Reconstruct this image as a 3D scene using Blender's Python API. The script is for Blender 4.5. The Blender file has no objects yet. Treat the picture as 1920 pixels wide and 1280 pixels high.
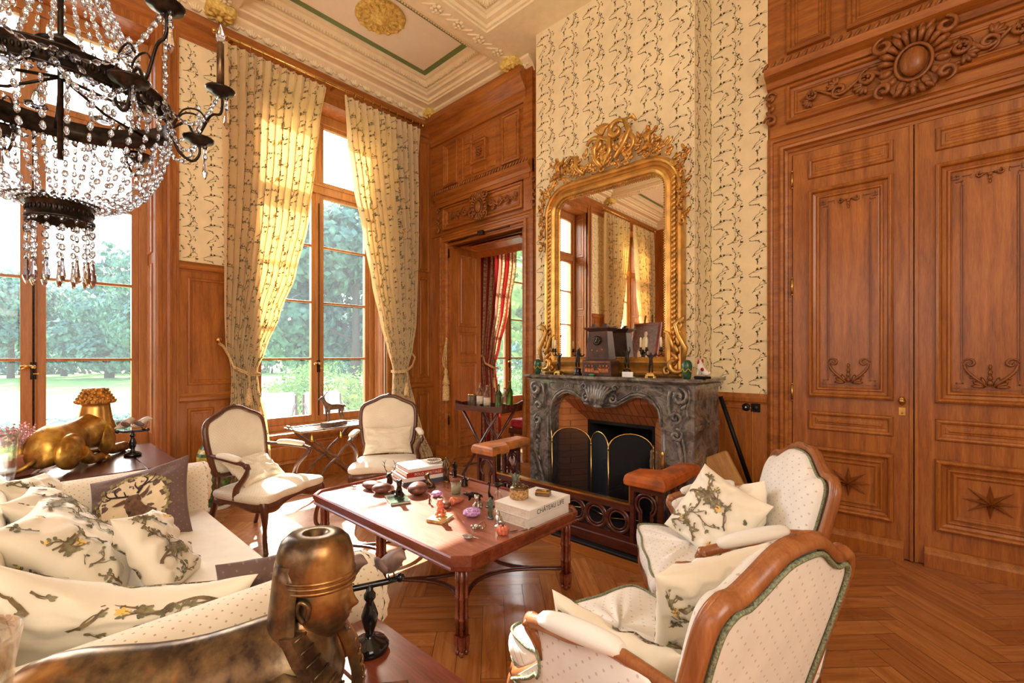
import bpy, math, random
from mathutils import Vector, Matrix, Euler, noise
R = math.radians; PI = math.pi
SC = bpy.context.scene; COL = SC.collection
V = Vector
def rz(a): return Matrix.Rotation(a, 4, 'Z')
def rx(a): return Matrix.Rotation(a, 4, 'X')
def ry(a): return Matrix.Rotation(a, 4, 'Y')
def tr(x, y, z): return Matrix.Translation((x, y, z))
def sc(x, y, z): return Matrix.Diagonal((x, y, z, 1))

class M:
    """collects geometry, then build() links it as ONE mesh object"""
    def __init__(s):
        s.v = []; s.f = []; s.mi = []; s.sm = []; s.uv = []; s.T = None; s.m = 0; s.s = False
    def add(s, vs, fs, sm=None, uvs=None):
        b = len(s.v); T = s.T
        for p in vs:
            p = V(p); s.v.append(T @ p if T is not None else p)
        for i, f in enumerate(fs):
            s.f.append([b + k for k in f]); s.mi.append(s.m); s.sm.append(s.s if sm is None else sm)
            s.uv.append([uvs[k] for k in f] if uvs else None)
        return s
    def box(s, x0, x1, y0, y1, z0, z1):
        vs = [(x, y, z) for z in (z0, z1) for y in (y0, y1) for x in (x0, x1)]
        return s.add(vs, [(0, 2, 3, 1), (4, 5, 7, 6), (0, 1, 5, 4), (2, 6, 7, 3), (0, 4, 6, 2), (1, 3, 7, 5)], False)
    def bev(s, x0, x1, y0, y1, z0, z1, b):
        # box with chamfered vertical and horizontal edges (loft of inset rings)
        def ring(i, z): return [(x0+i+b, y0+i, z), (x1-i-b, y0+i, z), (x1-i, y0+i+b, z), (x1-i, y1-i-b, z), (x1-i-b, y1-i, z), (x0+i+b, y1-i, z), (x0+i, y1-i-b, z), (x0+i, y0+i+b, z)]
        return s.loft([ring(b*.7, z0), ring(0, z0+b), ring(0, z1-b), ring(b*.7, z1)], sm=False)
    def quad(s, a, b, c, d, uvs=None): return s.add([a, b, c, d], [(0, 1, 2, 3)], None, uvs)
    def loft(s, rings, closed=True, cap=True, sm=None):
        n = len(rings[0]); vs = [p for r in rings for p in r]; fs = []
        for i in range(len(rings) - 1):
            for j in range(n if closed else n - 1):
                k = (j + 1) % n; fs.append((i*n+j, i*n+k, (i+1)*n+k, (i+1)*n+j))
        s.add(vs, fs, sm)
        if cap and closed:
            b = len(s.v) - len(vs); L = (len(rings) - 1) * n
            for f in ([b+j for j in range(n)][::-1], [b+L+j for j in range(n)]):
                s.f.append(f); s.mi.append(s.m); s.sm.append(False); s.uv.append(None)
        return s
    def lathe(s, prof, n=16, c=(0, 0, 0), T=None, sm=True, sx=1, sy=1, cap=True):
        rs = []
        for r, z in prof:
            rs.append([(T or Matrix()) @ V((c[0] + max(r, 1e-4)*math.cos(2*PI*j/n)*sx, c[1] + max(r, 1e-4)*math.sin(2*PI*j/n)*sy, c[2] + z)) for j in range(n)])
        return s.loft(rs, sm=sm, cap=cap)
    def ball(s, c, r, n=10, T=None, rr=None):
        r3 = rr or (r, r, r); k = max(4, n // 2)
        rs = []
        for i in range(k + 1):
            a = PI * i / k
            q = max(math.sin(a), .002)
            rs.append([(V(c) + ((T or Matrix()) @ V((q*math.cos(2*PI*j/n)*r3[0], q*math.sin(2*PI*j/n)*r3[1], -math.cos(a)*r3[2])))) for j in range(n)])
        return s.loft(rs, sm=True)
    def tube(s, pts, r, n=8, closed=False, sq=None, sm=True, flat=None):
        pts = [V(p) for p in pts]; N = len(pts)
        if not isinstance(r, (list, tuple)): r = [r] * N
        rs = []; prev = None
        for i, p in enumerate(pts):
            if closed: t = pts[(i+1) % N] - pts[i-1]
            else: t = pts[min(i+1, N-1)] - pts[max(i-1, 0)]
            if t.length < 1e-9: t = V((0, 0, 1))
            t.normalize()
            if prev is None:
                a = V((0, 0, 1)) if abs(t.z) < .9 else V((1, 0, 0))
                if flat is not None: a = V(flat)
                u = (a - t * a.dot(t)).normalized()
            else: u = (prev - t * prev.dot(t)).normalized()
            prev = u; w = t.cross(u)
            q = r[i] if isinstance(r[i], (tuple, list)) else (r[i], r[i])
            rs.append([p + u * (q[0]*math.cos(2*PI*j/n + (PI/4 if n == 4 else 0))) + w * (q[1]*math.sin(2*PI*j/n + (PI/4 if n == 4 else 0))) for j in range(n)])
        if closed: rs.append(rs[0]); return s.loft(rs, cap=False, sm=sm)
        return s.loft(rs, sm=sm)
    def ring(s, x0, x1, z0, z1, y, prof, cap=True):
        """nested rectangles: moulded panel facing -y; prof = [(inset, height out of the wall)]"""
        rs = [[(x0+d, y-h, z0+d), (x1-d, y-h, z0+d), (x1-d, y-h, z1-d), (x0+d, y-h, z1-d)] for d, h in prof]
        n = 4; vs = [p for r in rs for p in r]; fs = []
        for i in range(len(rs) - 1):
            for j in range(4):
                k = (j+1) % 4; fs.append((i*4+j, i*4+k, (i+1)*4+k, (i+1)*4+j))
        if cap: L = (len(rs)-1)*4; fs.append((L, L+1, L+2, L+3))
        return s.add(vs, fs, False)
    def rring(s, x0, x1, z0, z1, r, y, prof, cap=False, k=7):
        rs = []
        for d, h in prof:
            q = max(r-d, .004); p = [(x0+d, y-h, z0+d), (x1-d, y-h, z0+d)]
            for i in range(k+1): a = PI/2*i/k; p.append((x1-d-q+q*math.cos(a), y-h, z1-d-q+q*math.sin(a)))
            for i in range(k+1): a = PI/2+PI/2*i/k; p.append((x0+d+q+q*math.cos(a), y-h, z1-d-q+q*math.sin(a)))
            rs.append(p)
        s.loft(rs, cap=False, sm=False)
        if cap: s.add(rs[-1], [tuple(range(len(rs[-1])))], False)
        return s
    def arch(s, x0, x1, z0, z1, y, prof):
        """architrave round three sides of an opening; prof = [(inset from the outer edge, height)]"""
        rs = [[(x0+d, y-h, z0), (x0+d, y-h, z1-d), (x1-d, y-h, z1-d), (x1-d, y-h, z0)] for d, h in prof]
        return s.loft(rs, closed=False, sm=False)
    def mould(s, prof, x0, x1, m0=0, m1=0):
        """straight moulding along x; prof = [(out, z)], front faces -y; m0/m1 mitre the ends by out*m"""
        a = [(x0 - o*m0, -o, z) for o, z in prof]; b = [(x1 + o*m1, -o, z) for o, z in prof]
        return s.loft([a, b], sm=False)
    def prism(s, poly, y0, y1, sm=False):
        return s.loft([[(x, y0, z) for x, z in poly], [(x, y1, z) for x, z in poly]], sm=sm)
    def scroll(s, cx, cz, r, a0, turns, y, w=.012, d=1, n=6, steps=None, grow=.15, h=None):
        k = steps or int(10 + 12*turns); pts = []; rad = []
        for i in range(k + 1):
            t = i / k; a = a0 + d * turns * 2*PI * t; q = r * (1 - t) + r * grow * t
            pts.append((cx + q*math.cos(a), y - (h or w)*(.2 + .4*t), cz + q*math.sin(a))); rad.append(w * (.55 + .6*(1 - abs(2*t - 1))))
        rad[-1] = w * 1.3
        return s.tube(pts, rad, n)
    def rosette(s, cx, cz, r, y, n=8, d=.02):
        s.ball((cx, y, cz), 1, 8, rr=(r*.3, d*1.2, r*.3))
        for i in range(n):
            a = 2*PI*i/n
            s.ball((cx + r*.62*math.cos(a), y, cz + r*.62*math.sin(a)), 1, 6, T=ry(-a), rr=(r*.36, d*.8, r*.2))
        return s
    def leaf3(s, cx, cz, a, l, w, y, d=.012):
        s.ball((cx + l/2*math.cos(a), y, cz + l/2*math.sin(a)), 1, 6, T=ry(-a), rr=(l/2, d, w/2)); return s
    def bounds(s):
        return [(min(p[k] for p in s.v), max(p[k] for p in s.v)) for k in range(3)]
    def build(s, name, mats, parent=None, bevel=0, subd=0, solid=0):
        me = bpy.data.meshes.new(name); me.from_pydata([tuple(p) for p in s.v], [], s.f)
        if not isinstance(mats, (list, tuple)): mats = [mats]
        for m in mats: me.materials.append(MT[m] if isinstance(m, str) else m)
        me.polygons.foreach_set('material_index', s.mi); me.polygons.foreach_set('use_smooth', s.sm)
        if any(u is not None for u in s.uv):
            L = me.uv_layers.new(name='UVMap'); k = 0
            for u, f in zip(s.uv, s.f):
                for i in range(len(f)): L.data[k].uv = u[i] if u else (0, 0); k += 1
        me.update()
        o = bpy.data.objects.new(name, me); COL.objects.link(o); o.parent = parent
        if solid: d = o.modifiers.new('s', 'SOLIDIFY'); d.thickness = solid; d.offset = 0
        if bevel: d = o.modifiers.new('b', 'BEVEL'); d.width = bevel; d.segments = 2; d.limit_method = 'ANGLE'; d.angle_limit = R(35)
        if subd: d = o.modifiers.new('u', 'SUBSURF'); d.levels = subd; d.render_levels = subd
        return o

def tag(o, label=None, cat=None, group=None, kind=None):
    if label: o['label'] = label
    if cat: o['category'] = cat
    if group: o['group'] = group
    if kind: o['kind'] = kind
    return o
def thing(name, label, cat, loc=(0, 0, 0), rot=0, group=None, kind=None, scale=1):
    o = bpy.data.objects.new(name, None); COL.objects.link(o); o.location = loc
    o.rotation_euler = rot if isinstance(rot, (tuple, list)) else (0, 0, rot); o.empty_display_size = .05
    o.scale = (scale,)*3
    return tag(o, label, cat, group, kind)
def copy_tree(o, parent=None):
    c = o.copy(); COL.objects.link(c)
    if parent is not None: c.parent = parent
    for ch in list(o.children): copy_tree(ch, c)
    return c
def dup(o, loc, rot=None, label=None, scale=None, group=None):
    c = copy_tree(o); c.location = loc
    if rot is not None: c.rotation_euler = rot if isinstance(rot, (tuple, list)) else (0, 0, rot)
    if scale: c.scale = (scale,)*3
    if label: c['label'] = label
    if group: c['group'] = group
    return c
def skin(name, nodes, edges, mat, parent=None, subd=1, root=0, T=None):
    """a continuous body grown from joints: nodes = (x,y,z,r)"""
    me = bpy.data.meshes.new(name)
    me.from_pydata([tuple((T @ V(n[:3])) if T is not None else n[:3]) for n in nodes], edges, [])
    o = bpy.data.objects.new(name, me); COL.objects.link(o); o.parent = parent
    d = o.modifiers.new('skin', 'SKIN'); d.use_smooth_shade = True; d.branch_smoothing = .3
    sv = me.skin_vertices[0].data
    for i, n in enumerate(nodes):
        r = n[3]; sv[i].radius = (r, r) if not isinstance(r, (tuple, list)) else r
        sv[i].use_root = (i == root)
    me.materials.append(MT[mat])
    u = o.modifiers.new('u', 'SUBSURF'); u.levels = subd; u.render_levels = subd
    return o
def chain(*idx): return [(idx[i], idx[i+1]) for i in range(len(idx)-1)]

# ---------------------------------------------------------------- materials
MT = {}
def srgb(c):
    return tuple(((x/255)/12.92 if x/255 <= .04045 else ((x/255+.055)/1.055)**2.4) for x in c) + (1,)
class NT:
    def __init__(s, name):
        s.m = bpy.data.materials.new(name); s.m.use_nodes = True; s.t = s.m.node_tree
        s.b = s.t.nodes['Principled BSDF']; s.out = s.t.nodes['Material Output']; MT[name] = s.m
    def n(s, ty, **kw):
        o = s.t.nodes.new(ty)
        for k, v in kw.items():
            if k.startswith('i_'):
                key = k[2:]; key = int(key) if key.isdigit() else key.replace('_', ' ')
                o.inputs[key].default_value = v
            else: setattr(o, k, v)
        return o
    def l(s, a, b): s.t.links.new(a, b)
    def coord(s, scale=(1, 1, 1), rot=(0, 0, 0), kind='Object'):
        c = s.n('ShaderNodeTexCoord'); m = s.n('ShaderNodeMapping'); m.inputs['Scale'].default_value = scale; m.inputs['Rotation'].default_value = rot
        s.l(c.outputs[kind], m.inputs[0]); return m.outputs[0]
    def noise(s, vec, scale, detail=3, rough=.5, dist=0):
        o = s.n('ShaderNodeTexNoise'); o.inputs['Scale'].default_value = scale; o.inputs['Detail'].default_value = detail
        o.inputs['Roughness'].default_value = rough; o.inputs['Distortion'].default_value = dist
        if vec is not None: s.l(vec, o.inputs['Vector'])
        return o.outputs['Fac']
    def ramp(s, fac, stops, interp='LINEAR'):
        o = s.n('ShaderNodeValToRGB'); e = o.color_ramp.elements; o.color_ramp.interpolation = interp
        while len(e) < len(stops): e.new(.5)
        for el, (p, c) in zip(e, stops): el.position = p; el.color = srgb(c) if max(c) > 1 else (tuple(c) + (1,))
        s.l(fac, o.inputs[0]); return o.outputs[0]
    def mix(s, f, a, b, mode='MIX'):
        o = s.n('ShaderNodeMix', data_type='RGBA', blend_type=mode)
        for sock, val in ((o.inputs[0], f), (o.inputs[6], a), (o.inputs[7], b)):
            if hasattr(val, 'is_linked'): s.l(val, sock)
            else: sock.default_value = val
        return o.outputs[2]
    def math(s, op, a, b=0, c=0):
        o = s.n('ShaderNodeMath', operation=op)
        for i, x in enumerate((a, b, c)):
            if hasattr(x, 'is_linked'): s.l(x, o.inputs[i])
            else: o.inputs[i].default_value = x
        return o.outputs[0]
    def bump(s, h, st=.2, dist=.01):
        o = s.n('ShaderNodeBump'); o.inputs['Strength'].default_value = st; o.inputs['Distance'].default_value = dist
        s.l(h, o.inputs['Height']); s.l(o.outputs[0], s.b.inputs['Normal'])
    def P(s, col=None, rough=.5, metal=0, **kw):
        if col is not None:
            if hasattr(col, 'is_linked'): s.l(col, s.b.inputs['Base Color'])
            else: s.b.inputs['Base Color'].default_value = srgb(col)
        s.b.inputs['Roughness'].default_value = rough; s.b.inputs['Metallic'].default_value = metal
        for k, v in kw.items(): s.b.inputs[k.replace('_', ' ')].default_value = v
        return s
def plain(name, c, rough=.5, metal=0, var=.12, scale=12, bump=0, **kw):
    t = NT(name); d = tuple(max(0, x*(1-var)) for x in c); e = tuple(min(255, x*(1+var)) for x in c)
    f = t.noise(t.coord(), scale, 4)
    t.P(t.ramp(f, [(.3, d), (.7, e)]), rough, metal, **kw)
    if bump: t.bump(f, bump)
    return t
def wood(name, dark, mid, light, axis='z', rough=.33, scale=1, coat=.25, bmp=.05, knots=True):
    t = NT(name); s = {'z': (9, 9, .8), 'x': (.8, 9, 9), 'y': (9, .8, 9)}[axis]
    v = t.coord(tuple(q*scale for q in s))
    f = t.noise(v, 2.2, 6, .6, .6); g = t.noise(t.coord((1.4, 1.4, 1.4)), 1.3, 2)
    fine = t.noise(t.coord(tuple(q*scale*6 for q in s)), 3, 3, .6)
    c = t.ramp(f, [(.25, dark), (.5, mid), (.75, light)])
    c = t.mix(t.math('MULTIPLY', g, .55), c, srgb(dark)); c = t.mix(.18, c, t.ramp(fine, [(.35, dark), (.65, light)]), 'MIX')
    t.P(c, rough, 0, Coat_Weight=coat, Coat_Roughness=.25); t.bump(fine, bmp, .002)
    return t
OD, OM, OL = (112, 60, 19), (180, 105, 38), (212, 140, 62)
wood('oak_upright', OD, OM, OL, 'z'); wood('oak_level', OD, OM, OL, 'x'); wood('oak_depth', OD, OM, OL, 'y')
wood('oak_carved', (92, 48, 18), (156, 90, 36), (190, 120, 56), 'z', .4)
wood('oak_window', (150, 92, 44), (190, 130, 72), (214, 156, 94), 'z', .4)
wood('walnut', (58, 30, 18), (98, 54, 32), (128, 74, 46), 'z', .3)
wood('beech', (122, 68, 34), (164, 100, 56), (196, 132, 82), 'z', .3)
wood('mahogany', (84, 34, 20), (128, 58, 36), (158, 82, 52), 'x', .22, coat=.6)
wood('mahogany_dark', (52, 22, 18), (88, 38, 28), (108, 52, 38), 'x', .25, coat=.5)
wood('tabletop_veneer', (128, 66, 48), (174, 108, 84), (200, 140, 114), 'x', .26, .5, coat=.7)
wood('raw_timber', (150, 100, 50), (204, 154, 92), (228, 184, 120), 'z', .7, coat=0)
def parquet():
    t = NT('parquet'); a = t.n('ShaderNodeVertexColor', layer_name='rnd'); u = t.n('ShaderNodeUVMap')
    sep = t.n('ShaderNodeSeparateColor'); t.l(a.outputs[0], sep.inputs[0])
    m = t.n('ShaderNodeMapping'); m.inputs['Scale'].default_value = (1.2, 14, 1); t.l(u.outputs[0], m.inputs[0])
    f = t.noise(m.outputs[0], 2.5, 5, .6, .5)
    c = t.ramp(f, [(.2, (142, 82, 38)), (.5, (182, 118, 62)), (.8, (206, 146, 88))])
    c = t.mix(t.math('MULTIPLY', sep.outputs[0], .6), c, srgb((128, 70, 30)))
    t.P(c, .24, 0, Coat_Weight=.3, Coat_Roughness=.12)
    w = t.noise(t.coord(), 1.5, 3); t.l(t.math('MULTIPLY_ADD', w, .25, .14), t.b.inputs['Roughness']); t.bump(f, .06, .002)
parquet()
plain('parquet_gap', (60, 32, 16), .7)
plain('plaster_cream', (249, 235, 198), .6, var=.02, bump=.05); plain('plaster_field', (254, 248, 228), .7, var=.01)
plain('plaster_green', (120, 148, 92), .6, var=.04); plain('plaster_gold', (240, 202, 112), .5, var=.15, scale=40, bump=.3)
plain('wallpaper', (246, 231, 190), .75, var=.03, scale=6)
plain('vine', (112, 92, 64), .8, var=.25, scale=30); plain('vine_leaf', (122, 118, 88), .8, var=.25, scale=30); plain('vine_flower', (244, 196, 104), .8, var=.08, scale=30)
plain('pale_wall', (214, 196, 160), .8)
plain('gilt', (208, 162, 88), .32, .75, var=.14, scale=9, bump=.05); plain('gilt_dark', (176, 128, 62), .4, .7, var=.4, scale=40, bump=.3)
plain('brass', (214, 178, 104), .25, 1, var=.1); plain('bronze_dark', (46, 38, 32), .35, .75, var=.4, scale=30, bump=.1)
plain('bronze_aged', (104, 84, 60), .32, .85, var=.45, scale=8, bump=.08); plain('bronze_green', (84, 98, 84), .4, .5, var=.35, scale=40, bump=.2)
plain('silver', (190, 184, 176), .25, .9, var=.2, scale=40); plain('iron', (26, 25, 25), .5, .6, var=.3)
plain('soot', (30, 26, 24), .9, var=.5, scale=5); plain('mesh_black', (34, 38, 46), .55, .2, var=.1); plain('slate_black', (24, 24, 26), .5)
plain('leather', (176, 92, 40), .42, var=.22, scale=9, bump=.08); plain('leather_pale', (196, 124, 66), .42, var=.2, scale=9, bump=.08)
plain('candle_wax', (240, 226, 190), .45, var=.05, Subsurface_Weight=.2); plain('white_card', (238, 234, 226), .6, var=.02)
plain('book_white', (236, 230, 222), .5, var=.02); plain('book_page', (226, 214, 196), .8, var=.06, scale=60); plain('book_red', (164, 48, 34), .5, var=.05); plain('book_blue', (74, 78, 96), .5, var=.05)
plain('ink', (60, 56, 52), .6); plain('green_glaze', (40, 82, 58), .15, var=.3, scale=30); plain('yellow_paint', (226, 172, 50), .4); plain('red_paint', (176, 40, 30), .3)
plain('porcelain', (240, 236, 230), .15, var=.03); plain('terracotta', (206, 132, 104), .7, var=.12); plain('heather', (196, 140, 150), .8, var=.3, scale=60); plain('heather_leaf', (110, 130, 84), .8, var=.2)
plain('shell_orange', (206, 112, 84), .35, var=.25, scale=50); plain('pebble_brown', (96, 58, 46), .3, var=.35, scale=25); plain('amethyst', (178, 136, 196), .25, var=.35, scale=90, bump=.8)
plain('marble_green', (70, 92, 74), .2, var=.3); plain('marble_ochre', (196, 160, 100), .35, var=.2, scale=30)
plain('cord_gold', (206, 176, 124), .8, var=.25, scale=90, bump=.5); plain('cord_dark', (140, 110, 76), .8, var=.3, scale=90, bump=.5)
plain('wicker', (178, 138, 88), .7, var=.35, scale=80, bump=.5); plain('wicker_dark', (110, 84, 60), .8, var=.35, scale=80, bump=.5)
plain('horn', (96, 70, 52), .4, var=.3, scale=30); plain('clock_wood', (66, 40, 30), .35, var=.35, scale=14); plain('clock_inlay', (168, 92, 48), .4, var=.3, scale=30)
plain('black_gloss', (18, 18, 22), .08, var=.1); plain('bird_grey', (120, 96, 88), .6, var=.25, scale=30); plain('bird_pale', (196, 180, 164), .5, var=.2, scale=30)
plain('plaid_brown', (98, 76, 70), .9, var=.1); plain('stag_cream', (232, 212, 176), .9, var=.04); plain('stag_brown', (104, 76, 58), .9, var=.25, scale=40); plain('stag_dark', (62, 42, 34), .9, var=.15, scale=40); plain('oak_leaf_print', (150, 138, 92), .9, var=.25, scale=60)
plain('gimp_green', (126, 134, 106), .8, var=.3, scale=160, bump=.6)
plain('lawn', (120, 162, 66), .95, var=.12, scale=1.5); plain('hedge', (60, 96, 62), .95, var=.4, scale=5); plain('bark', (84, 70, 56), .9)
plain('stone_pale', (150, 150, 144), .9, var=.08, scale=3); plain('cushion_white', (236, 232, 224), .8); plain('teak', (92, 78, 66), .7)
plain('red_velvet', (176, 32, 48), .7, var=.2); plain('vase_yellow', (222, 196, 96), .2, var=.2, scale=20); plain('vase_green', (72, 112, 70), .2, var=.4, scale=26)
plain('bottle_label', (226, 214, 190), .7); plain('shirt_red', (150, 50, 40), .6)
def leafmat(name, c, tl=.35):
    t = NT(name); f = t.noise(t.coord(), 3, 2); col = t.ramp(f, [(.3, tuple(x*.7 for x in c)), (.7, tuple(min(255, x*1.25) for x in c))])
    t.P(col, .7); a = t.n('ShaderNodeBsdfTranslucent'); t.l(col, a.inputs[0]); mx = t.n('ShaderNodeMixShader'); mx.inputs[0].default_value = tl
    t.l(t.b.outputs[0], mx.inputs[1]); t.l(a.outputs[0], mx.inputs[2]); t.l(mx.outputs[0], t.out.inputs[0])
leafmat('leaf_far', (92, 130, 112)); leafmat('leaf_near', (140, 172, 84))  # leaf_far: bluish cast puts the distance haze into the leaf colour
def cloth(name, c, tl=0, dots=None, weave=.15, dot=.018, rough=.85, stripes=None, dc=None):
    """woven cloth; uv in metres; dots = colour of the woven spot pattern"""
    t = NT(name); u = t.n('ShaderNodeUVMap').outputs[0]
    base = t.ramp(t.noise(u, 8, 2), [(.3, tuple(x*.965 for x in c)), (.7, tuple(min(255, x*1.01) for x in c))])
    if dots:
        mp = t.n('ShaderNodeMapping'); mp.inputs['Scale'].default_value = (1/dot, 1/dot, 1); mp.inputs['Rotation'].default_value = (0, 0, R(45)); t.l(u, mp.inputs[0])
        sp = t.n('ShaderNodeSeparateXYZ'); t.l(mp.outputs[0], sp.inputs[0])
        fx = t.math('SUBTRACT', t.math('FRACT', sp.outputs[0]), .5); fy = t.math('SUBTRACT', t.math('FRACT', sp.outputs[1]), .5)
        d = t.math('ADD', t.math('MULTIPLY', fx, fx), t.math('MULTIPLY', fy, fy))
        base = t.mix(t.math('LESS_THAN', d, .013), base, srgb(dots))
        t.bump(d, .25, .002)
    if stripes:
        sp = t.n('ShaderNodeSeparateXYZ'); t.l(u, sp.inputs[0]); w, c1, c2, c3 = stripes
        k = t.math('FRACT', t.math('MULTIPLY', sp.outputs[0], 1/w))
        nz = t.noise(u, 30, 3)
        fl = t.ramp(nz, [(.47, c3), (.56, (176, 146, 104))])
        base = t.mix(t.math('GREATER_THAN', k, .42), srgb(c1), fl); 
        base = t.mix(t.math('GREATER_THAN', k, .82), base, srgb(c2)); base = t.mix(t.math('COMPARE', k, .62, .025), base, srgb(c1))
    t.P(base, rough, Sheen_Weight=.2)
    if tl:
        a = t.n('ShaderNodeBsdfTranslucent'); cc = dc or c
        t.l(t.mix(.0, base, srgb(cc)) if not dc else t.mix(.6, base, srgb(dc)), a.inputs[0]); mx = t.n('ShaderNodeMixShader'); mx.inputs[0].default_value = tl
        t.l(t.b.outputs[0], mx.inputs[1]); t.l(a.outputs[0], mx.inputs[2]); t.l(mx.outputs[0], t.out.inputs[0])
cloth('curtain_cream', (244, 228, 184), .32, dc=(250, 192, 78)); cloth('curtain_red', (170, 40, 40), .3, stripes=(.28, (168, 36, 36), (220, 160, 130), (226, 206, 156)))
cloth('upholstery', (242, 234, 214), dots=(204, 184, 150)); cloth('upholstery_bright', (244, 239, 230), dots=(212, 194, 172), dot=.036); cloth('sofa_cloth', (244, 234, 212), dots=(200, 170, 130), dot=.027)
cloth('seat_silk', (232, 222, 204), rough=.6); cloth('pillow_cream', (246, 236, 214), rough=.7); cloth('plaid', (108, 84, 78), dots=(132, 108, 98), dot=.03)
def glassy():
    t = NT('window_glass'); n = t.t.nodes; n.remove(t.b)
    tr_ = t.n('ShaderNodeBsdfTransparent'); tr_.inputs[0].default_value = (.96, .98, .98, 1); g = t.n('ShaderNodeBsdfGlossy'); g.inputs['Roughness'].default_value = .02
    d = t.n('ShaderNodeBsdfTranslucent'); d.inputs[0].default_value = (.75, .86, 1, 1)  # bluish veil mixed into the panes, imitates haze over the garden
    a = t.n('ShaderNodeMixShader'); a.inputs[0].default_value = .03; t.l(tr_.outputs[0], a.inputs[1]); t.l(d.outputs[0], a.inputs[2])
    b = t.n('ShaderNodeMixShader'); f = t.n('ShaderNodeFresnel'); f.inputs[0].default_value = 1.45; t.l(f.outputs[0], b.inputs[0]); t.l(a.outputs[0], b.inputs[1]); t.l(g.outputs[0], b.inputs[2]); t.l(b.outputs[0], t.out.inputs[0])
glassy()
def clear(name, tint=(1, 1, 1), rough=0, op=.25, ior=1.5):
    t = NT(name); t.t.nodes.remove(t.b)
    tr_ = t.n('ShaderNodeBsdfTransparent'); tr_.inputs[0].default_value = tuple(tint) + (1,)
    g = t.n('ShaderNodeBsdfGlass'); g.inputs['Color'].default_value = tuple(tint) + (1,); g.inputs['Roughness'].default_value = rough; g.inputs['IOR'].default_value = ior
    b = t.n('ShaderNodeMixShader'); b.inputs[0].default_value = op; t.l(tr_.outputs[0], b.inputs[1]); t.l(g.outputs[0], b.inputs[2]); t.l(b.outputs[0], t.out.inputs[0])
clear('crystal', (.86, .89, .95), 0, 1, 1.6); clear('bottle_clear', (.9, .94, .92), 0, .55); clear('bottle_green', (.42, .62, .25), 0, .6); clear('vase_glass', (.96, .98, .98), 0, .4)
t = NT('mirror_glass'); t.P((236, 232, 224), .015, 1)
def marble():
    t = NT('marble_grey'); v = t.coord((1, 1, 1)); w = t.noise(v, 3.5, 6, .65, 1.6); k = t.noise(v, 14, 5, .6, .8)
    c = t.ramp(w, [(.3, (52, 48, 46)), (.45, (96, 90, 86)), (.52, (150, 142, 136)), (.6, (84, 78, 74)), (.75, (44, 40, 40))]); c = t.mix(.35, c, t.ramp(k, [(.35, (46, 42, 40)), (.65, (140, 132, 124))]))
    t.P(c, .22, 0, Coat_Weight=.3)
marble()
def brick(name, c1, c2, mort, sx, sy, rot=(R(90), 0, 0), ms=.02):
    t = NT(name); b = t.n('ShaderNodeTexBrick'); b.inputs['Color1'].default_value = srgb(c1); b.inputs['Color2'].default_value = srgb(c2); b.inputs['Mortar'].default_value = srgb(mort)
    b.inputs['Scale'].default_value = 1; b.inputs['Brick Width'].default_value = sx; b.inputs['Row Height'].default_value = sy; b.inputs['Mortar Size'].default_value = .004; b.inputs['Bias'].default_value = 0
    t.l(t.coord((1, 1, 1), rot), b.inputs[0]); n_ = t.noise(t.coord(), 4, 4); t.P(t.mix(t.math('MULTIPLY', n_, .5), b.outputs[0], srgb(tuple(x*.6 for x in c1))), .7); t.bump(b.outputs[1], -.2, .004)
brick('brick_face', (232, 150, 84), (214, 130, 68), (160, 100, 60), .24, .062); brick('brick_upright', (206, 126, 72), (176, 104, 60), (104, 64, 42), .07, .3, ms=.03)

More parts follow.
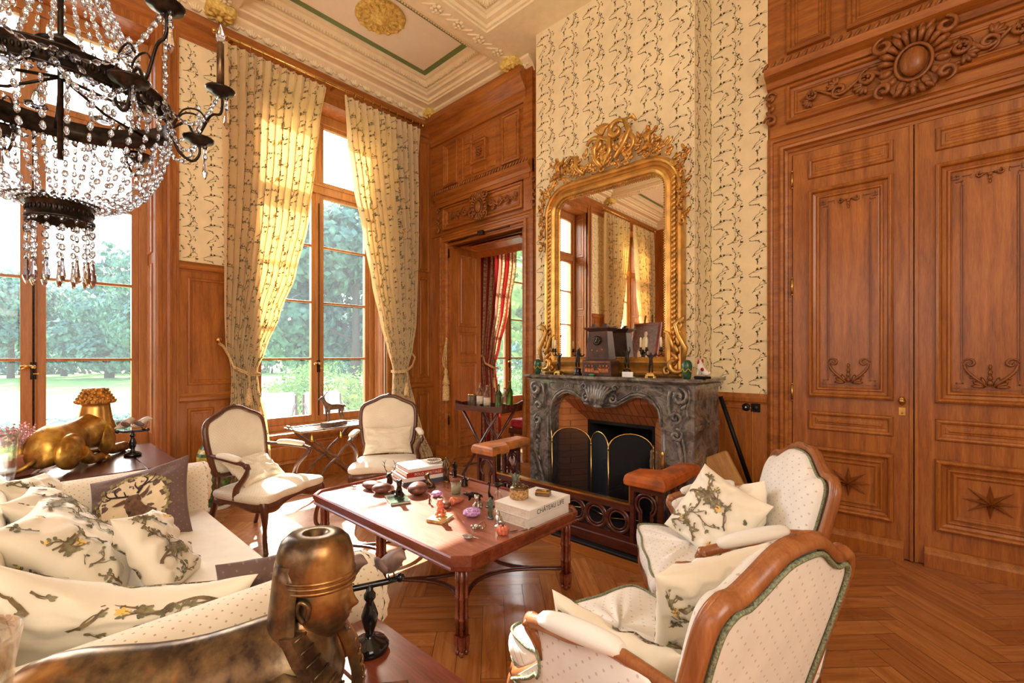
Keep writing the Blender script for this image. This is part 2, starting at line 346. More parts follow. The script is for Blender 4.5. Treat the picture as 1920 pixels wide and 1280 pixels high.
# ---------------------------------------------------------------- trailing-branch print
def toile(seed=3, W=.56, H=.66, big=False, spread=False):
    r = random.Random(seed); out = []
    def curve(x, y, a, L, bend, n=14, wob=.5):
        pts = []
        for i in range(n + 1):
            pts.append((x, y)); a += bend / n + wob * math.sin(i*1.3 + seed) / n * 2.2; x += L/n*math.cos(a); y += L/n*math.sin(a)
        return pts, a
    def branch(x, y, a, L, bend, w, depth):
        pts, a2 = curve(x, y, a, L, bend); out.append(('b', pts, w, w*.35))
        if depth == 0:
            e = pts[-1]
            for k in range(r.randint(1, 3)): out.append(('l', e, a2 + r.uniform(-1.2, 1.2), r.uniform(.020, .036), .011))
            return
        for k in range(4 if depth == 2 else 2):
            i = 3 + k * (3 if depth == 2 else 5); i = min(i, 13); p = pts[i]; q = pts[i-1]; t = math.atan2(p[1]-q[1], p[0]-q[0]); s = 1 if k % 2 else -1
            branch(p[0], p[1], t + s * r.uniform(.6, 1.1), L * r.uniform(.28, .42), -s * r.uniform(.5, 1.5), w*.6, depth-1)
        for k in range(4 if depth == 2 else 2):
            p = pts[r.randint(2, 13)]; out.append(('l', p, r.uniform(0, 6.28), r.uniform(.018, .038), .012))
    if spread:
        for a in ((.02, .10, .75, .36, -1.0), (.27, .37, .15, .32, 1.5), (.08, .40, 1.25, .28, -1.2), (.38, .06, 1.05, .27, 1.3), (.52, .47, 2.7, .24, -1.1), (.20, .02, 2.4, .16, 1.0), (.45, .30, .6, .16, 1.6), (.16, .26, 2.0, .15, -1.4)): branch(*a, .0052, 1)
    else: branch(.06, .10, .5, .38, 1.2, .0045, 2); branch(.42, .50, 3.4, .36, -1.4, .0045, 2); branch(.30, .30, 5.6, .2, 1.5, .003, 1)
    if big: branch(.05, .42, .9, .30, -1.6, .006, 2); branch(.34, .06, 1.9, .32, 1.5, .006, 2); branch(.55, .32, 2.6, .26, -1.2, .005, 1); branch(.2, .56, 5.2, .25, 1.4, .005, 2)
    for fx, fy, fr in ((.15, .19, .026), (.40, .44, .03), (.27, .58, .02), (.48, .14, .022)):
        for k in range(6): out.append(('f', (fx, fy), k*PI/3 + fx*9, fr, fr*.55))
        out.append(('l', (fx, fy), 1.1 + fx, fr*1.5, .006)); out.append(('l', (fx, fy), 4.1 + fx, fr*1.6, .006))
    return out, W, H
def printed(mb, fn, W, H, tile, scale=1, step=.012, off=.0015, first=1, u0=0, v0=0, mask=None, bw=1, sw=1.35):
    """draws the print on the surface fn(u, v, off) for 0<=u<=W, 0<=v<=H; slots first, +1, +2 = stem, leaf, flower"""
    els, TW, TH = tile; TW *= scale; TH *= scale; u0 %= TW; v0 %= TH; keep = mb.m, mb.s; mb.s = True
    nu, nv = int(W / TW) + 2, int(H / TH) + 2
    def ok(p): return 0 < p[0] < W and 0 < p[1] < H and (mask is None or mask(p[0], p[1]))
    def strip(L, R_):
        if all(ok(p) for p in L) and all(ok(p) for p in R_):
            vs = [fn(p[0], p[1], off) for pair in zip(L, R_) for p in pair]
            mb.add(vs, [(2*i, 2*i+1, 2*i+3, 2*i+2) for i in range(len(L)-1)], True)
    for i in range(-2, nu):
        for j in range(-2, nv):
            ox = i*TW + u0; oy = j*TH + v0 + (TH*.5 if i % 2 else 0)
            for e in els:
                if e[0] == 'b':
                    pts = [(ox + p[0]*scale, oy + p[1]*scale) for p in e[1]]; q = [pts[0]]
                    for a, b in zip(pts, pts[1:]):
                        k = max(1, int(math.hypot(b[0]-a[0], b[1]-a[1]) / step + .5))
                        q += [(a[0]+(b[0]-a[0])*t/k, a[1]+(b[1]-a[1])*t/k) for t in range(1, k+1)]
                    n = len(q); mb.m = first
                    # keep the stretch inside the edges
                    for s0 in range(0, n-1, 6):
                        seg = q[max(0, s0):s0+7]
                        if len(seg) < 2: continue
                        L = []; R2 = []
                        for k, p in enumerate(seg):
                            a = seg[max(0, k-1)]; b = seg[min(len(seg)-1, k+1)]; d = math.atan2(b[1]-a[1], b[0]-a[0]); w = (e[2] + (e[3]-e[2])*(s0+k)/n) * scale * .5 * bw * sw
                            L.append((p[0]-w*math.sin(d), p[1]+w*math.cos(d))); R2.append((p[0]+w*math.sin(d), p[1]-w*math.cos(d)))
                        strip(L, R2)
                else:
                    x, y = ox + e[1][0]*scale, oy + e[1][1]*scale; a = e[2]; l = e[3]*scale; w = e[4]*scale*.5*(bw if e[0] == 'l' else 1); mb.m = first + (1 if e[0] == 'l' else 2)
                    L = []; R2 = []; ns = 5
                    for k in range(ns):
                        t = k/(ns-1); ww = w*(.15 + .95*math.sin(PI*min(.97, t*.85+.08))); px, py = x + l*t*math.cos(a), y + l*t*math.sin(a)
                        L.append((px-ww*math.sin(a), py+ww*math.cos(a))); R2.append((px+ww*math.sin(a), py-ww*math.cos(a)))
                    strip(L, R2)
    mb.m, mb.s = keep
t = NT('mesh_black'); t.P((30, 32, 38), .6, .3); tb = t.n('ShaderNodeBsdfTransparent'); mx = t.n('ShaderNodeMixShader'); mx.inputs[0].default_value = .5; t.l(t.b.outputs[0], mx.inputs[1]); t.l(tb.outputs[0], mx.inputs[2]); t.l(mx.outputs[0], t.out.inputs[0])
TILE = toile(); TILEW = toile(5, .60, .62, False, True)
PRINT = ['vine', 'vine_leaf', 'vine_flower']
EXPO = 0.88; SKY = .72; SUN = 13.0; SUN_AZ = -21; SUN_EL = 35; FILL1 = 30; FILL2 = 105
# ---------------------------------------------------------------- camera, light, world
cam = bpy.data.cameras.new('camera'); co = bpy.data.objects.new('camera', cam); COL.objects.link(co); SC.camera = co
cam.sensor_width = 36; cam.lens = 36*853/1920; cam.shift_y = 28/1920; cam.clip_start = .05; cam.clip_end = 500
co.location = (0, 0, 1.45); co.rotation_euler = (R(90), 0, math.atan2(.675, .738))
SC.view_settings.view_transform = 'Standard'; SC.view_settings.look = 'None'; SC.view_settings.gamma = 1; SC.view_settings.exposure = EXPO
w = bpy.data.worlds.new('world'); SC.world = w; w.use_nodes = True; nt = w.node_tree; bg = nt.nodes['Background']
sk = nt.nodes.new('ShaderNodeTexSky'); sk.sky_type = 'NISHITA'; sk.sun_disc = False; sk.sun_elevation = R(34); sk.sun_rotation = R(292); sk.air_density = 1.2; sk.dust_density = 2.5
nt.links.new(sk.outputs[0], bg.inputs[0]); bg.inputs[1].default_value = SKY
SUN_DIR = V((math.cos(R(SUN_AZ)), math.sin(R(SUN_AZ)), -math.tan(R(SUN_EL)))).normalized()
sl = bpy.data.lights.new('sun', 'SUN'); sl.energy = SUN; sl.angle = R(.6); sl.color = (1, .93, .82); so = bpy.data.objects.new('sun', sl); COL.objects.link(so)
so.rotation_euler = SUN_DIR.to_track_quat('-Z', 'Y').to_euler()
def area(name, loc, rot, sx, sy, e, col=(1, 1, 1), portal=False):
    l = bpy.data.lights.new(name, 'AREA'); l.shape = 'RECTANGLE'; l.size = sx; l.size_y = sy; l.energy = e; l.color = col
    o = bpy.data.objects.new(name, l); COL.objects.link(o); o.location = loc; o.rotation_euler = rot
    if portal: l.cycles.is_portal = True
    return o

# ---------------------------------------------------------------- room shell
XA, YD, XR = -5.46, -4.0, 2.7        # window wall, far end wall behind the camera, wall on the right
TOP = 5.6
def struct(o, label=None): o['kind'] = 'structure'; (label and o.__setitem__('label', label)); return o
# floor: herringbone planks
def floor():
    b = M(); pw, pl = .12, .60; k = int(pl/pw); c45 = math.cos(PI/4); rnd = random.Random(5); cols = []; uvs = []
    me_v = []; me_f = []
    def plank(cx, cy, ang):
        x = cx; y = cy
        X = x*c45 - y*c45; Y = x*c45 + y*c45
        ca, sa = math.cos(ang+PI/4), math.sin(ang+PI/4)
        mx, my = X - 1.4, Y + 1.5
        if not (XA-.25 < mx < XR+.1 and YD-.1 < my < 7.4): return
        g = .0012; n = len(me_v); q = []
        for dx, dy in ((-pl/2+g, -pw/2+g), (pl/2-g, -pw/2+g), (pl/2-g, pw/2-g), (-pl/2+g, pw/2-g)):
            me_v.append((mx+dx*ca-dy*sa, my+dx*sa+dy*ca, 0)); q.append((dx, dy))
        me_f.append((n, n+1, n+2, n+3)); ro = rnd.random()*40; cols.append(rnd.random()**1.6); uvs.extend([(a+ro, b_+ro*.7) for a, b_ in q])
    N = 60
    for i in range(-N, N):
        for j in range(-N, N):
            # herringbone lattice: step (pw,pw) and (pl,-pl)
            ox = i*pw + j*pl; oy = i*pw - j*pl
            plank(ox + pl/2, oy + pw/2, 0); plank(ox - pw/2 + 0, oy + pl/2 + 0, PI/2)
    me = bpy.data.meshes.new('floor'); nb = len(me_v)
    me_v.extend([(XA-.5, YD-.5, -.004), (XR+.5, YD-.5, -.004), (XR+.5, 7.6, -.004), (XA-.5, 7.6, -.004)]); me_f.append((nb, nb+1, nb+2, nb+3))
    me_v.extend([(XA-.5, YD-.5, -.2), (XR+.5, YD-.5, -.2), (XR+.5, 7.6, -.2), (XA-.5, 7.6, -.2)]); me_f.append((nb+7, nb+6, nb+5, nb+4))
    me.from_pydata(me_v, [], me_f); me.materials.append(MT['parquet']); me.materials.append(MT['parquet_gap'])
    ca = me.color_attributes.new('rnd', 'FLOAT_COLOR', 'CORNER'); L = me.uv_layers.new(name='UVMap')
    for i, c in enumerate(cols):
        for j in range(4): ca.data[i*4+j].color = (c, c, c, 1); L.data[i*4+j].uv = uvs[i*4+j]
    me.polygons[len(cols)].material_index = 1; me.polygons[len(cols)+1].material_index = 1
    o = bpy.data.objects.new('floor', me); COL.objects.link(o); struct(o)
floor()

PAN = [(0, 0), (.006, .016), (.016, .02), (.026, .016), (.034, .005), (.05, .004), (.056, .009), (.062, .009)]          # panel moulding
ARC = [(0, 0), (0, .05), (.012, .06), (.03, .075), (.045, .07), (.05, .055), (.085, .055), (.09, .075), (.105, .09), (.125, .085), (.13, .05), (.15, .04), (.155, .03), (.178, .03), (.178, -.05)]
PAN2 = [(0, 0), (.008, .012), (.018, .014), (.024, .006), (.06, .003), (.064, .008)]
BOLD = [(0, 0), (.004, .034), (.018, .044), (.030, .036), (.036, .014), (.056, .006), (.064, .016), (.074, .016), (.082, .004)]
RAIL = [(0, 0), (.02, 0), (.028, .012), (.045, .02), (.05, .05), (.04, .062), (.022, .07), (.014, .09), (0, .095)]
def wallgroup(name, loc, rot):
    o = bpy.data.objects.new(name, None); COL.objects.link(o); o.location = loc; o.rotation_euler = (0, 0, rot); o['kind'] = 'structure'; return o

# ---- window wall: local x = world Y, local y = out of the room, z up
WC = (.11, 2.62, -2.40); HW = .79
ZS, ZT = .55, 4.55
wa = wallgroup('wall_left', (XA, 0, 0), R(90))
b = M()
spans = [(YD-.3, WC[2]-HW), (WC[2]+HW, WC[0]-HW), (WC[0]+HW, WC[1]-HW), (WC[1]+HW, 5.42), (7.0, 7.6)]
for x0, x1 in spans: b.box(x0, x1, 0, .5, 0, TOP)
for c in WC + (6.21,):
    b.box(c-HW, c+HW, 0, .5, 0, ZS-.02); b.box(c-HW, c+HW, 0, .5, ZT, TOP)
b.build('wall_core', 'oak_upright', wa)
# wainscot, pilasters and upper boarding
b = M(); h = M()
def rails(x0, x1, z): h.mould([(o, z+q) for o, q in RAIL], x0, x1)
for (x0, x1, paper) in ((-1.6, -.68, 1), (.9, 1.83, 1), (-4.0, -3.2, 0), (3.42, 4.2, 0)):
    L = .19 if x1 > 0 and x0 > 0 and paper else .05; Rr = .05
    if paper and x0 < 0: L, Rr = .05, .19
    if paper:
        # pilaster beside the first window
        px0, px1 = (x0, x0+L) if x0 > 0 else (x1-Rr, x1)
        w_ = px1-px0; pf = [(0, 0), (0, .05), (.02, .06), (.05, .06), (.055, .045), (.085, .045), (.09, .062), (.11, .07), (.13, .062), (.135, .04), (.165, .04), (.17, .03), (.19, .03), (.19, 0)]
        for (u0, h0), (u1, h1) in zip(pf, pf[1:]):
            qa, qb = (px0+u0, px0+u1) if x0 > 0 else (px1-u0, px1-u1)
            b.quad((qa, -h0, .1), (qb, -h1, .1), (qb, -h1, 4.72), (qa, -h0, 4.72))
        b.box(px0-.012, px1+.012, -.085, 0, 0, .16)
        f0, f1 = (px1, x1) if x0 > 0 else (x0, px0)
        b.box(f0, f1, -.012, 0, .1, 2.30); rails(f0, f1, 2.30); rails(f0, f1, .99); h.mould([(0, 0), (.03, 0), (.03, .1), (.02, .13), (0, .14)], f0, f1)
        b.ring(f0+.07, f1-.14, 1.16, 2.24, -.012, PAN); b.ring(f0+.07, f0+.30, .22, .93, -.012, PAN); b.ring(f0+.36, f1-.12, .22, .93, -.012, PAN)
    else:
        b.box(x0, x1, -.012, 0, .1, 4.75); rails(x0, x1, .99); h.mould([(0, 0), (.03, 0), (.03, .1), (.02, .13), (0, .14)], x0, x1)
        xs = (x0+.12, x0+.45, x1-.06) if x0 > 0 else (x0+.06, x1-.45, x1-.12)
        for q0, q1 in ((xs[0], xs[1]), (xs[1]+.06, xs[2])):
            b.ring(q0, q1, .22, .93, -.012, PAN); b.ring(q0, q1, 1.14, 2.60, -.012, PAN); b.ring(q0, q1, 2.68, 4.6, -.012, PAN)
# entablature strip above the curtain rails
h.mould([(0, 4.6), (.02, 4.6), (.03, 4.64), (.045, 4.66), (.045, 4.76), (.07, 4.8), (.09, 4.86), (0, 4.88)], YD, 4.2)
b.build('boarding', 'oak_upright', wa); h.build('rail_moulding', 'oak_level', wa)
# wallpaper between the windows
for (x0, x1) in ((1.09, 1.83), (-1.6, -.87)):
    b = M(); b.box(x0, x1, -.006, 0, 2.40, 4.6)
    printed(b, lambda u, v, o: V((x0+u, -.006-o, 2.4+v)), x1-x0, 2.2, TILEW, .50, .03, bw=1.5, u0=-.1)
    b.build('wallpaper', ['wallpaper'] + PRINT, wa)
# ---- windows
def make_window(n, cy):
    w = bpy.data.objects.new('window_%d' % n, None); COL.objects.link(w); w.location = (XA, cy, 0); w.rotation_euler = (0, 0, R(90)); w['kind'] = 'structure'
    y0, y1 = .31, .375
    f = M(); G0, G1 = .079, .665
    f.box(-HW, -G1-.055, y0-.03, y1+.03, ZS, ZT); f.box(G1+.055, HW, y0-.03, y1+.03, ZS, ZT)
    q_ = G1+.055; f.box(-q_, q_, y0-.03, y1+.03, ZS, .62); f.box(-q_, q_, y0-.03, y1+.03, 4.44, ZT); f.box(-q_, q_, y0-.04, y1+.03, 3.53, 3.66); f.box(-q_, q_, y0-.055, y0-.04, 3.62, 3.655)
    f.box(-.04, .04, y0-.02, y1, 3.66, 4.44)
    f.build('window_frame', 'oak_window', w, bevel=.004)
    for s in (-1, 1):
        c = M(); a, b_ = sorted((s*.004, s*(G1+.055))); g0, g1 = sorted((s*G0, s*G1))
        for zz0, zz1 in ((.62, 3.53), (3.66, 4.44)):
            gz0, gz1 = (.71, 3.49) if zz0 < 1 else (3.70, 4.40)
            c.box(a, g0, y0, y1, zz0, zz1); c.box(g1, b_, y0, y1, zz0, zz1); c.box(g0, g1, y0, y1, zz0, gz0); c.box(g0, g1, y0, y1, gz1, zz1)
        for z in (1.42, 2.14, 2.86): c.box(g0, g1, y0+.008, y1-.008, z-.013, z+.013)
        if s == 1: c.box(-.028, .02, y0-.02, y0, .62, 3.53)
        o = c.build('casement', 'oak_window', w, bevel=.003)
        zs = [.71, 1.42, 2.14, 2.86, 3.49]
        for z0, z1 in list(zip(zs, zs[1:])) + [(3.70, 4.40)]:
            p = M(); p.quad((g0, .345, z0), (g1, .345, z0), (g1, .345, z1), (g0, .345, z1)); p.build('glass_pane', 'window_glass', o)
    h_ = M(); h_.tube([(0, y0-.035, .7), (0, y0-.035, 3.4)], .007, 6); h_.box(-.02, .02, y0-.03, y0-.015, 1.25, 1.40)
    h_.build('espagnolette_rod', 'bronze_dark', w)
    h_ = M(); h_.ball((0, y0-.05, 1.36), .018, 8); h_.tube([(0, y0-.06, 1.36), (-.03, y0-.075, 1.37), (-.075, y0-.07, 1.355)], [.009, .013, .016], 8)
    h_.tube([(0, y0-.06, 1.30), (.03, y0-.07, 1.30)], .006, 6); h_.build('window_handle', 'brass', w)
    # panelled reveals, sill board and apron
    v = M()
    for s in (-1, 1):
        v.T = (Matrix(((0, -1, 0, s*HW), (1, 0, 0, 0), (0, 0, 1, 0), (0, 0, 0, 1))) if s < 0 else Matrix(((0, 1, 0, s*HW), (1, 0, 0, 0), (0, 0, 1, 0), (0, 0, 0, 1))))
        for z0, z1 in ((.7, 2.35), (2.45, 3.5), (3.6, 4.45)): v.ring(.05, .26, z0, z1, -.002 if s > 0 else 0, [(a, -h if 0 else h) for a, h in PAN2])
    v.T = None
    v.box(-HW, HW, -.02, .29, ZS-.03, ZS)
    v.ring(-HW+.06, HW-.06, .2, .46, -.005, PAN)
    v.mould([(.0, .5), (.04, .5), (.05, .53), (.03, .56), (0, .56)], -HW-.02, HW+.02)
    # slim casing around the opening on the room face
    for s in (-1, 1):
        a, b_ = sorted((s*HW, s*(HW+.085))); v.box(a, b_, -.03, 0, .1, ZT+.03); a, b_ = sorted((s*HW, s*(HW+.05))); v.box(a, b_, -.045, 0, .1, ZT+.02)
    v.box(-HW-.085, HW+.085, -.03, 0, ZT, ZT+.09)
    v.build('window_casing', 'oak_upright', w, bevel=.003)
    return w
for i, c in enumerate((WC[0], WC[1], WC[2], 6.21)): make_window(i+1, c)

# ---- fireplace wall (local x = world X, y into the wall = world Y)
wb = wallgroup('wall_back', (0, 0, 0), 0)
b = M()
b.box(XA-.5, -5.0, 4.2, 4.75, 0, TOP); b.box(-5.0, -3.65, 4.2, 4.75, 3.03, TOP); b.box(-3.65, -3.1, 4.2, 4.75, 0, TOP)
b.box(-1.5, -1.0, 4.3, 4.75, 0, TOP); b.box(-3.1, -1.5, 4.6, 4.75, 0, TOP); b.box(-1.0, XR+.3, 4.33, 4.75, 0, TOP)
b.build('wall_core', 'oak_upright', wb)
BX0, BX1, BY = -3.19, -1.457, 3.88
b = M(); b.m = 0
b.box(BX0, -2.86, BY, 4.65, 0, 1.18); b.box(-1.54, BX1, BY, 4.65, 0, 1.18); b.box(BX0, BX1, BY, 4.65, 1.18, TOP-.2)
printed(b, lambda u, v, o: V((BX0+u, BY-o, 1.1+v)), BX1-BX0, 3.88, TILEW, .50, .03, bw=1.5)
printed(b, lambda u, v, o: V((BX1+o, BY+u, 1.1+v)), .42, 4.1, TILEW, .50, .03, bw=1.5, u0=-.12)
b.build('chimney_breast', ['wallpaper'] + PRINT, wb)
b = M(); b.box(BX1, -1.0, 4.294, 4.3, 1.12, 5.2)
printed(b, lambda u, v, o: V((BX1+u, 4.294-o, 1.12+v)), .457, 4.0, TILEW, .50, .03, bw=1.5, u0=-.3, v0=-.1)
b.build('wallpaper', ['wallpaper'] + PRINT, wb)
b = M(); b.T = tr(0, 4.3, 0)
b.box(BX1, -1.0, -.01, 0, 0, 1.06); b.ring(BX1+.05, -1.1, .18, 1.02, -.01, PAN2); b.mould([(o*.6, 1.04+q) for o, q in RAIL], BX1, -1.0)
b.build('dado', 'oak_upright', wb)
# woodwork round and over the doorway
b = M(); Yw = 4.2; b.T = tr(0, Yw, 0)
xl, xr = -5.22, -3.46
b.arch(xl, xr, .0, 3.2, 0, ARC)
b.box(xl-.02, -5.0, -.1, 0, 0, .18); b.box(-3.65, xr+.02, -.1, 0, 0, .18)
b.box(XA, xr, -.02, 0, 3.2, 4.9); b.box(xr-.14, xr, -.06, 0, 3.2, 4.92); b.box(xr-.02, xr+.06, -.03, 0, 0, 4.92)
b.ring(-5.14, xr-.16, 3.25, 3.58, -.03, BOLD)
b.box(-5.26, xr-.04, -.07, 0, 3.585, 3.66); b.mould([(0, 3.64), (.08, 3.64), (.1, 3.68), (.14, 3.71), (.14, 3.75), (.06, 3.80), (0, 3.80)], -5.26, xr)
b.ring(-5.14, -4.82, 3.86, 4.48, -.02, BOLD); b.ring(-3.98, -3.68, 3.86, 4.48, -.02, BOLD); b.ring(-4.76, -4.04, 3.86, 4.48, -.02, PAN2)
b.ring(-4.55, -4.25, 4.02, 4.32, -.03, BOLD); 
for x0, x1, z0, z1 in ((-4.70, -4.58, 4.06, 4.30), (-4.22, -4.10, 4.06, 4.30), (-4.52, -4.28, 3.90, 4.0), (-4.52, -4.28, 4.34, 4.44)): b.ring(x0, x1, z0, z1, -.025, PAN2[:4])
for x0, x1, z0, z1 in ((-4.70, -4.56, 3.91, 4.02), (-4.24, -4.10, 3.91, 4.02), (-4.70, -4.56, 4.34, 4.44), (-4.24, -4.10, 4.34, 4.44)): b.ring(x0, x1, z0, z1, -.025, PAN2[:3])
b.mould([(0, 4.53), (.05, 4.53), (.07, 4.57), (.07, 4.66), (.1, 4.70), (.16, 4.78), (.18, 4.82), (.18, 4.9), (0, 4.94)], XA, xr-.1)
b.build('overdoor', 'oak_level', wb, bevel=.002)
# carving: rope moulding, cartouche, scrolls, brackets
def rope(bm, x0, x1, z, y, r=.022, pitch=.05):
    x = x0
    while x < x1:
        bm.ball((x, y, z), 1, 6, T=ry(R(38)), rr=(r*.65, r*.8, r*1.6)); x += pitch
def cartouche(bm, cx, cz, y, s):
    bm.ball((cx, y-.035*s, cz-.01*s), 1, 16, rr=(.062*s, .045*s, .080*s))
    bm.tube([(cx+.078*s*math.cos(a), y-.03*s, cz-.01*s+.098*s*math.sin(a)) for a in [2*PI*k/24 for k in range(24)]], .010*s, 6, closed=True)
    bm.prism([(cx+q*s, cz+w*s) for q, w in ((-.15, -.05), (-.13, .12), (-.06, .19), (.06, .19), (.13, .12), (.15, -.05), (.08, -.17), (-.08, -.17))], y, y-.018*s)
    for k in range(11):
        a = PI*(k+.5)/11; bm.tube([(cx+.085*s*math.cos(a), y-.02*s, cz+.095*s*math.sin(a)), (cx+.125*s*math.cos(a), y-.045*s, cz+.14*s*math.sin(a)), (cx+.155*s*math.cos(a), y-.03*s, cz+.18*s*math.sin(a))], [.010*s, .018*s, .014*s], 6)
    for k in range(7):
        a = PI+PI*(k+.5)/7; bm.leaf3(cx+.085*s*math.cos(a), cz+.10*s*math.sin(a), a, .075*s, .045*s, y-.02*s, .022*s)
    for sx in (-1, 1):
        bm.scroll(cx+sx*.13*s, cz+.13*s, .05*s, PI/2, 1.2, y-.03*s, .016*s, -sx); bm.scroll(cx+sx*.13*s, cz-.12*s, .045*s, -PI/2, 1.2, y-.03*s, .015*s, sx)
    for k in range(-2, 3): bm.leaf3(cx+k*.02*s, cz+.13*s, PI/2 - k*.35, .09*s, .03*s, y-.03*s, .02*s)
    for k in range(-2, 3): bm.leaf3(cx+k*.02*s, cz-.13*s, -PI/2 + k*.4, .07*s, .03*s, y-.025*s, .02*s)
def garland(bm, x0, x1, cz, y, s, d=1):
    """scrolling foliage from x0 (at the cartouche) to x1"""
    L = abs(x1-x0); n = max(3, int(L/(.11*s))); sg = 1 if x1 > x0 else -1
    bm.tube([(x0+(x1-x0)*k/24, y-.008, cz+.035*s*math.sin(k/24*n*PI)) for k in range(25)], [.016*s*(1.1-k/30) for k in range(25)], 6)
    for i in range(n):
        t = (i+.5)/n; x = x0+(x1-x0)*t; up = 1 if i % 2 else -1; q = s*(1-.35*t)
        bm.scroll(x, cz-up*.012*s, .055*q, -up*PI/2, 1.15, y-.010, .014*q, sg*up)
        if i % 2 == 0: bm.rosette(x, cz-up*.012*s, .042*q, y-.016, 7, .016*s)
        for k in range(5): bm.leaf3(x+sg*.02*q, cz+up*.030*q, (0 if sg > 0 else PI) + up*sg*(-.3+.5*k), .07*q, .028*q, y-.010, .012*s)
def bracket(bm, x, z0, z1, y):
    bm.scroll(x, z1-.05, .04, 0, 1.2, y-.03, .014); bm.scroll(x, z0+.05, .05, PI, 1.3, y-.03, .016, -1)
    for k in range(4): bm.leaf3(x, z0+.08+k*.04, PI/2+(-1)**k*.5, .07, .03, y-.03, .014)
def guilloche(bm, x0, x1, z, y):
    n = int((x1-x0)/.032)
    for k in range(n): bm.tube([(x0+(k+.5)*(x1-x0)/n+.012*math.cos(a), y, z+.012*math.sin(a)) for a in [2*PI*j/8 for j in range(8)]], .004, 4, closed=True)
b = M(); rope(b, -5.25, xr, 3.775, Yw-.13)
cartouche(b, -4.35, 3.42, Yw-.07, .95); garland(b, -4.48, -5.0, 3.415, Yw-.045, .95); garland(b, -4.22, -3.7, 3.415, Yw-.045, .95)
bracket(b, xr+.02, 3.22, 3.6, Yw-.02); bracket(b, -5.26, 3.22, 3.6, Yw-.02); guilloche(b, -4.8, -4.35, 3.06, Yw-.07); b.rosette(-4.4, 4.17, .06, Yw-.05)
b.build('carving', 'oak_carved', wb)
# door leaves folded back in the doorway reveal and arched soffit
b = M()
b.T = tr(-5.0, 4.2, 0) @ rz(R(90)) @ sc(1, 1, 1)      # local x -> world Y, local -y -> world +X
b.box(0, .55, -.02, 0, 0, 3.02)
for z0, z1 in ((.14, .30), (.36, 1.36), (1.46, 1.80), (1.88, 2.92)): b.ring(.1, .46, z0, z1, -.02, PAN)
b.T = tr(-3.65, 4.75, 0) @ rz(R(-90))
b.box(0, .55, -.02, 0, 0, 3.02)
for z0, z1 in ((.14, .30), (.36, 1.36), (1.46, 1.80), (1.88, 2.92)): b.ring(.1, .46, z0, z1, -.02, PAN)
b.T = None
n = 10; ys = [4.2, 4.75]
rsn = []
for y, dz in ((4.2, .0), (4.36, .05), (4.6, .01), (4.75, -.06)):
    rsn.append([(-5.0+1.35*k/n, y, 3.03-.05+dz*(1-(2*k/n-1)**2*.3)) for k in range(n+1)])
for r0, r1 in zip(rsn, rsn[1:]): b.loft([r0, r1], closed=False)
b.T = Matrix(((1, 0, 0, 0), (0, 0, 1, 0), (0, 1, 0, 2.985), (0, 0, 0, 1))); b.ring(-4.85, -3.8, 4.3, 4.64, 0, PAN2); b.T = None
b.build('door_lining', 'oak_upright', wb)
b = M(); b.box(-5.0, -4.62, 4.125, 4.14, 3.045, 3.06); b.tube([(-4.62, 4.11, 3.05), (-3.8, 4.11, 3.05)], .008, 6); b.box(-4.36, -4.26, 4.09, 4.14, 3.04, 3.09); b.build('door_closer', 'bronze_dark', wb)
b = M()
for z in (.5, 2.85): b.tube([(-4.985, 4.13, z), (-4.985, 4.13, z+.1)], .012, 8); b.ball((-4.985, 4.13, z+.11), .01, 6); b.ball((-4.985, 4.13, z-.01), .01, 6)
b.build('hinge', 'bronze_dark', wb)
for n_, c_ in enumerate(WC[:2] + WC[2:]):
    area('window_daylight', (XA-.56, c_, 2.6), (0, R(-90), 0), 4.0, 1.5, 1, portal=True)
# ---- double door on the right
YF = 4.33
dw = wallgroup('trim_1', (0, YF, 0), 0)
b = M(); X0, X1 = -1.0, .83; DC = -.077
b.arch(X0, X1+.0, 0, 3.27, 0, ARC)
b.box(X0-.01, X0+.15, -.1, 0, 0, .2); b.box(X1-.15, X1+.01, -.1, 0, 0, .2)
b.box(X0, XR, -.03, 0, 3.27, 4.9); b.box(X1, XR, -.03, 0, 0, 3.3)
b.ring(-.86, .73, 3.35, 3.66, -.05, BOLD); b.box(X0+.02, X1, -.05, 0, 3.272, 3.70)
b.mould([(0, 3.66), (.07, 3.68), (.09, 3.72), (.16, 3.75), (.17, 3.80), (.1, 3.84), (0, 3.86)], X0, 1.0, 0, 0)
b.ring(-.86, -.56, 3.93, 4.68, -.03, BOLD); b.ring(-.46, .36, 3.93, 4.68, -.03, BOLD); b.ring(.46, .76, 3.93, 4.68, -.03, BOLD)
b.ring(1.05, 1.9, .3, 1.2, -.03, BOLD); b.ring(1.05, 1.9, 1.35, 3.1, -.03, BOLD); b.mould([(0, 0), (.05, 0), (.05, .16), (.03, .2), (0, .2)], X1+.03, XR)
b.mould([(0, 4.6), (.05, 4.6), (.08, 4.7), (.16, 4.78), (.18, 4.9), (0, 4.94)], X0, XR)
b.build('door_surround', 'oak_level', dw, bevel=.0025)
b = M(); rope(b, X0+.01, 1.0, 3.825, -.15, .024, .055); cartouche(b, -.075, 3.51, -.075, 1.25); garland(b, -.24, -.76, 3.50, -.062, 1.2); garland(b, .09, .62, 3.50, -.062, 1.2); bracket(b, X0+.03, 3.36, 3.66, -.04)
b.build('carving', 'oak_carved', dw)
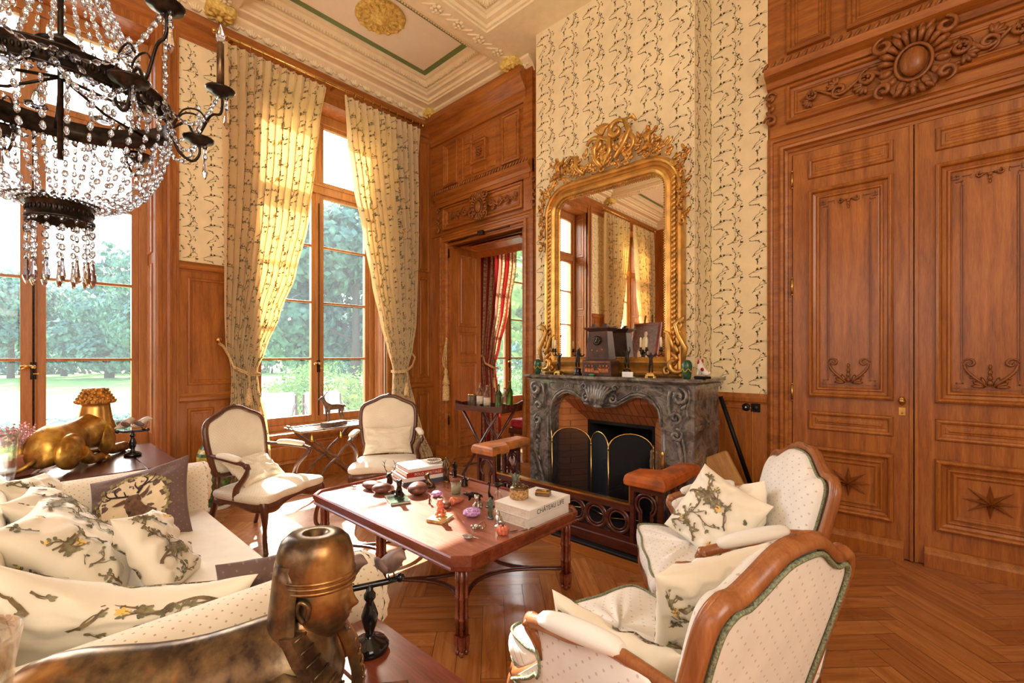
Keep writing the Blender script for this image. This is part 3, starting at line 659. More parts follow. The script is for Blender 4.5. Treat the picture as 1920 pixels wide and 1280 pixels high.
def door_leaf(n, x0, x1, knob):
    d = bpy.data.objects.new('door_%d' % n, None); COL.objects.link(d); d.location = (x0, YF, 0); d['kind'] = 'structure'
    W = x1-x0; b = M()
    b.box(0, W, -.045, 0, .005, 3.085)
    p0, p1 = (.105, W-.105)
    b.ring(p0, p1, 2.86, 3.02, -.045, PAN + [(.075, .016)]); b.ring(p0, p1, 1.13, 2.77, -.045, BOLD + [(.088, .006)])
    b.ring(p0, p1, .87, 1.02, -.045, PAN + [(.072, .016)]); b.ring(p0, p1, .255, .745, -.045, BOLD)
    b.ring(p0+.085, p1-.085, .34, .66, -.05, [(0, 0), (.008, .012), (.02, .012), (.03, .002), (.036, .002)])
    b.mould([(o+.04, z) for o, z in ((0, 0), (.05, 0), (.05, .09), (.04, .105), (.02, .13), (0, .14))], .0 if n == 1 else .05, W-.05 if n == 1 else W)
    for s in ((W-.02),) if n == 1 else (.0,): b.box(s, s+.02, -.06, 0, .005, 3.085)
    b.build('door_panelling', 'oak_upright', d, bevel=.002)
    c = M(); cx = W/2
    # star boss
    st = []; m = 8
    for k in range(16):
        a = 2*PI*k/16 + PI/2; rx_, rz_ = ((.135, .112) if k % 2 == 0 else (.040, .034)); st.append((cx+rx_*math.cos(a)*(1.12 if k % 4 else 1), -.055, .50+rz_*math.sin(a)))
    c.add(st + [(cx, -.115, .50)], [(k, (k+1) % 16, 16) for k in range(16)], False)
    # incised ribbon border of the tall panel
    q0, q1, z0, z1 = p0+.105, p1-.105, 1.235, 2.655
    y = -.055
    def bar(xa, za, xb, zb, w_=.006): c.box(min(xa, xb)-w_/2, max(xa, xb)+w_/2, y-.006, y, min(za, zb)-w_/2, max(za, zb)+w_/2)
    for dd in (0, .022):
        bar(q0+.035-dd*.5, z0+.06, q0+.035-dd*.5, z1-.06); bar(q1-.035+dd*.5, z0+.06, q1-.035+dd*.5, z1-.06)
        bar(q0+.03, z0+dd, q1-.03, z0+dd) if dd == 0 else None
    for sx in (-1, 1):
        ex = q0 if sx < 0 else q1
        for zz in (z0, z1): c.box(ex-.018, ex+.018, y-.008, y, zz-.018, zz+.018); c.rosette(ex, zz, .014, y-.01, 4, .006)
        bar(ex, z0+.035, ex-sx*.035, z0+.035); bar(ex, z0+.035, ex, z0+.02); bar(ex-sx*.03, z0+.035, ex-sx*.03, z0+.06); bar(ex-sx*.03, z1-.035, ex-sx*.03, z1-.06); bar(ex, z1-.035, ex-sx*.03, z1-.035)
        bar(ex-sx*.03, z1, ex-sx*.07, z1); bar(ex-sx*.07, z1, ex-sx*.07, z1-.02)
        # lower bouquet: S scrolls
        c.tube([(cx+sx*(.015+.0*t), y-.012, z0+.02) for t in (0,)] + [(cx+sx*(.02+.10*math.sin(t*PI*.5)), y-.012, z0+.03+.13*t) for t in (.2, .4, .6, .8, 1)], [.009, .009, .009, .008, .008, .007], 6)
        c.scroll(cx+sx*.095, z0+.17, .034, 0 if sx > 0 else PI, 1.1, y-.008, .008, sx)
        for k in range(6): c.ball((cx+sx*(.045+.014*k), y-.008, z0+.035+.006*k*k*.7), .0075, 6)
        for k in range(4): c.leaf3(cx+sx*.02, z0+.015, PI/2-sx*(.3+.4*k), .07, .022, y-.008, .010)
        c.scroll(cx+sx*.045, z1-.012, .02, PI/2, 1.1, y-.006, .006, -sx)
        c.leaf3(cx+sx*.01, z1-.01, PI*(0 if sx > 0 else 1), .05, .016, y-.004, .008)
    for k in range(4): c.ball((cx, y-.012, z0+.04+k*.035), 1, 8, rr=(.015-.002*k, .012, .02))
    for k in range(3): c.ball((cx, y-.008, z1-.02-k*.024), 1, 8, rr=(.014-.003*k, .01, .013))
    c.build('carving', 'oak_carved', d)
    hg = M()
    for z in (1.1, 1.96, 2.83):
        x = -.004 if n == 1 else W+.004; hg.tube([(x, -.05, z), (x, -.05, z+.12)], .009, 8); hg.ball((x, -.05, z+.128), .008, 6); hg.ball((x, -.05, z-.008), .008, 6)
    hg.build('hinge', 'brass', d)
    if knob:
        k = M(); k.lathe([(.008, 0), (.008, .03), (.014, .035), (.02, .05), (.021, .062), (.014, .076), (.002, .082)], 12, T=tr(W-.06, -.045, 1.135) @ rx(R(90)) )
        k.ball((W-.06, -.1, 1.135), 1, 12, rr=(.021, .02, .034)); k.build('door_knob', 'brass', d)
        k = M(); k.box(W-.078, W-.042, -.05, -.044, 1.03, 1.085); k.tube([(W-.06, -.05, 1.05), (W-.06, -.075, 1.045)], .006, 6); k.build('keyhole_plate', 'brass', d)
door_leaf(1, -.815, -.077, True); door_leaf(2, -.070, .665, False)
# ---- other walls (behind and to the right of the camera)
b = M(); b.box(XA-.5, XR+.3, YD-.3, YD, 0, TOP); o = b.build('wall_front', 'oak_upright', None); struct(o)
b = M(); b.box(XR, XR+.3, YD, 4.4, 0, TOP); o = b.build('wall_right', 'wallpaper', None); struct(o)
# neighbouring room seen through the doorway
b = M(); b.box(XA-.5, 2.0, 7.4, 7.6, 0, TOP); b.box(-1.9, -1.7, 4.75, 7.4, 0, TOP); b.box(XA-.1, 2.0, 4.7, 7.6, 4.9, 5.0); o = b.build('wall_beyond', 'pale_wall', None); struct(o)
# ---- ceiling: coffers, cornice
cl = wallgroup('ceiling', (0, 0, 0), 0)
b = M(); b.box(XA-.5, XR+.3, YD-.3, 4.8, 5.42, 5.62); b.build('ceiling_slab', 'plaster_cream', cl)
FL = Matrix(((1, 0, 0, 0), (0, 0, 1, 0), (0, 1, 0, 0), (0, 0, 0, 1)))   # ring's xz plane -> ceiling xy, height -> downwards
ys = [YD+.14, -1.4, 1.41, 4.06]; xs = [XA+.14, -3.7, -1.94, -.18, 1.4, XR-.14]
BZ = 4.99
pr = M(); gr = M(); fd = M(); dn = M()
for i in range(len(xs)-1):
    for j in range(3):
        pr.T = gr.T = fd.T = FL @ Matrix.Identity(4)
        x0, x1, z0, z1 = xs[i], xs[i+1], ys[j], ys[j+1]
        if i and j == 2:
            z1 = 3.62; pr.T = None; pr.box(x0, x1, 3.62, 4.35, 4.99, 5.05); pr.T = FL
        def U(z): return -(z)
        P_ = [(0, -4.99), (.13, -4.99), (.135, -5.01), (.16, -5.012), (.165, -5.045), (.22, -5.05), (.235, -5.075), (.26, -5.08), (.265, -5.12), (.30, -5.125), (.32, -5.16), (.35, -5.165), (.36, -5.2)]
        pr.ring(x0, x1, z0, z1, 0, P_, cap=False); gr.ring(x0, x1, z0, z1, 0, [(.36, -5.2), (.435, -5.2)], cap=False); fd.ring(x0, x1, z0, z1, 0, [(.435, -5.2), (.445, -5.195)])
        dd = .285
        nx = int((x1-x0-2*dd)/.034); ny = int((z1-z0-2*dd)/.034)
        for k in range(nx):
            for yy in (z0+dd, z1-dd-.02): x = x0+dd+k*(x1-x0-2*dd)/nx; dn.box(x, x+.018, yy, yy+.02, 5.095, 5.13)
        for k in range(ny):
            for xx in (x0+dd, x1-dd-.02): y = z0+dd+k*(z1-z0-2*dd)/ny; dn.box(xx, xx+.02, y, y+.018, 5.095, 5.13)
pr.build('coffer_moulding', 'plaster_cream', cl); gr.build('coffer_band', 'plaster_green', cl); fd.build('coffer_field', 'plaster_field', cl); dn.build('dentils', 'plaster_cream', cl)
# shell cornice round the room
b = M()
CP = [(0, 4.84), (.03, 4.85), (.05, 4.88), (.09, 4.93), (.15, 4.965), (.16, 5.0), (0, 5.02)]
b.T = tr(XA, 0, 0) @ rz(R(90)); b.mould(CP, YD, 4.2)
b.T = tr(0, 4.2, 0); b.mould(CP, XA, -3.44); b.T = None
b.mould([(o-4.3, z) for o, z in CP], BX1, XR)
b.T = tr(XR, 0, 0) @ rz(R(-90)); b.mould(CP, -4.3, 4.0); b.T = tr(0, YD, 0) @ rz(R(180)); b.mould(CP, -XR, -XA)
b.T = None; rr = random.Random(2)
def shells(T, x0, x1):
    b.T = T; n = int((x1-x0)/.17)
    for k in range(n):
        x = x0+(k+.5)*(x1-x0)/n
        for q in range(5): b.ball((x+(q-2)*.022, -.085-.01*(2-abs(q-2)), 4.925), 1, 6, T=ry(R((q-2)*16)), rr=(.014, .016, .045))
        b.scroll(x+.085, 4.93, .028, 0, 1.1, -.09, .009)
    b.T = None
shells(tr(XA, 0, 0) @ rz(R(90)), -4.0, 4.2); shells(tr(0, 4.2, 0), XA, -3.5); shells(tr(0, 4.3, 0), -1.4, XR)
# relief flowers under the beams
for xb in xs[1:-1]:
    y = YD+.3; k = 0
    while y < 4.0:
        if k % 3 == 0:
            for q in range(6): a = q*PI/3; b.ball((xb+.045*math.cos(a), y+.045*math.sin(a), 4.985), 1, 6, rr=(.028, .028, .014))
            b.ball((xb, y, 4.98), .02, 6)
        else: b.ball((xb, y, 4.988), 1, 6, T=rz(R(50)), rr=(.075, .012, .012)); b.ball((xb+.03, y+.03, 4.988), 1, 6, T=rz(R(50)), rr=(.05, .01, .01))
        y += .1; k += 1
for yb in ys[1:-1]:
    x = XA+.3; k = 0
    while x < XR-.2:
        if k % 3 == 0:
            for q in range(6): a = q*PI/3; b.ball((x+.045*math.cos(a), yb+.045*math.sin(a), 4.985), 1, 6, rr=(.028, .028, .014))
            b.ball((x, yb, 4.98), .02, 6)
        else: b.ball((x, yb, 4.988), 1, 6, T=rz(R(-40)), rr=(.075, .012, .012))
        x += .1; k += 1
b.build('cornice_relief', 'plaster_cream', cl)
g = M()
for x, y in [(XA+.14, yy) for yy in (-1.4, 1.41)] + [(xx, 4.06) for xx in xs[1:-1]] + [(XA+.12, 4.08)]:
    g.bev(x-.13, x+.13, y-.13, y+.13, 4.90, 5.0, .03)
    for q in range(8): a = q*PI/4; g.ball((x+.08*math.cos(a), y+.08*math.sin(a), 4.895), 1, 6, T=rz(a), rr=(.05, .022, .015))
    g.ball((x, y, 4.885), .03, 8)
g.build('gilded_boss', 'plaster_gold', cl)
g = M()
for cx, cy in ((-4.45, 2.72), (-4.45, 0), (-2.82, 2.72)):
    g.lathe([(.26, 5.2), (.27, 5.185), (.22, 5.17), (.2, 5.18), (.1, 5.16), (.06, 5.14), (.03, 5.11), (.001, 5.09)], 28, (cx, cy, 0))
    for q in range(14): a = q*2*PI/14; g.ball((cx+.235*math.cos(a), cy+.235*math.sin(a), 5.175), 1, 6, T=rz(a), rr=(.04, .035, .018)); g.ball((cx+.15*math.cos(a+.2), cy+.15*math.sin(a+.2), 5.165), 1, 6, T=rz(a), rr=(.05, .018, .018))
g.build('ceiling_rosette', 'plaster_gold', cl)

area('rear_fill', (-1.0, YD+.05, 2.3), (R(90), 0, 0), 3.6, 2.6, FILL1, (1, .95, .88))  # added fill lamp behind the camera; the wall there has no window
area('side_fill', (XR-.05, -1.7, 3.5), (0, R(90), 0), 2.4, 3.6, FILL2, (1, .93, .84))  # added fill lamp high on the right wall, no window modelled behind it
# ================================================================ fireplace
MX, MY, MZ = -2.19, 3.56, 1.27
fp = thing('fireplace', 'dark veined marble fireplace with carved scrolls and serpentine opening, below the gilt mirror', 'fireplace', (MX, 0, 0))
def opening():
    """half outline of the opening, from the centre out: (x, z)"""
    return [(0, .99), (.06, .985), (.14, .995), (.22, 1.04), (.30, 1.085), (.37, 1.098), (.43, 1.085), (.50, 1.04), (.545, .98), (.565, .91), (.57, .84), (.57, 0)]
hf = opening(); out = [(-x, z) for x, z in hf[::-1]] + hf[1:]
def plate(b, inner, xo, zt, y0, y1, n=1):
    # strip between the opening outline and the outer rectangle
    vs = []; fs = []
    def outer(x, z):
        if z <= .92 : return (math.copysign(xo, x), z if z < .5 else (.88 if z < .86 else zt))
        return (x*1.0 if abs(x) < .5 else math.copysign(.68, x), zt)
    for (x, z) in inner:
        ox, oz = outer(x, z)
        vs += [(x, y0, z), (ox, y0, oz), (x, y1, z), (ox, y1, oz)]
    for i in range(len(inner)-1):
        a = 4*i; c = a+4; fs += [(a, c, c+1, a+1), (a+2, a+3, c+3, c+2), (a, a+2, c+2, c), (a+1, c+1, c+3, a+3)]
    b.add(vs, fs, False)
inner = []
for i, (x, z) in enumerate(out):
    inner.append((x, z))
    if (i == 1): pass
# corner points so that the outer rectangle stays square
inner = []
for x, z in out: inner.append((x, z))
b = M(); 
xo = .84
lst = []
for x, z in out: lst.append((x, z))
plate(b, lst, xo, 1.225, MY+.03, MY+.16)
# side returns
for s in (-1, 1):
    x0, x1 = sorted((s*(xo-.12), s*(xo-.003))); b.box(x0, x1, MY+.16, 3.88 if s < 0 else 4.16, 0, 1.225)
b.build('chimneypiece', 'marble_grey', fp, bevel=.004)
# shelf: serpentine plan, moulded edge
b = M()
def shelf_ring(o, z):
    p = []
    for i in range(25):
        t = i/24*2-1; x = t*(xo+.035+o); y = MY - .005 - o - .035*math.cos(t*PI*1.5)**2*(1-abs(t)**6) ; p.append((x, y, z))
    p += [(xo+.035+o, 4.19, z), (xo-.1, 4.19, z), (xo-.1, 3.87, z), (-xo-.035-o, 3.87, z)]
    return p
rs = [shelf_ring(-.03, 1.222), shelf_ring(-.012, 1.23), shelf_ring(0, 1.238), shelf_ring(.012, 1.246), shelf_ring(.012, 1.262), shelf_ring(.004, MZ)]
b.loft(rs, sm=False); b.build('mantel_shelf', 'marble_grey', fp)
# carving
c = M(); y = MY+.03
c.tube([(x, y-.008, z+.03) for x, z in out if z > .2] , .013, 6); c.tube([(x*1.02, y-.004, z+.055) for x, z in out if z > .8], .006, 6)
for s in (-1, 1):
    c.tube([(s*.60, y-.006, zz) for zz in (.03, .3, .6, .86)], .010, 6)
    # leg scrolls
    c.tube([(s*(.70+.055*math.sin(t*PI*1.6)), y-.03+.02*t, .80-.72*t) for t in [k/14 for k in range(15)]], [.020-.007*k/14 for k in range(15)], 8)
    c.tube([(s*(.745+.03*math.sin(t*PI*1.4)), y-.02, .82-.5*t) for t in [k/12 for k in range(13)]], .011, 6)
    c.scroll(s*.71, .82, .055, PI/2, 1.3, y-.03, .017, -s); c.scroll(s*.69, .09, .05, -PI/2, 1.3, y-.02, .016, s)
    c.scroll(s*.735, 1.13, .07, PI/2 if s > 0 else PI/2, 1.3, y-.03, .02, -s); c.scroll(s*.70, .96, .05, -PI/2, 1.3, y-.028, .017, s)
    c.tube([(s*(.66-.02*math.sin(t*PI)), y-.025, 1.18-.22*t) for t in [k/8 for k in range(9)]], .014, 6)
    c.tube([(s*(.80+.01*math.sin(t*PI*2)), y-.02, 1.19-.24*t) for t in [k/8 for k in range(9)]], .010, 6)
    for k in range(6): c.leaf3(s*.735, 1.02+.02*k, PI/2 + s*(-.8+.35*k), .08, .03, y-.025, .015)
    for k in range(9): c.leaf3(s*.73+.02*math.sin(k*2.2), .68-.055*k, -PI/2 + (-1)**k*.6, .07, .03, y-.022, .015)
    for k in range(4): c.scroll(s*(.77-.012*k), .52-.12*k, .026, PI*.2*k, 1.1, y-.02, .009, s)
    # round boss and sunk panels
    for r_ in (.04, .026): c.tube([(s*.36+r_*math.cos(a), y-.004, 1.165+r_*1.05*math.sin(a)) for a in [2*PI*k/20 for k in range(20)]], .0055, 5, closed=True)
    c.ball((s*.36, y-.002, 1.165), 1, 10, rr=(.016, .01, .02))
    for xa, xb in ((.15, .30), (.42, .585)):
        c.tube([(s*xa, y-.002, 1.19), (s*xb, y-.002, 1.19), (s*xb, y-.002, 1.145), (s*(xb-.03), y-.002, 1.125), (s*(xa+.03), y-.002, 1.125), (s*xa, y-.002, 1.08 if xa < .2 else 1.125)], .005, 5, closed=True)
    # mouldings of the side return
c.box(xo-.004, xo+.014, MY+.05, 4.14, .86, .90); c.box(xo-.004, xo+.02, MY+.04, 4.15, 1.19, 1.225); c.box(xo-.004, xo+.014, MY+.04, 4.14, 0, .09)
# centre shell
for k in range(9):
    t = (k-4)/4; c.tube([(t*.045, y-.05, 1.0), (t*.07, y-.075, 1.06), (t*.095, y-.07, 1.12), (t*.13, y-.045, 1.18-.03*t*t), (t*.15, y-.04, 1.205-.05*t*t)], [.010, .014, .017, .015, .008], 6)
for s in (-1, 1):
    c.scroll(s*.135, 1.075, .045, PI/2, 1.25, y-.03, .014, -s); c.scroll(s*.16, 1.17, .032, 0 if s > 0 else PI, 1.2, y-.03, .011, s)
    for k in range(4): c.leaf3(s*.10, 1.01+.02*k, (PI if s < 0 else 0)+s*(.1+.3*k), .085, .026, y-.02, .012)
c.ball((0, y-.05, 1.0), 1, 10, rr=(.05, .03, .022))
c.build('carved_ornament', 'marble_grey', fp)
# brick lining
b = M(); Yf, Yb = 3.73, 3.98
oL, oR, oT, iL, iR, iT = -.62, .62, 1.13, -.37, .33, .79
b.quad((oL, Yf, 0), (oL+.1, Yf, 0), (oL+.1, Yf, oT-.1), (oL, Yf, oT)); b.quad((oL+.1, Yf, 0), (iL, Yb, 0), (iL, Yb, iT), (oL+.1, Yf, oT-.1)); b.build('brick_jamb', 'brick_face', fp); b = M()
b.quad((oR-.1, Yf, 0), (oR, Yf, 0), (oR, Yf, oT), (oR-.1, Yf, oT-.1)); b.quad((iR, Yb, 0), (oR-.1, Yf, 0), (oR-.1, Yf, oT-.1), (iR, Yb, iT))
b.build('brick_jamb', 'brick_face', fp)
b = M(); b.quad((oL+.1, Yf, oT-.1), (iL, Yb, iT), (iR, Yb, iT), (oR-.1, Yf, oT-.1)); b.quad((oL, Yf, oT), (oL+.1, Yf, oT-.1), (oR-.1, Yf, oT-.1), (oR, Yf, oT))
b.build('brick_lintel', 'brick_upright', fp)
b = M(); b.ring(iL-.03, iR+.03, -.03, iT+.03, Yb+.01, [(0, 0), (0, .03), (.045, .03), (.045, -.02)], cap=False)
for q in ((iL, Yb, iL+.06, 4.55), (iR, Yb, iR-.06, 4.55)): b.quad((q[0], q[1], 0), (q[2], q[3], 0), (q[2], q[3], iT), (q[0], q[1], iT))
b.quad((iL, 4.55, 0), (iR, 4.55, 0), (iR, 4.55, 1), (iL, 4.55, 1)); b.quad((iL, Yb, iT), (iL, 4.58, iT+.2), (iR, 4.58, iT+.2), (iR, Yb, iT))
b.build('firebox', 'soot', fp)
# hearth stone
b = M(); b.bev(-1.10, .90, 2.94, 3.60, 0, .022, .004); b.box(-.60, .60, 3.60, 4.56, 0, .02); hs = wallgroup('hearth', (MX, 0, 0), 0); b.build('hearth_slab', 'slate_black', hs)
b = M(); b.bev(-1.16, .96, 2.80, 2.935, 0, .006, .002); b.bev(-1.24, -1.105, 2.80, 3.6, 0, .006, .002); b.build('hearth_border', 'oak_level', hs)
# andirons
for x in (-.20, .13):
    a = thing('andiron', ('iron andiron with ball finial behind the fire screen, left of the pair', 'iron andiron with ball finial behind the fire screen, right of the pair')[x > 0], 'andiron', (MX+x, 4.02, .02))
    b = M(); b.lathe([(.05, 0), (.05, .02), (.02, .04), (.03, .08), (.014, .10), (.03, .14), (.018, .18), (.034, .22), (.014, .25), (.02, .30), (.012, .32)], 12); b.build('turned_post', 'iron', a)
    b = M(); b.ball((0, 0, .36), .048, 14); b.build('ball_finial', 'iron', a)
    b = M(); b.box(-.012, .012, 0, .38, .05, .075); b.box(-.012, .012, .35, .38, -.0, .05); b.build('log_bar', 'iron', a)

# club fender with leather seats
fd = thing('club_fender', 'mahogany club fender with pierced rings and tan leather corner seats round the hearth', 'fender', (0, 0, .022))
FX0, FX1, FY = -3.22, -1.33, 2.99
b = M(); b.bev(FX0, FX1, FY, FY+.09, 0, .085, .008); b.bev(FX0, FX0+.09, FY+.09, 3.53, 0, .085, .008); b.bev(FX1-.09, FX1, FY+.09, 3.53, 0, .085, .008)
b.box(FX0+.27, FX1-.27, FY+.03, FY+.065, .085, .115); b.box(FX0+.27, FX1-.27, FY+.025, FY+.07, .30, .345); b.build('plinth_and_rail', 'mahogany_dark', fd)
b = M(); L = FX1-FX0-.56; n = 7
for k in range(n):
    cx = FX0+.28+(k+.5)*L/n; cz = .208
    for r_, q in ((.090, .013), (.066, .007)):
        b.tube([(cx+r_*1.04*math.cos(a), FY+.042, cz+r_*math.sin(a)) for a in [2*PI*j/22 for j in range(22)]], [(q*1.2, q)]*22, 8, closed=True)
b.build('pierced_rings', 'mahogany_dark', fd)
b = M(); b.box(FX0+.27, FX1-.27, FY+.02, FY+.075, .345, .36); b.box(FX0+.262, FX0+.274, FY+.02, FY+.075, .345, .52); b.box(FX1-.274, FX1-.262, FY+.02, FY+.075, .345, .52); b.build('brass_rim', 'brass', fd)
def keyhole(b, cx, y, T=None):
    # panel frame and moulded keyhole outline
    b.T = T; b.box(cx-.12, cx-.09, y, y+.035, .08, .5); b.box(cx+.09, cx+.12, y, y+.035, .08, .5); b.box(cx-.09, cx+.09, y, y+.035, .46, .5)
    for r_, q in ((.078, .011), (.056, .007)):
        a0 = math.asin(min(1, r_*.62/r_)); pts = [(cx-r_*.62, y+.01, .09)] + [(cx-r_*.62, y+.01, z) for z in (.2, .3)]
        k0 = PI+math.acos(.62)
        pts += [(cx+r_*math.cos(t), y+.01, .375+r_*math.sin(t)) for t in [k0 - (k0+math.acos(.62)*1)*j/16 for j in range(17)]]
        pts += [(cx+r_*.62, y+.01, z) for z in (.3, .2, .09)]
        b.tube(pts, q, 6)
    b.T = None
for s, xc, hx in ((0, FX0+.14, FX0), (1, FX1-.14, FX1)):
    b = M(); keyhole(b, xc, FY+.01)
    T = tr(FX0+.08, FY, 0) @ rz(R(90)) if s == 0 else tr(FX1-.08, FY, 0) @ rz(R(90))
    b.build('pierced_post', 'mahogany_dark', fd); b = M(); keyhole(b, .42, -.03, T); b.build('pierced_post', 'mahogany_dark', fd)
    w = .27; x0, x1 = (FX0-.02, FX0+w) if s == 0 else (FX1-w-.02, FX1+.02)
    sx0, sx1 = (FX0-.02, FX0+.17) if s == 0 else (FX1-.15, FX1+.02)
    poly = [(x0, FY-.03), (x1, FY-.03), (x1, FY+.20), (sx1, FY+.27), (sx1, 3.62), (sx0, 3.62)] if s == 0 else [(x0, FY-.03), (x1, FY-.03), (sx1, 3.62), (sx0, 3.62), (sx0, FY+.27), (x0, FY+.20)]
    b = M(); rs = []
    cxp = sum(p[0] for p in poly)/len(poly); cyp = sum(p[1] for p in poly)/len(poly)
    def sub(poly, ins):
        n = len(poly); res = []
        for i in range(n):
            p0, p1, p2 = V(poly[i-1]), V(poly[i]), V(poly[(i+1) % n]); d1 = (p1-p0).normalized(); d2 = (p2-p1).normalized()
            n1 = V((-d1.y, d1.x)); n2 = V((-d2.y, d2.x)); m = (n1+n2); m = m/max(.3, m.dot(n1)); q = p1+m*ins; res.append((q.x, q.y))
        return res
    for ins, z in ((.012, .50), (.0, .51), (-.002, .54), (.004, .57), (.018, .585), (.05, .592)): rs.append([(x, y_, z) for x, y_ in sub(poly, ins)])
    b.loft(rs, sm=False); b.build('leather_seat', 'leather_pale' if s == 0 else 'leather', fd, bevel=.006)
# folding brass fire screen
fs = thing('fire_screen', 'folding brass-framed mesh fire screen with arched panels in the fireplace', 'fire screen', (0, 0, .022))
pts = [(-2.72, 3.47), (-2.68, 3.46), (-2.36, 3.62), (-2.14, 3.50), (-1.68, 3.58)]
pts = [(-2.80, 3.62), (-2.66, 3.48), (-2.30, 3.60), (-2.06, 3.50), (-1.72, 3.66)]
for i in range(4):
    (xa, ya), (xb, yb) = pts[i], pts[i+1]; L = math.hypot(xb-xa, yb-ya); T = tr(xa, ya, 0) @ rz(math.atan2(yb-ya, xb-xa))
    ht = .62; b = M(); b.T = T; arch = [(L/2 - L/2*math.cos(t), 0, ht + min(.14, L/2)*math.sin(t)) for t in [PI*k/12 for k in range(13)]]
    b.tube([(0, 0, .02), (0, 0, ht)] , .006, 6); b.tube([(L, 0, .02), (L, 0, ht)], .006, 6); b.tube(arch, .006, 6); b.tube([(0, 0, .02), (L, 0, .02)], .005, 6)
    b.lathe([(.009, ht-.01), (.011, ht), (.006, ht+.01), (.009, ht+.025), (.002, ht+.055)], 8, (L, 0, 0))
    fo = b.build('screen_frame', 'brass', fs)
    b = M(); b.T = T; poly = [(0, .02)] + [(p[0], p[2]) for p in arch] + [(L, .02)]; b.prism(poly, .001, .003); b.build('screen_mesh', 'mesh_black', fo)
# companion set
for k, (x, col) in enumerate(((-1.66, 'horn'), (-1.615, 'horn'), (-1.565, 'brass'))):
    a = thing('fire_iron', ('fire iron with dark horn handle standing by the fireplace, leftmost of three', 'fire iron with dark horn handle standing by the fireplace, middle of three', 'fire iron with brass handle standing by the fireplace, rightmost of three')[k], 'fire iron', (x, 3.50, .022), 0, 'fire irons')
    b = M(); b.tube([(0, 0, 0), (0, 0, .50)], .006, 6); b.ball((0, 0, .50), .012, 8); b.build('shaft', 'brass', a)
    b = M(); b.lathe([(.008, .50), (.014, .53), (.017, .58), (.010, .61), (.014, .64), (.010, .66), (.001, .672)], 10); b.build('handle', col, a)

# ================================================================ gilt mirror
mr = thing('gilt_mirror', 'tall gilt-framed mirror with carved cherub crest leaning on the mantelpiece', 'mirror', (-2.265, 3.80, MZ))
b = M(); W2 = .74
b.rring(-W2, W2, 0, 1.95, .30, .06, [(0, -.01), (0, .06), (.012, .075), (.03, .08), (.045, .07), (.05, .05), (.075, .055), (.10, .085), (.125, .095), (.145, .08), (.155, .06), (.165, .055), (.172, .04), (.172, .0)])
b.box(-W2+.01, W2-.01, .045, .065, .01, 1.75); b.build('frame', 'gilt', mr)
b = M(); b.rring(-W2, W2, 0, 1.95, .30, .03, [(.168, 0)], cap=True); b.build('mirror_plate', 'mirror_glass', mr)
for s in (-1, 1):
    b = M(); z = .12
    while z < 1.72: b.ball((s*(W2-.075), -.005, z), 1, 6, T=ry(R(35)), rr=(.021, .026, .034)); z += .044
    b.build('rope_moulding', 'gilt', mr)
b = M()
z = .17
while z < 1.64: 
    for s in (-1, 1): b.ball((s*(W2-.165), -.0, z), .007, 5)
    z += .021
x = -W2+.17
while x < W2-.165: b.ball((x, 0, .17), .007, 5); x += .021
x = -W2+.31
while x < W2-.31: b.ball((x, 0, 1.785), .007, 5); x += .021
for s in (-1, 1):
    for k in range(11): a = (k+.0)*PI/20; b.ball((s*(W2-.30+.135*math.cos(a)), 0, 1.65+.135*math.sin(a)), .007, 5)
b.build('beading', 'gilt_dark', mr)
# crest
b = M(); y = -.02
def curlpair(b, cx, cz, s, r, a0=PI/2): b.scroll(cx, cz, r, a0, 1.25, y, r*.3, s)
b.scroll(-.10, 2.20, .10, PI*.9, .9, y, .028, -1); b.scroll(.13, 2.28, .10, PI*.1, 1.1, y, .03, 1); b.scroll(.22, 2.14, .10, -PI/2, 1.1, y, .028, 1); b.scroll(-.38, 2.10, .08, PI*.6, 1.1, y, .022, 1)
b.tube([(-.02, y-.02, 1.97), (-.09, y-.03, 2.06), (-.10, y-.03, 2.16), (-.03, y-.03, 2.25), (.06, y-.03, 2.21), (.07, y-.03, 2.10), (.0, y-.02, 1.98)], [.02, .026, .028, .024, .028, .026, .018], 8)
b.ball((-.015, y, 2.10), 1, 10, rr=(.06, .03, .10))
for k in range(9): t = (k-4)/4; b.tube([(-.02, y-.02, 2.27), (-.02+t*.05, y-.04, 2.33), (-.02+t*.085, y-.02, 2.38-.03*t*t)], [.010, .017, .010], 6)
b.tube([(.12, y-.02, 2.02), (.20, y-.03, 2.10), (.27, y-.03, 2.22), (.22, y-.03, 2.34), (.30, y-.02, 2.35), (.33, y-.02, 2.30)], [.022, .026, .03, .024, .02, .013], 8)
b.tube([(-.22, y-.02, 1.96), (-.30, y-.03, 2.03), (-.30, y-.03, 2.14), (-.38, y-.02, 2.17), (-.41, y-.02, 2.11)], [.02, .024, .026, .018, .012], 8)
rr_ = random.Random(4)
for k in range(170):
    t = rr_.uniform(-1, 1); cx = t*.70; top = 2.03 + .12*(1-abs(t)) + .02*math.sin(t*17) - (max(0, abs(t)-.8)*1.0); cz = rr_.uniform(1.95 - max(0, abs(t)-.75)*.6, top)
    if rr_.random() < .35: b.scroll(cx, cz, rr_.uniform(.02, .038), rr_.uniform(0, 6), 1.1, y-.01, .009, rr_.choice((-1, 1)))
    else: b.leaf3(cx, cz, rr_.uniform(.2, 2.9), rr_.uniform(.05, .10), .03, y-.01-rr_.uniform(0, .02), .014)
b.build('crest', 'gilt', mr)
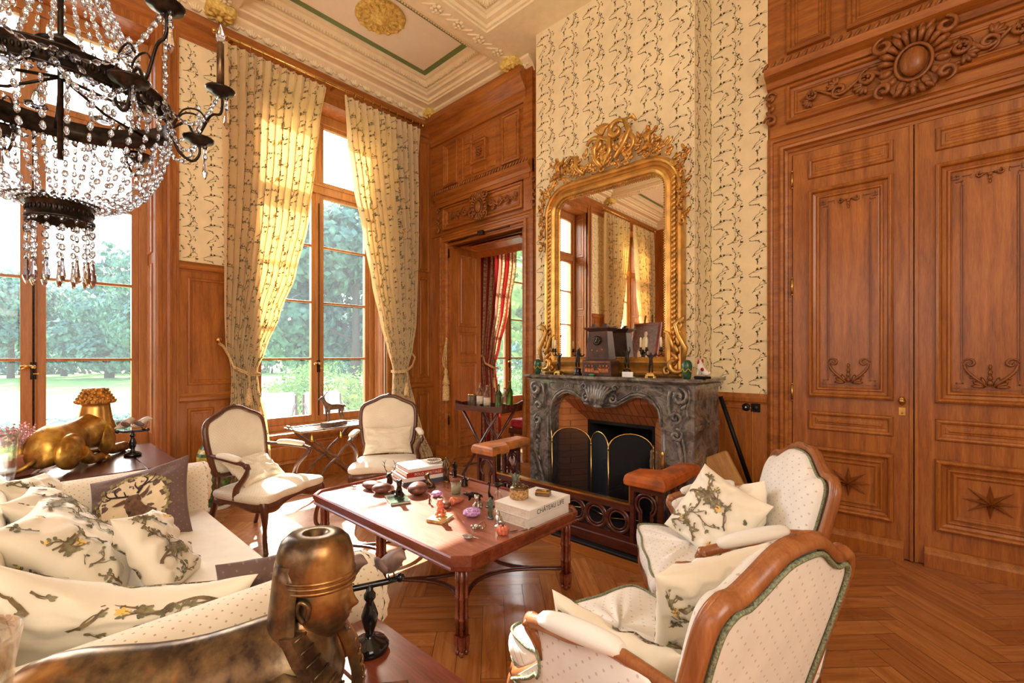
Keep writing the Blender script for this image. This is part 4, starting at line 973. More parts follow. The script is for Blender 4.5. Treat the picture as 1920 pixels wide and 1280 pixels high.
for s in (-1, 1):
    b = M()
    for k in range(14):
        cx = s*(W2-.01+rr_.uniform(-.015, .05)); cz = 1.90-k*.045; b.leaf3(cx, cz, PI/2+s*rr_.uniform(-1.4, .6), .075, .03, y-.01, .014)
        if k % 3 == 0: b.rosette(cx, cz, .03, y-.02, 6, .014)
        if k % 3 == 1: b.scroll(cx, cz, .03, rr_.uniform(0, 6), 1.1, y-.015, .009, s)
    b.build('shoulder_foliage', 'gilt_dark', mr)
for s, x in ((-1, -.52), (1, .45)):
    pose = [(x, -.05, 2.02, .028), (x, -.06, 2.09, .034), (x+.005, -.06, 2.14, .026), (x+.01*s, -.065, 2.165, .016), (x+.012*s, -.07, 2.20, .031), (x+.06, -.08, 2.12, .015), (x+.10, -.09, 2.16, .011), (x-.055, -.075, 2.11, .015), (x-.09, -.085, 2.17, .011), (x+.04, -.09, 2.01, .021), (x+.06, -.10, 1.95, .014), (x-.04, -.08, 2.0, .021), (x-.085, -.09, 1.97, .014)]
    skin('cherub', pose, [(0, 1), (1, 2), (2, 3), (3, 4), (2, 5), (5, 6), (2, 7), (7, 8), (0, 9), (9, 10), (0, 11), (11, 12)], 'gilt_dark', mr)
for s in (-1, 1):
    b = M(); cx = s*(W2-.05)
    b.scroll(cx, .12, .10, PI*(.05 if s > 0 else .95), .8, -.03, .024, -s); b.scroll(cx-s*.07, .055, .045, 0, 1.2, -.03, .014, s)
    b.tube([(cx+s*.06, -.03, .12), (cx+s*.09, -.04, .25), (cx+s*.03, -.045, .36), (cx+s*.0, -.04, .45), (cx+s*.05, -.03, .50), (cx+s*.08, -.03, .46)], [.016, .022, .02, .018, .014, .01], 8)
    b.tube([(cx, -.03, .2), (cx-s*.03, -.04, .29), (cx-s*.06, -.04, .38), (cx-s*.10, -.035, .40)], [.014, .018, .015, .008], 8)
    for k in range(6): b.leaf3(cx+s*.03, .14+k*.06, PI/2+s*(.7-.25*k), .10, .035, -.035, .015)
    b.build('corner_scroll', 'gilt', mr)

# ================================================================ curtains
def lerp_rows(rows, z):
    if z >= rows[0][0]: return rows[0][1:]
    for r0, r1 in zip(rows, rows[1:]):
        if r1[0] <= z <= r0[0]:
            t = (r0[0]-z)/(r0[0]-r1[0]); t = t*t*(3-2*t)*.5 + t*.5; return [a+(b_-a)*t for a, b_ in zip(r0[1:], r1[1:])]
    return rows[-1][1:]
def curtain_fn(rows, W, n, ph, y0=-.17):
    zb = rows[-1][0]; zt = rows[0][0]
    def raw(u, v):
        z = zb+v; a, b_, A = lerp_rows(rows, z); s = min(1, max(0, u/W)); q = s + .035*math.sin(s*9+ph) + .012*math.sin(s*23+z*.8+ph)
        q = (q - .035*math.sin(ph) - .012*math.sin(z*.8+ph)); q = q / (1 + .035*(math.sin(9+ph)-math.sin(ph)) + .012*(math.sin(23+z*.8+ph)-math.sin(z*.8+ph)))
        w = (2*PI*n)*q + .5*math.sin(z*1.1+ph) + .25*math.sin(z*2.7+q*6)
        x = a + (b_-a)*q + .008*math.sin(w*2)
        hd = max(0, (z-(zt-.14))/.14)
        return V((x, y0 - A*(math.sin(w) + .28*math.sin(2*w+1.3+z))*(1-.35*hd), z))
    def fn(u, v, off=0):
        p = raw(u, v)
        if not off: return p
        d = .004; nrm = (raw(u+d, v)-raw(u-d, v)).cross(raw(u, v+d)-raw(u, v-d)).normalized()
        if nrm.y > 0: nrm = -nrm
        return p + nrm*off
    return fn
def make_curtain(label, rows, W, n, ph, mat='curtain_cream', pr=True, loc=(XA, 0, 0), group=None, tie=None, nm='curtain', both=False):
    o = thing(nm, label, 'curtain', loc, R(90), group)
    fn = curtain_fn(rows, W, n, ph); H = rows[0][0]-rows[-1][0]; b = M(); b.s = True
    nu, nv = n*16, 84; vs = []; uv = []
    for j in range(nv+1):
        for i in range(nu+1): u, v = W*i/nu, H*j/nv; vs.append(fn(u, v)); uv.append((u, v))
    b.add(vs, [(j*(nu+1)+i, j*(nu+1)+i+1, (j+1)*(nu+1)+i+1, (j+1)*(nu+1)+i) for j in range(nv) for i in range(nu)], True, uv)
    if pr: printed(b, fn, W, H, TILE, .62, .014, .0042, bw=1.7)
    b.build('drape', [mat]+PRINT, o)
    if tie:
        # cord from the wall knob round the gathered cloth, with tassel
        kx, kz, gx0, gx1, gz = tie; c = M(); s = 1 if gx0 > kx else -1
        near, far = (gx0, gx1) if s > 0 else (gx1, gx0)
        for dz in (0, .018):
            pts = [(kx, -.06, kz-dz), (kx+s*.03, -.12, kz-.04-dz), ((kx+near)/2, -.25, (kz+gz)/2+.02-dz), (near, -.27, gz+.05-dz), ((near+far)/2, -.30, gz-.02-dz), (far+s*.01, -.24, gz-.03-dz), (far+s*.012, -.15, gz-.02-dz)]
            c.tube(pts, .009, 6)
        co_ = c.build('tieback_cord', 'cord_gold', o)
        c = M(); tx = (near+far)/2; c.tube([(tx, -.31, gz-.02), (tx+.01, -.32, gz-.12), (tx, -.315, gz-.2)], .006, 6)
        c.lathe([(.006, -.18), (.02, -.19), (.024, -.205), (.015, -.22), (.026, -.235), (.03, -.26), (.036, -.35), (.034, -.352), (.001, -.352)], 10, (tx, -.315, gz)); c.build('tassel', 'cord_gold', co_)
        c = M(); c.lathe([(.03, 0), (.034, .01), (.014, .03), (.012, .055), (.03, .07), (.026, .085), (.001, .09)], 12, T=tr(kx, .0, kz+.02) @ rx(R(90))); c.build('tieback_knob', 'brass', o)
    return o
Lr = [(4.66, 1.44, 2.52, .032), (4.2, 1.44, 2.45, .045), (3.7, 1.44, 2.40, .05), (3.0, 1.44, 2.30, .05), (2.4, 1.44, 2.16, .045), (1.9, 1.44, 1.98, .04), (1.55, 1.45, 1.84, .035), (1.30, 1.50, 1.745, .028), (1.1, 1.50, 1.76, .032), (.8, 1.48, 1.83, .036), (.4, 1.47, 1.87, .04), (.01, 1.45, 1.90, .04)]
Rr_ = [(4.66, 2.73, 3.86, .032), (4.2, 2.78, 3.85, .045), (3.6, 2.87, 3.85, .05), (3.0, 3.0, 3.84, .05), (2.4, 3.12, 3.82, .045), (1.9, 3.24, 3.80, .04), (1.55, 3.34, 3.74, .035), (1.28, 3.42, 3.66, .028), (1.1, 3.42, 3.68, .032), (.8, 3.40, 3.76, .036), (.4, 3.38, 3.88, .04), (.01, 3.36, 4.06, .05)]
make_curtain('long cream branch-print curtain on the left side of the middle window', Lr, 2.5, 13, .3, tie=(1.42, 1.60, 1.50, 1.745, 1.30))
make_curtain('long cream branch-print curtain on the right side of the middle window, nearest the corner', Rr_, 2.5, 13, 1.7, tie=(3.78, 1.56, 3.42, 3.66, 1.28))
def shift(rows, d): return [(z, a+d, b_+d, A) for z, a, b_, A in rows]
make_curtain('cream branch-print curtain reflected in the mirror, right of the reflected window', shift(Lr, -5.02), 2.2, 11, .9, pr=True)
make_curtain('cream branch-print curtain reflected in the mirror, left of the reflected window', shift(Rr_, -5.02), 2.2, 11, 2.2, pr=True)
for c_, lb in ((WC[1], 'brass curtain rod above the middle window'), (WC[2], 'brass curtain rod reflected in the mirror')):
    o = thing('curtain_rod', lb, 'curtain rod', (XA, c_, 4.72), R(90)); b = M(); b.tube([(-1.25, -.17, 0), (1.27, -.17, 0)], .016, 10); b.ball((-1.27, -.17, 0), .028, 10); b.ball((1.29, -.17, 0), .028, 10); b.build('rod', 'brass', o)
    for x in (-1.1, 0, 1.15): b = M(); b.box(x-.012, x+.012, -.17, 0, -.012, .012); b.box(x-.02, x+.02, -.01, 0, -.05, .03); b.build('rod_bracket', 'brass', o)
    for s0, s1 in ((-1.17, -.13), (.13, 1.22)):
        for k in range(10):
            x = s0+(s1-s0)*k/9; b = M(); b.tube([(x, -.17+.024*math.cos(a), -.006+.026*math.sin(a)) for a in [2*PI*j/12 for j in range(12)]], .0035, 5, closed=True); b.tube([(x, -.17, -.03), (x, -.17, -.06)], .003, 4); b.build('rod_ring', 'brass', o)
# spare tieback hanging beside the doorway
o = thing('tieback_tassel', 'cream rope tieback with tassel hanging on the wood left of the doorway', 'tassel', (-5.0, 4.10, 1.70))
b = M()
for k in (-1, 1): b.tube([(0, 0, 0), (k*.012-.015, -.01, -.12), (-.05+k*.02, -.01, -.28), (-.045+k*.012, -.01, -.38), (.0, -.01, -.44)], .008, 6)
b.tube([(.012, 0, 0), (.01, -.01, -.2), (.005, -.01, -.42)], .008, 6); b.ball((0, 0, 0), .014, 8); b.build('rope_loop', 'cord_gold', o)
b = M(); b.lathe([(.012, -.42), (.024, -.44), (.03, -.47), (.018, -.50), (.028, -.52), (.03, -.55), (.045, -.60), (.05, -.64), (.03, -.65), (.045, -.67), (.052, -.85), (.05, -.87), (.001, -.87)], 14, (.003, -.012, 0)); b.build('tassel', 'cord_gold', o)
# red curtain in the next room
Er = [(4.4, 5.02, 5.95, .05), (3.0, 5.02, 5.88, .055), (2.2, 5.02, 5.70, .05), (1.6, 5.02, 5.48, .04), (1.3, 5.04, 5.36, .035), (.9, 5.04, 5.42, .04), (.01, 5.04, 5.50, .045)]
make_curtain('red and gold striped curtain in the next room, seen through the doorway', Er, 2.0, 10, .5, 'curtain_red', False, tie=(5.0, 1.55, 5.04, 5.36, 1.30))

# ================================================================ doorway furniture
def bottle(col, h=.30, r=.038, label=None, grp=None, lab2=True, cap='cork'):
    o = thing('bottle', label, 'bottle', (0, 0, 0), 0, grp)
    b = M(); b.lathe([(r*.9, 0), (r, .006), (r, h*.58), (r*.8, h*.68), (r*.36, h*.78), (r*.33, h*.93), (r*.42, h*.94), (r*.42, h*.97), (r*.3, h*.97)], 16); b.build('glass_body', col, o)
    b = M(); b.lathe([(r*.3, h*.95), (r*.34, h), (.001, h)], 10); b.build('stopper', 'wicker', o)
    if lab2: b = M(); b.lathe([(r*1.015, h*.18), (r*1.015, h*.48)], 16); b.build('label', 'bottle_label', o)
    return o
ts = thing('tray_stand', 'dark wooden butler tray on folding legs in front of the doorway', 'tray stand', (-3.93, 3.88, 0), R(8))
b = M(); b.box(-.33, .33, -.2, .2, .80, .815); b.build('tray_base', 'mahogany_dark', ts)
b = M(); b.prism([(-.34, .80), (.34, .80), (.36, .90), (.30, .875), (.15, .865), (-.15, .865), (-.30, .875), (-.36, .90)], -.21, -.195); b.prism([(-.34, .80), (.34, .80), (.36, .90), (.30, .875), (.15, .865), (-.15, .865), (-.30, .875), (-.36, .90)], .195, .21)
b.T = rz(R(90)); b.prism([(-.2, .80), (.2, .80), (.22, .92), (.1, .89), (-.1, .89), (-.22, .92)], .335, .35); b.prism([(-.2, .80), (.2, .80), (.22, .92), (.1, .89), (-.1, .89), (-.22, .92)], -.35, -.335); b.build('tray_gallery', 'mahogany_dark', ts)
for s in (-1, 1):
    for k in (-1, 1): b = M(); b.tube([(k*.26, s*.17, .795), (-k*.28, s*.17 , 0.0)], .017, 4); b.build('leg', 'mahogany_dark', ts)
b = M(); b.tube([(-.25, -.17, .12), (-.25, .17, .12)], .012, 6); b.tube([(.25, -.17, .12), (.25, .17, .12)], .012, 6); b.build('stretcher', 'mahogany_dark', ts)
def on_tray(x, y): p = Matrix.Translation(ts.location) @ rz(R(8)) @ V((x, y, .816)); return p
G_ = 'bottles on the butler tray'
items = [(-.12, -.02, 'bottle_clear', .31, 'clear glass bottle with label on the tray, second from the left of the row'), (.02, -.06, 'bottle_clear', .29, 'clear label bottle at the front middle of the tray'), (.10, .06, 'bottle_green', .30, 'green bottle at the back middle of the tray'), (.17, -.02, 'bottle_clear', .28, 'plain clear bottle right of the green bottle on the tray'), (.25, .08, 'bottle_green', .34, 'tall olive green wine bottle at the back right of the tray'), (.28, -.06, 'bottle_clear', .27, 'short clear bottle at the right end of the tray')]
for x, y, c_, h_, lb in items:
    o = bottle(c_, h_, .042, lb, G_, 'label' in lb); o.location = on_tray(x, y)
o = thing('lidded_jar', 'brown lidded pot at the left end of the bottle tray', 'jar', on_tray(-.24, -.02)); b = M(); b.lathe([(.055, 0), (.06, .01), (.06, .15), (.055, .16)], 18); b.build('jar_body', 'horn', o); b = M(); b.lathe([(.062, .15), (.062, .17), (.05, .175), (.001, .178)], 18); b.build('lid', 'brass', o)
# red upholstered seat beyond the doorway
o = thing('red_chair', 'red cushioned bench in the next room, seen behind the tray stand', 'bench', (-4.05, 5.0, 0), R(0))
b = M(); b.bev(-.35, .4, -.25, .25, .44, .56, .03); b.build('seat_cushion', 'red_velvet', o); b = M(); b.bev(-.36, .41, -.26, .26, .36, .44, .01); b.build('seat_rail', 'mahogany_dark', o)
for x in (-.32, .37):
    for y in (-.22, .22): b = M(); b.tube([(x, y, .36), (x, y, .0)], [.025, .018], 8); b.build('leg', 'mahogany_dark', o)
# ================================================================ upholstery helpers
def pad(b, outline, d0, bulge, T=None, rings=(1, .985, .95, .85, .65, .4, .15), cen=None):
    """domed upholstered panel in the xz plane facing -y"""
    cx = sum(p[0] for p in outline)/len(outline); cz = sum(p[1] for p in outline)/len(outline)
    if cen: cx, cz = cen
    n = len(outline); vs = []; uv = []; fs = []
    for k, s in enumerate(rings):
        off = d0 + bulge * (1-s**4)**.6 if s < 1 else d0*.4
        for x, z in outline: vs.append((cx+(x-cx)*s, -off, cz+(z-cz)*s)); uv.append((cx+(x-cx)*s, cz+(z-cz)*s))
    vs.append((cx, -d0-bulge, cz)); uv.append((cx, cz))
    for k in range(len(rings)-1):
        for i in range(n): j = (i+1) % n; fs.append((k*n+i, k*n+j, (k+1)*n+j, (k+1)*n+i))
    L = (len(rings)-1)*n
    for i in range(n): fs.append((L+i, L+(i+1) % n, L+n))
    keep = b.T; b.T = (keep @ T) if keep is not None and T is not None else (T if T is not None else keep)
    b.add(vs, fs, True, uv); b.T = keep
def spline(pts, k=5, closed=False):
    """Catmull-Rom through the points"""
    P = [V(p) for p in pts]; n = len(P); out = []
    rng = range(n) if closed else range(n-1)
    for i in rng:
        if closed: a, b_, c, d = P[i-1], P[i], P[(i+1) % n], P[(i+2) % n]
        else: a, b_, c, d = P[max(0, i-1)], P[i], P[i+1], P[min(n-1, i+2)]
        for j in range(k):
            t = j/k; out.append(.5*((2*b_) + (c-a)*t + (2*a-5*b_+4*c-d)*t*t + (3*b_-a-3*c+d)*t*t*t))
    if not closed: out.append(P[-1])
    return out
def sym(h): return h + [(-x, z) for x, z in h[::-1] if abs(x) > 1e-6]
def rad(n, a, b_, c=None):
    return [a+(b_-a)*i/(n-1) for i in range(n)] if c is None else [(a+(b_-a)*2*i/(n-1)) if i < n/2 else (b_+(c-b_)*(2*i/(n-1)-1)) for i in range(n)]
def slab_cushion(b, outline, z0, z1, crown=.03, puff=.018, ripple=0):
    """loose or fixed cushion: outline in xy, rounded edges, crowned top"""
    cx = sum(p[0] for p in outline)/len(outline); cy = sum(p[1] for p in outline)/len(outline); n = len(outline); vs = []; uv = []; fs = []
    prof = [(-.0, 0), (puff, .25), (puff*1.2, .5), (puff, .78), (0, 1), (-.02, 1.06)]
    H = z1-z0
    def add(sx, z, inset):
        for x, y in outline:
            d = math.hypot(x-cx, y-cy); s = (d+inset)/d*sx; zz = z + (ripple*math.sin(x*38+y*9)*(1-sx) if sx < 1 else 0); vs.append((cx+(x-cx)*s, cy+(y-cy)*s, zz)); uv.append((cx+(x-cx)*s, cy+(y-cy)*s + (z-z0)))
    for o, t in prof[:-1]: add(1, z0+H*t, o)
    for s in (.97, .9, .75, .5, .25, .03): add(s, z1 + crown*(1-s**2.5), 0)
    R_ = len(vs)//n
    for k in range(R_-1):
        for i in range(n): j = (i+1) % n; fs.append((k*n+i, k*n+j, (k+1)*n+j, (k+1)*n+i))
    fs.append(tuple(range(n))[::-1]); fs.append(tuple((R_-1)*n+i for i in range(n)))
    b.add(vs, fs, True, uv)
BT = lambda y0, z0, deg: tr(0, y0, z0) @ rx(R(-deg)) @ tr(0, 0, -z0)      # leaning back panel: pivots at (y0, z0)

# ================================================================ open armchairs
def fauteuil(label, loc, rot):
    o = thing('armchair', label, 'armchair', loc, rot, None)
    h = [(.0, 1.045), (.07, 1.035), (.14, 1.0), (.20, .975), (.245, .95), (.272, .90), (.277, .80), (.268, .70), (.255, .60), (.235, .545), (.17, .525), (.0, .52)]
    ol = [(p.x, p.y) for p in spline([(x, z, 0) for x, z in sym(h[:-1]+[(0, .52)])], 3, True)]
    T = BT(.21, .42, 11)
    b = M(); b.T = T; b.tube([(x, 0, z) for x, z in ol], [(.021, .023)]*len(ol), 8, closed=True)
    for k in range(5): b.leaf3(0, 1.045, PI/2+(k-2)*.6, .03, .014, -.015, .008)
    b.build('back_frame', 'walnut', o)
    b = M(); b.T = T; sm_ = [(x*.95, .785+(z-.785)*.945) for x, z in ol]; pad(b, sm_, .006, .026); pad(b, [(x, z) for x, z in sm_], .004, .004, sc(1, -1, 1)); b.build('back_upholstery', 'upholstery', o)
    for s in (-1, 1):
        b = M(); b.tube([T @ V((s*.225, 0, .56)), (s*.235, .225, .43), (s*.235, .25, .30), (s*.238, .29, .14), (s*.24, .335, .0)], rad(5, .021, .024, .016), 8); b.build('rear_leg', 'walnut', o)
        b = M(); p = spline([(s*.29, -.26, .40), (s*.305, -.285, .33), (s*.295, -.28, .24), (s*.275, -.26, .13), (s*.27, -.26, .05), (s*.285, -.28, .012)], 4); b.tube(p, rad(len(p), .040, .016, .017) , 8); b.ball((s*.29, -.285, .014), .019, 8); b.build('front_leg', 'walnut', o)
        # arm: stump, scroll, rest
        b = M(); p = spline([T @ V((s*.268, 0, .70)), (s*.30, .10, .685), (s*.325, -.04, .675), (s*.33, -.12, .665), (s*.325, -.155, .64), (s*.30, -.13, .60), (s*.285, -.07, .53), (s*.30, -.03, .47), (s*.30, -.02, .39)], 5); b.tube(p, rad(len(p), .015, .019, .024), 8); b.ball((s*.33, -.15, .652), .024, 8); b.build('arm', 'walnut', o)
        b = M(); p = spline([(s*.292, .155, .705), (s*.305, .08, .71), (s*.322, -.03, .70), (s*.328, -.095, .69)], 4); n = len(p); r_ = [.012+.020*math.sin(PI*min(1, max(0, i/(n-1))))**.35 for i in range(n)]
        b.tube(p, [(q*.72, q) for q in r_], 10); ob = b.build('arm_pad', 'upholstery', o)
    # seat
    so = spline([(0, -.30, 0), (.12, -.285, 0), (.22, -.305, 0), (.305, -.29, 0), (.325, -.2, 0), (.305, 0, 0), (.27, .2, 0), (.2, .235, 0), (0, .24, 0), (-.2, .235, 0), (-.27, .2, 0), (-.305, 0, 0), (-.325, -.2, 0), (-.305, -.29, 0), (-.22, -.305, 0), (-.12, -.285, 0)], 4, True)
    so = [(p.x, p.y) for p in so]
    b = M(); slab_cushion(b, so, .375, .435, .04, .012); b.build('seat', 'upholstery', o)
    b = M(); n = len(so); top = []; bot = []
    for x, y in so:
        u = abs(x)/.32; dz = .0
        if y < -.2: dz = .028*math.cos(u*PI*1.5)*(-1) + .02*u*u
        elif y > .2: dz = 0
        else: dz = .022*math.cos((y+.25)*12)
        bot.append((x*1.01, y*1.01, .335-dz*.8)); top.append((x*1.01, y*1.01, .385))
    ins = [(x*.93, y*.93, z) for x, y, z in top]; inb = [(x*.93, y*.93, z) for x, y, z in bot]
    mid = [(x*1.035, y*1.035, z+.012) for x, y, z in bot]
    b.loft([inb, bot, mid, top, ins], cap=False, sm=True); b.build('seat_rail', 'walnut', o)
    return o
fauteuil('walnut open armchair with cream spotted upholstery on the left, between the sofa and the window', (-3.93, 1.36, 0), R(27+90))
fauteuil('walnut open armchair with cream spotted upholstery standing alone before the right curtain', (-3.92, 2.47, 0), R(-35+90))

# ================================================================ bergeres
def bergere(label, loc, rot):
    o = thing('bergere', label, 'armchair', loc, rot, None)
    h = [(.0, 1.02), (.09, 1.01), (.17, .965), (.23, .935), (.275, .935), (.315, .905), (.328, .84), (.325, .70), (.315, .56), (.305, .42), (.29, .34), (.15, .33), (.0, .33)]
    ol = [(p.x, p.y) for p in spline([(x, z, 0) for x, z in sym(h)], 3, True)]
    T = BT(.27, .36, 14)
    b = M(); b.T = T; m = len(ol)
    b.tube([(x, 0, z) for x, z in ol], [(.021, .025)]*m, 8, closed=True); b.tube([(x*1.03, -.012, .66+(z-.66)*1.03) for x, z in ol if z > .5], .009, 6); b.build('back_frame', 'beech', o)
    il = [(x*.91, .66+(z-.66)*.94) for x, z in ol]
    b = M(); b.T = T; pad(b, il, .03, .06); b.build('back_upholstery', 'upholstery_bright', o)
    b = M(); b.T = T; pad(b, il, .016, .006, sc(1, -1, 1)); b.build('outside_back', 'upholstery_bright', o)
    b = M(); b.T = T; gl = [(x*.915, .66+(z-.66)*.94) for x, z in ol]; b.tube([(x, .022, z) for x, z in gl], .0065, 6, closed=True); b.tube([(x, -.022, z) for x, z in gl], .0065, 6, closed=True)
    b.build('gimp_braid', 'gimp_green', o)
    for s in (-1, 1):
        b = M(); b.tube([(s*.29, .27, .36), (s*.295, .30, .22), (s*.30, .345, .0)], rad(3, .03, .02), 8); b.build('rear_leg', 'beech', o)
        b = M(); p = spline([(s*.31, -.29, .33), (s*.33, -.315, .26), (s*.32, -.305, .18), (s*.30, -.285, .09), (s*.295, -.285, .04), (s*.31, -.305, .012)], 4); b.tube(p, rad(len(p), .040, .017, .018), 8); b.ball((s*.313, -.31, .018), .022, 8); b.build('front_leg', 'beech', o)
        # arm rail with scroll end
        rail = spline([T @ V((s*.325, 0, .70)), (s*.365, .16, .70), (s*.385, .04, .665), (s*.385, -.05, .64), (s*.385, -.125, .615), (s*.378, -.155, .585), (s*.36, -.135, .545), (s*.34, -.12, .48), (s*.345, -.17, .41), (s*.34, -.28, .335)], 5)
        b = M(); b.tube(rail, rad(len(rail), .017, .024, .028), 8); b.ball((s*.380, -.145, .602), .030, 8); b.ball((s*.387, -.145, .602), 1, 8, rr=(.034, .014, .014)); b.build('arm_rail', 'beech', o)
        # upholstered side between rail and seat
        po = [(p.y, p.z) for p in rail[2:]] + [(-.27, .34), (0, .33), (.28, .34), (.34, .50), (.37, .66)]
        n = 0; Ts = Matrix(((0, s, 0, s*.352), (1, 0, 0, 0), (0, 0, 1, 0), (0, 0, 0, 1)))
        Ti = Matrix(((0, -s, 0, s*.352), (1, 0, 0, 0), (0, 0, 1, 0), (0, 0, 0, 1)))
        b = M(); pad(b, [(y_*.97, z_) for y_, z_ in po], .006, .012, Matrix(((0, -s, 0, s*.355), (1, 0, 0, 0), (0, 0, 1, 0), (0, 0, 0, 1)))); 
        pad(b, [(y_*.97, z_) for y_, z_ in po], .012, .035, Matrix(((0, s, 0, s*.352), (1, 0, 0, 0), (0, 0, 1, 0), (0, 0, 0, 1)))); b.build('side_upholstery', 'upholstery_bright', o)
        b = M(); gp = [(s*.375, y_*.955, z_-.02 if z_ > .45 else z_) for y_, z_ in po[6:-2]]; b.tube(gp, .006, 6); b.build('side_braid', 'gimp_green', o)
        # padded arm top
        b = M(); p = spline([(s*.355, .20, .715), (s*.375, .10, .70), (s*.384, .0, .675), (s*.384, -.09, .645)], 4); n = len(p)
        b.tube(p, [((.014+.014*math.sin(PI*i/(n-1))**.4), (.018+.022*math.sin(PI*i/(n-1))**.4)) for i in range(n)], 10); b.build('arm_pad', 'upholstery_bright', o)
    so = spline([(0, -.345, 0), (.14, -.335, 0), (.26, -.34, 0), (.335, -.32, 0), (.345, -.22, 0), (.33, 0, 0), (.30, .22, 0), (.2, .26, 0), (-.2, .26, 0), (-.30, .22, 0), (-.33, 0, 0), (-.345, -.22, 0), (-.335, -.32, 0), (-.26, -.34, 0), (-.14, -.335, 0)], 4, True)
    so = [(p.x, p.y) for p in so]
    b = M(); bot = [(x*1.0, y*1.0, .30-.02*math.cos(x*9)) for x, y in so]; mid = [(x*1.03, y*1.03, .315) for x, y in so]; top = [(x, y, .36) for x, y in so]; ins = [(x*.9, y*.9, .355) for x, y in so]; b.loft([[(x*.92, y*.92, z) for x, y, z in bot], bot, mid, top, ins], cap=True, sm=True); b.build('seat_rail', 'beech', o)
    cu = [(x*.985 if y < -.2 else x*.93, y*1.02) for x, y in so]
    b = M(); slab_cushion(b, cu, .36, .455, .035, .014, .012); b.build('seat_cushion', 'upholstery_bright', o)
    b = M(); b.tube([(x*1.01, y*1.01, .458) for x, y in cu], .005, 6, closed=True); b.tube([(x*1.01, y*1.01, .362) for x, y in cu], .005, 6, closed=True); b.build('cushion_piping', 'gimp_green', o)
    return o
B1 = bergere('cream bergere armchair with beech frame nearer the fireplace and double door', (-.80, 2.40, 0), R(213+90))
B2 = bergere('cream bergere armchair in the foreground seen from behind, broad beech crest rail', (-.68, 1.41, 0), R(163+90)); B2.scale = (.93, 1.1, 1)

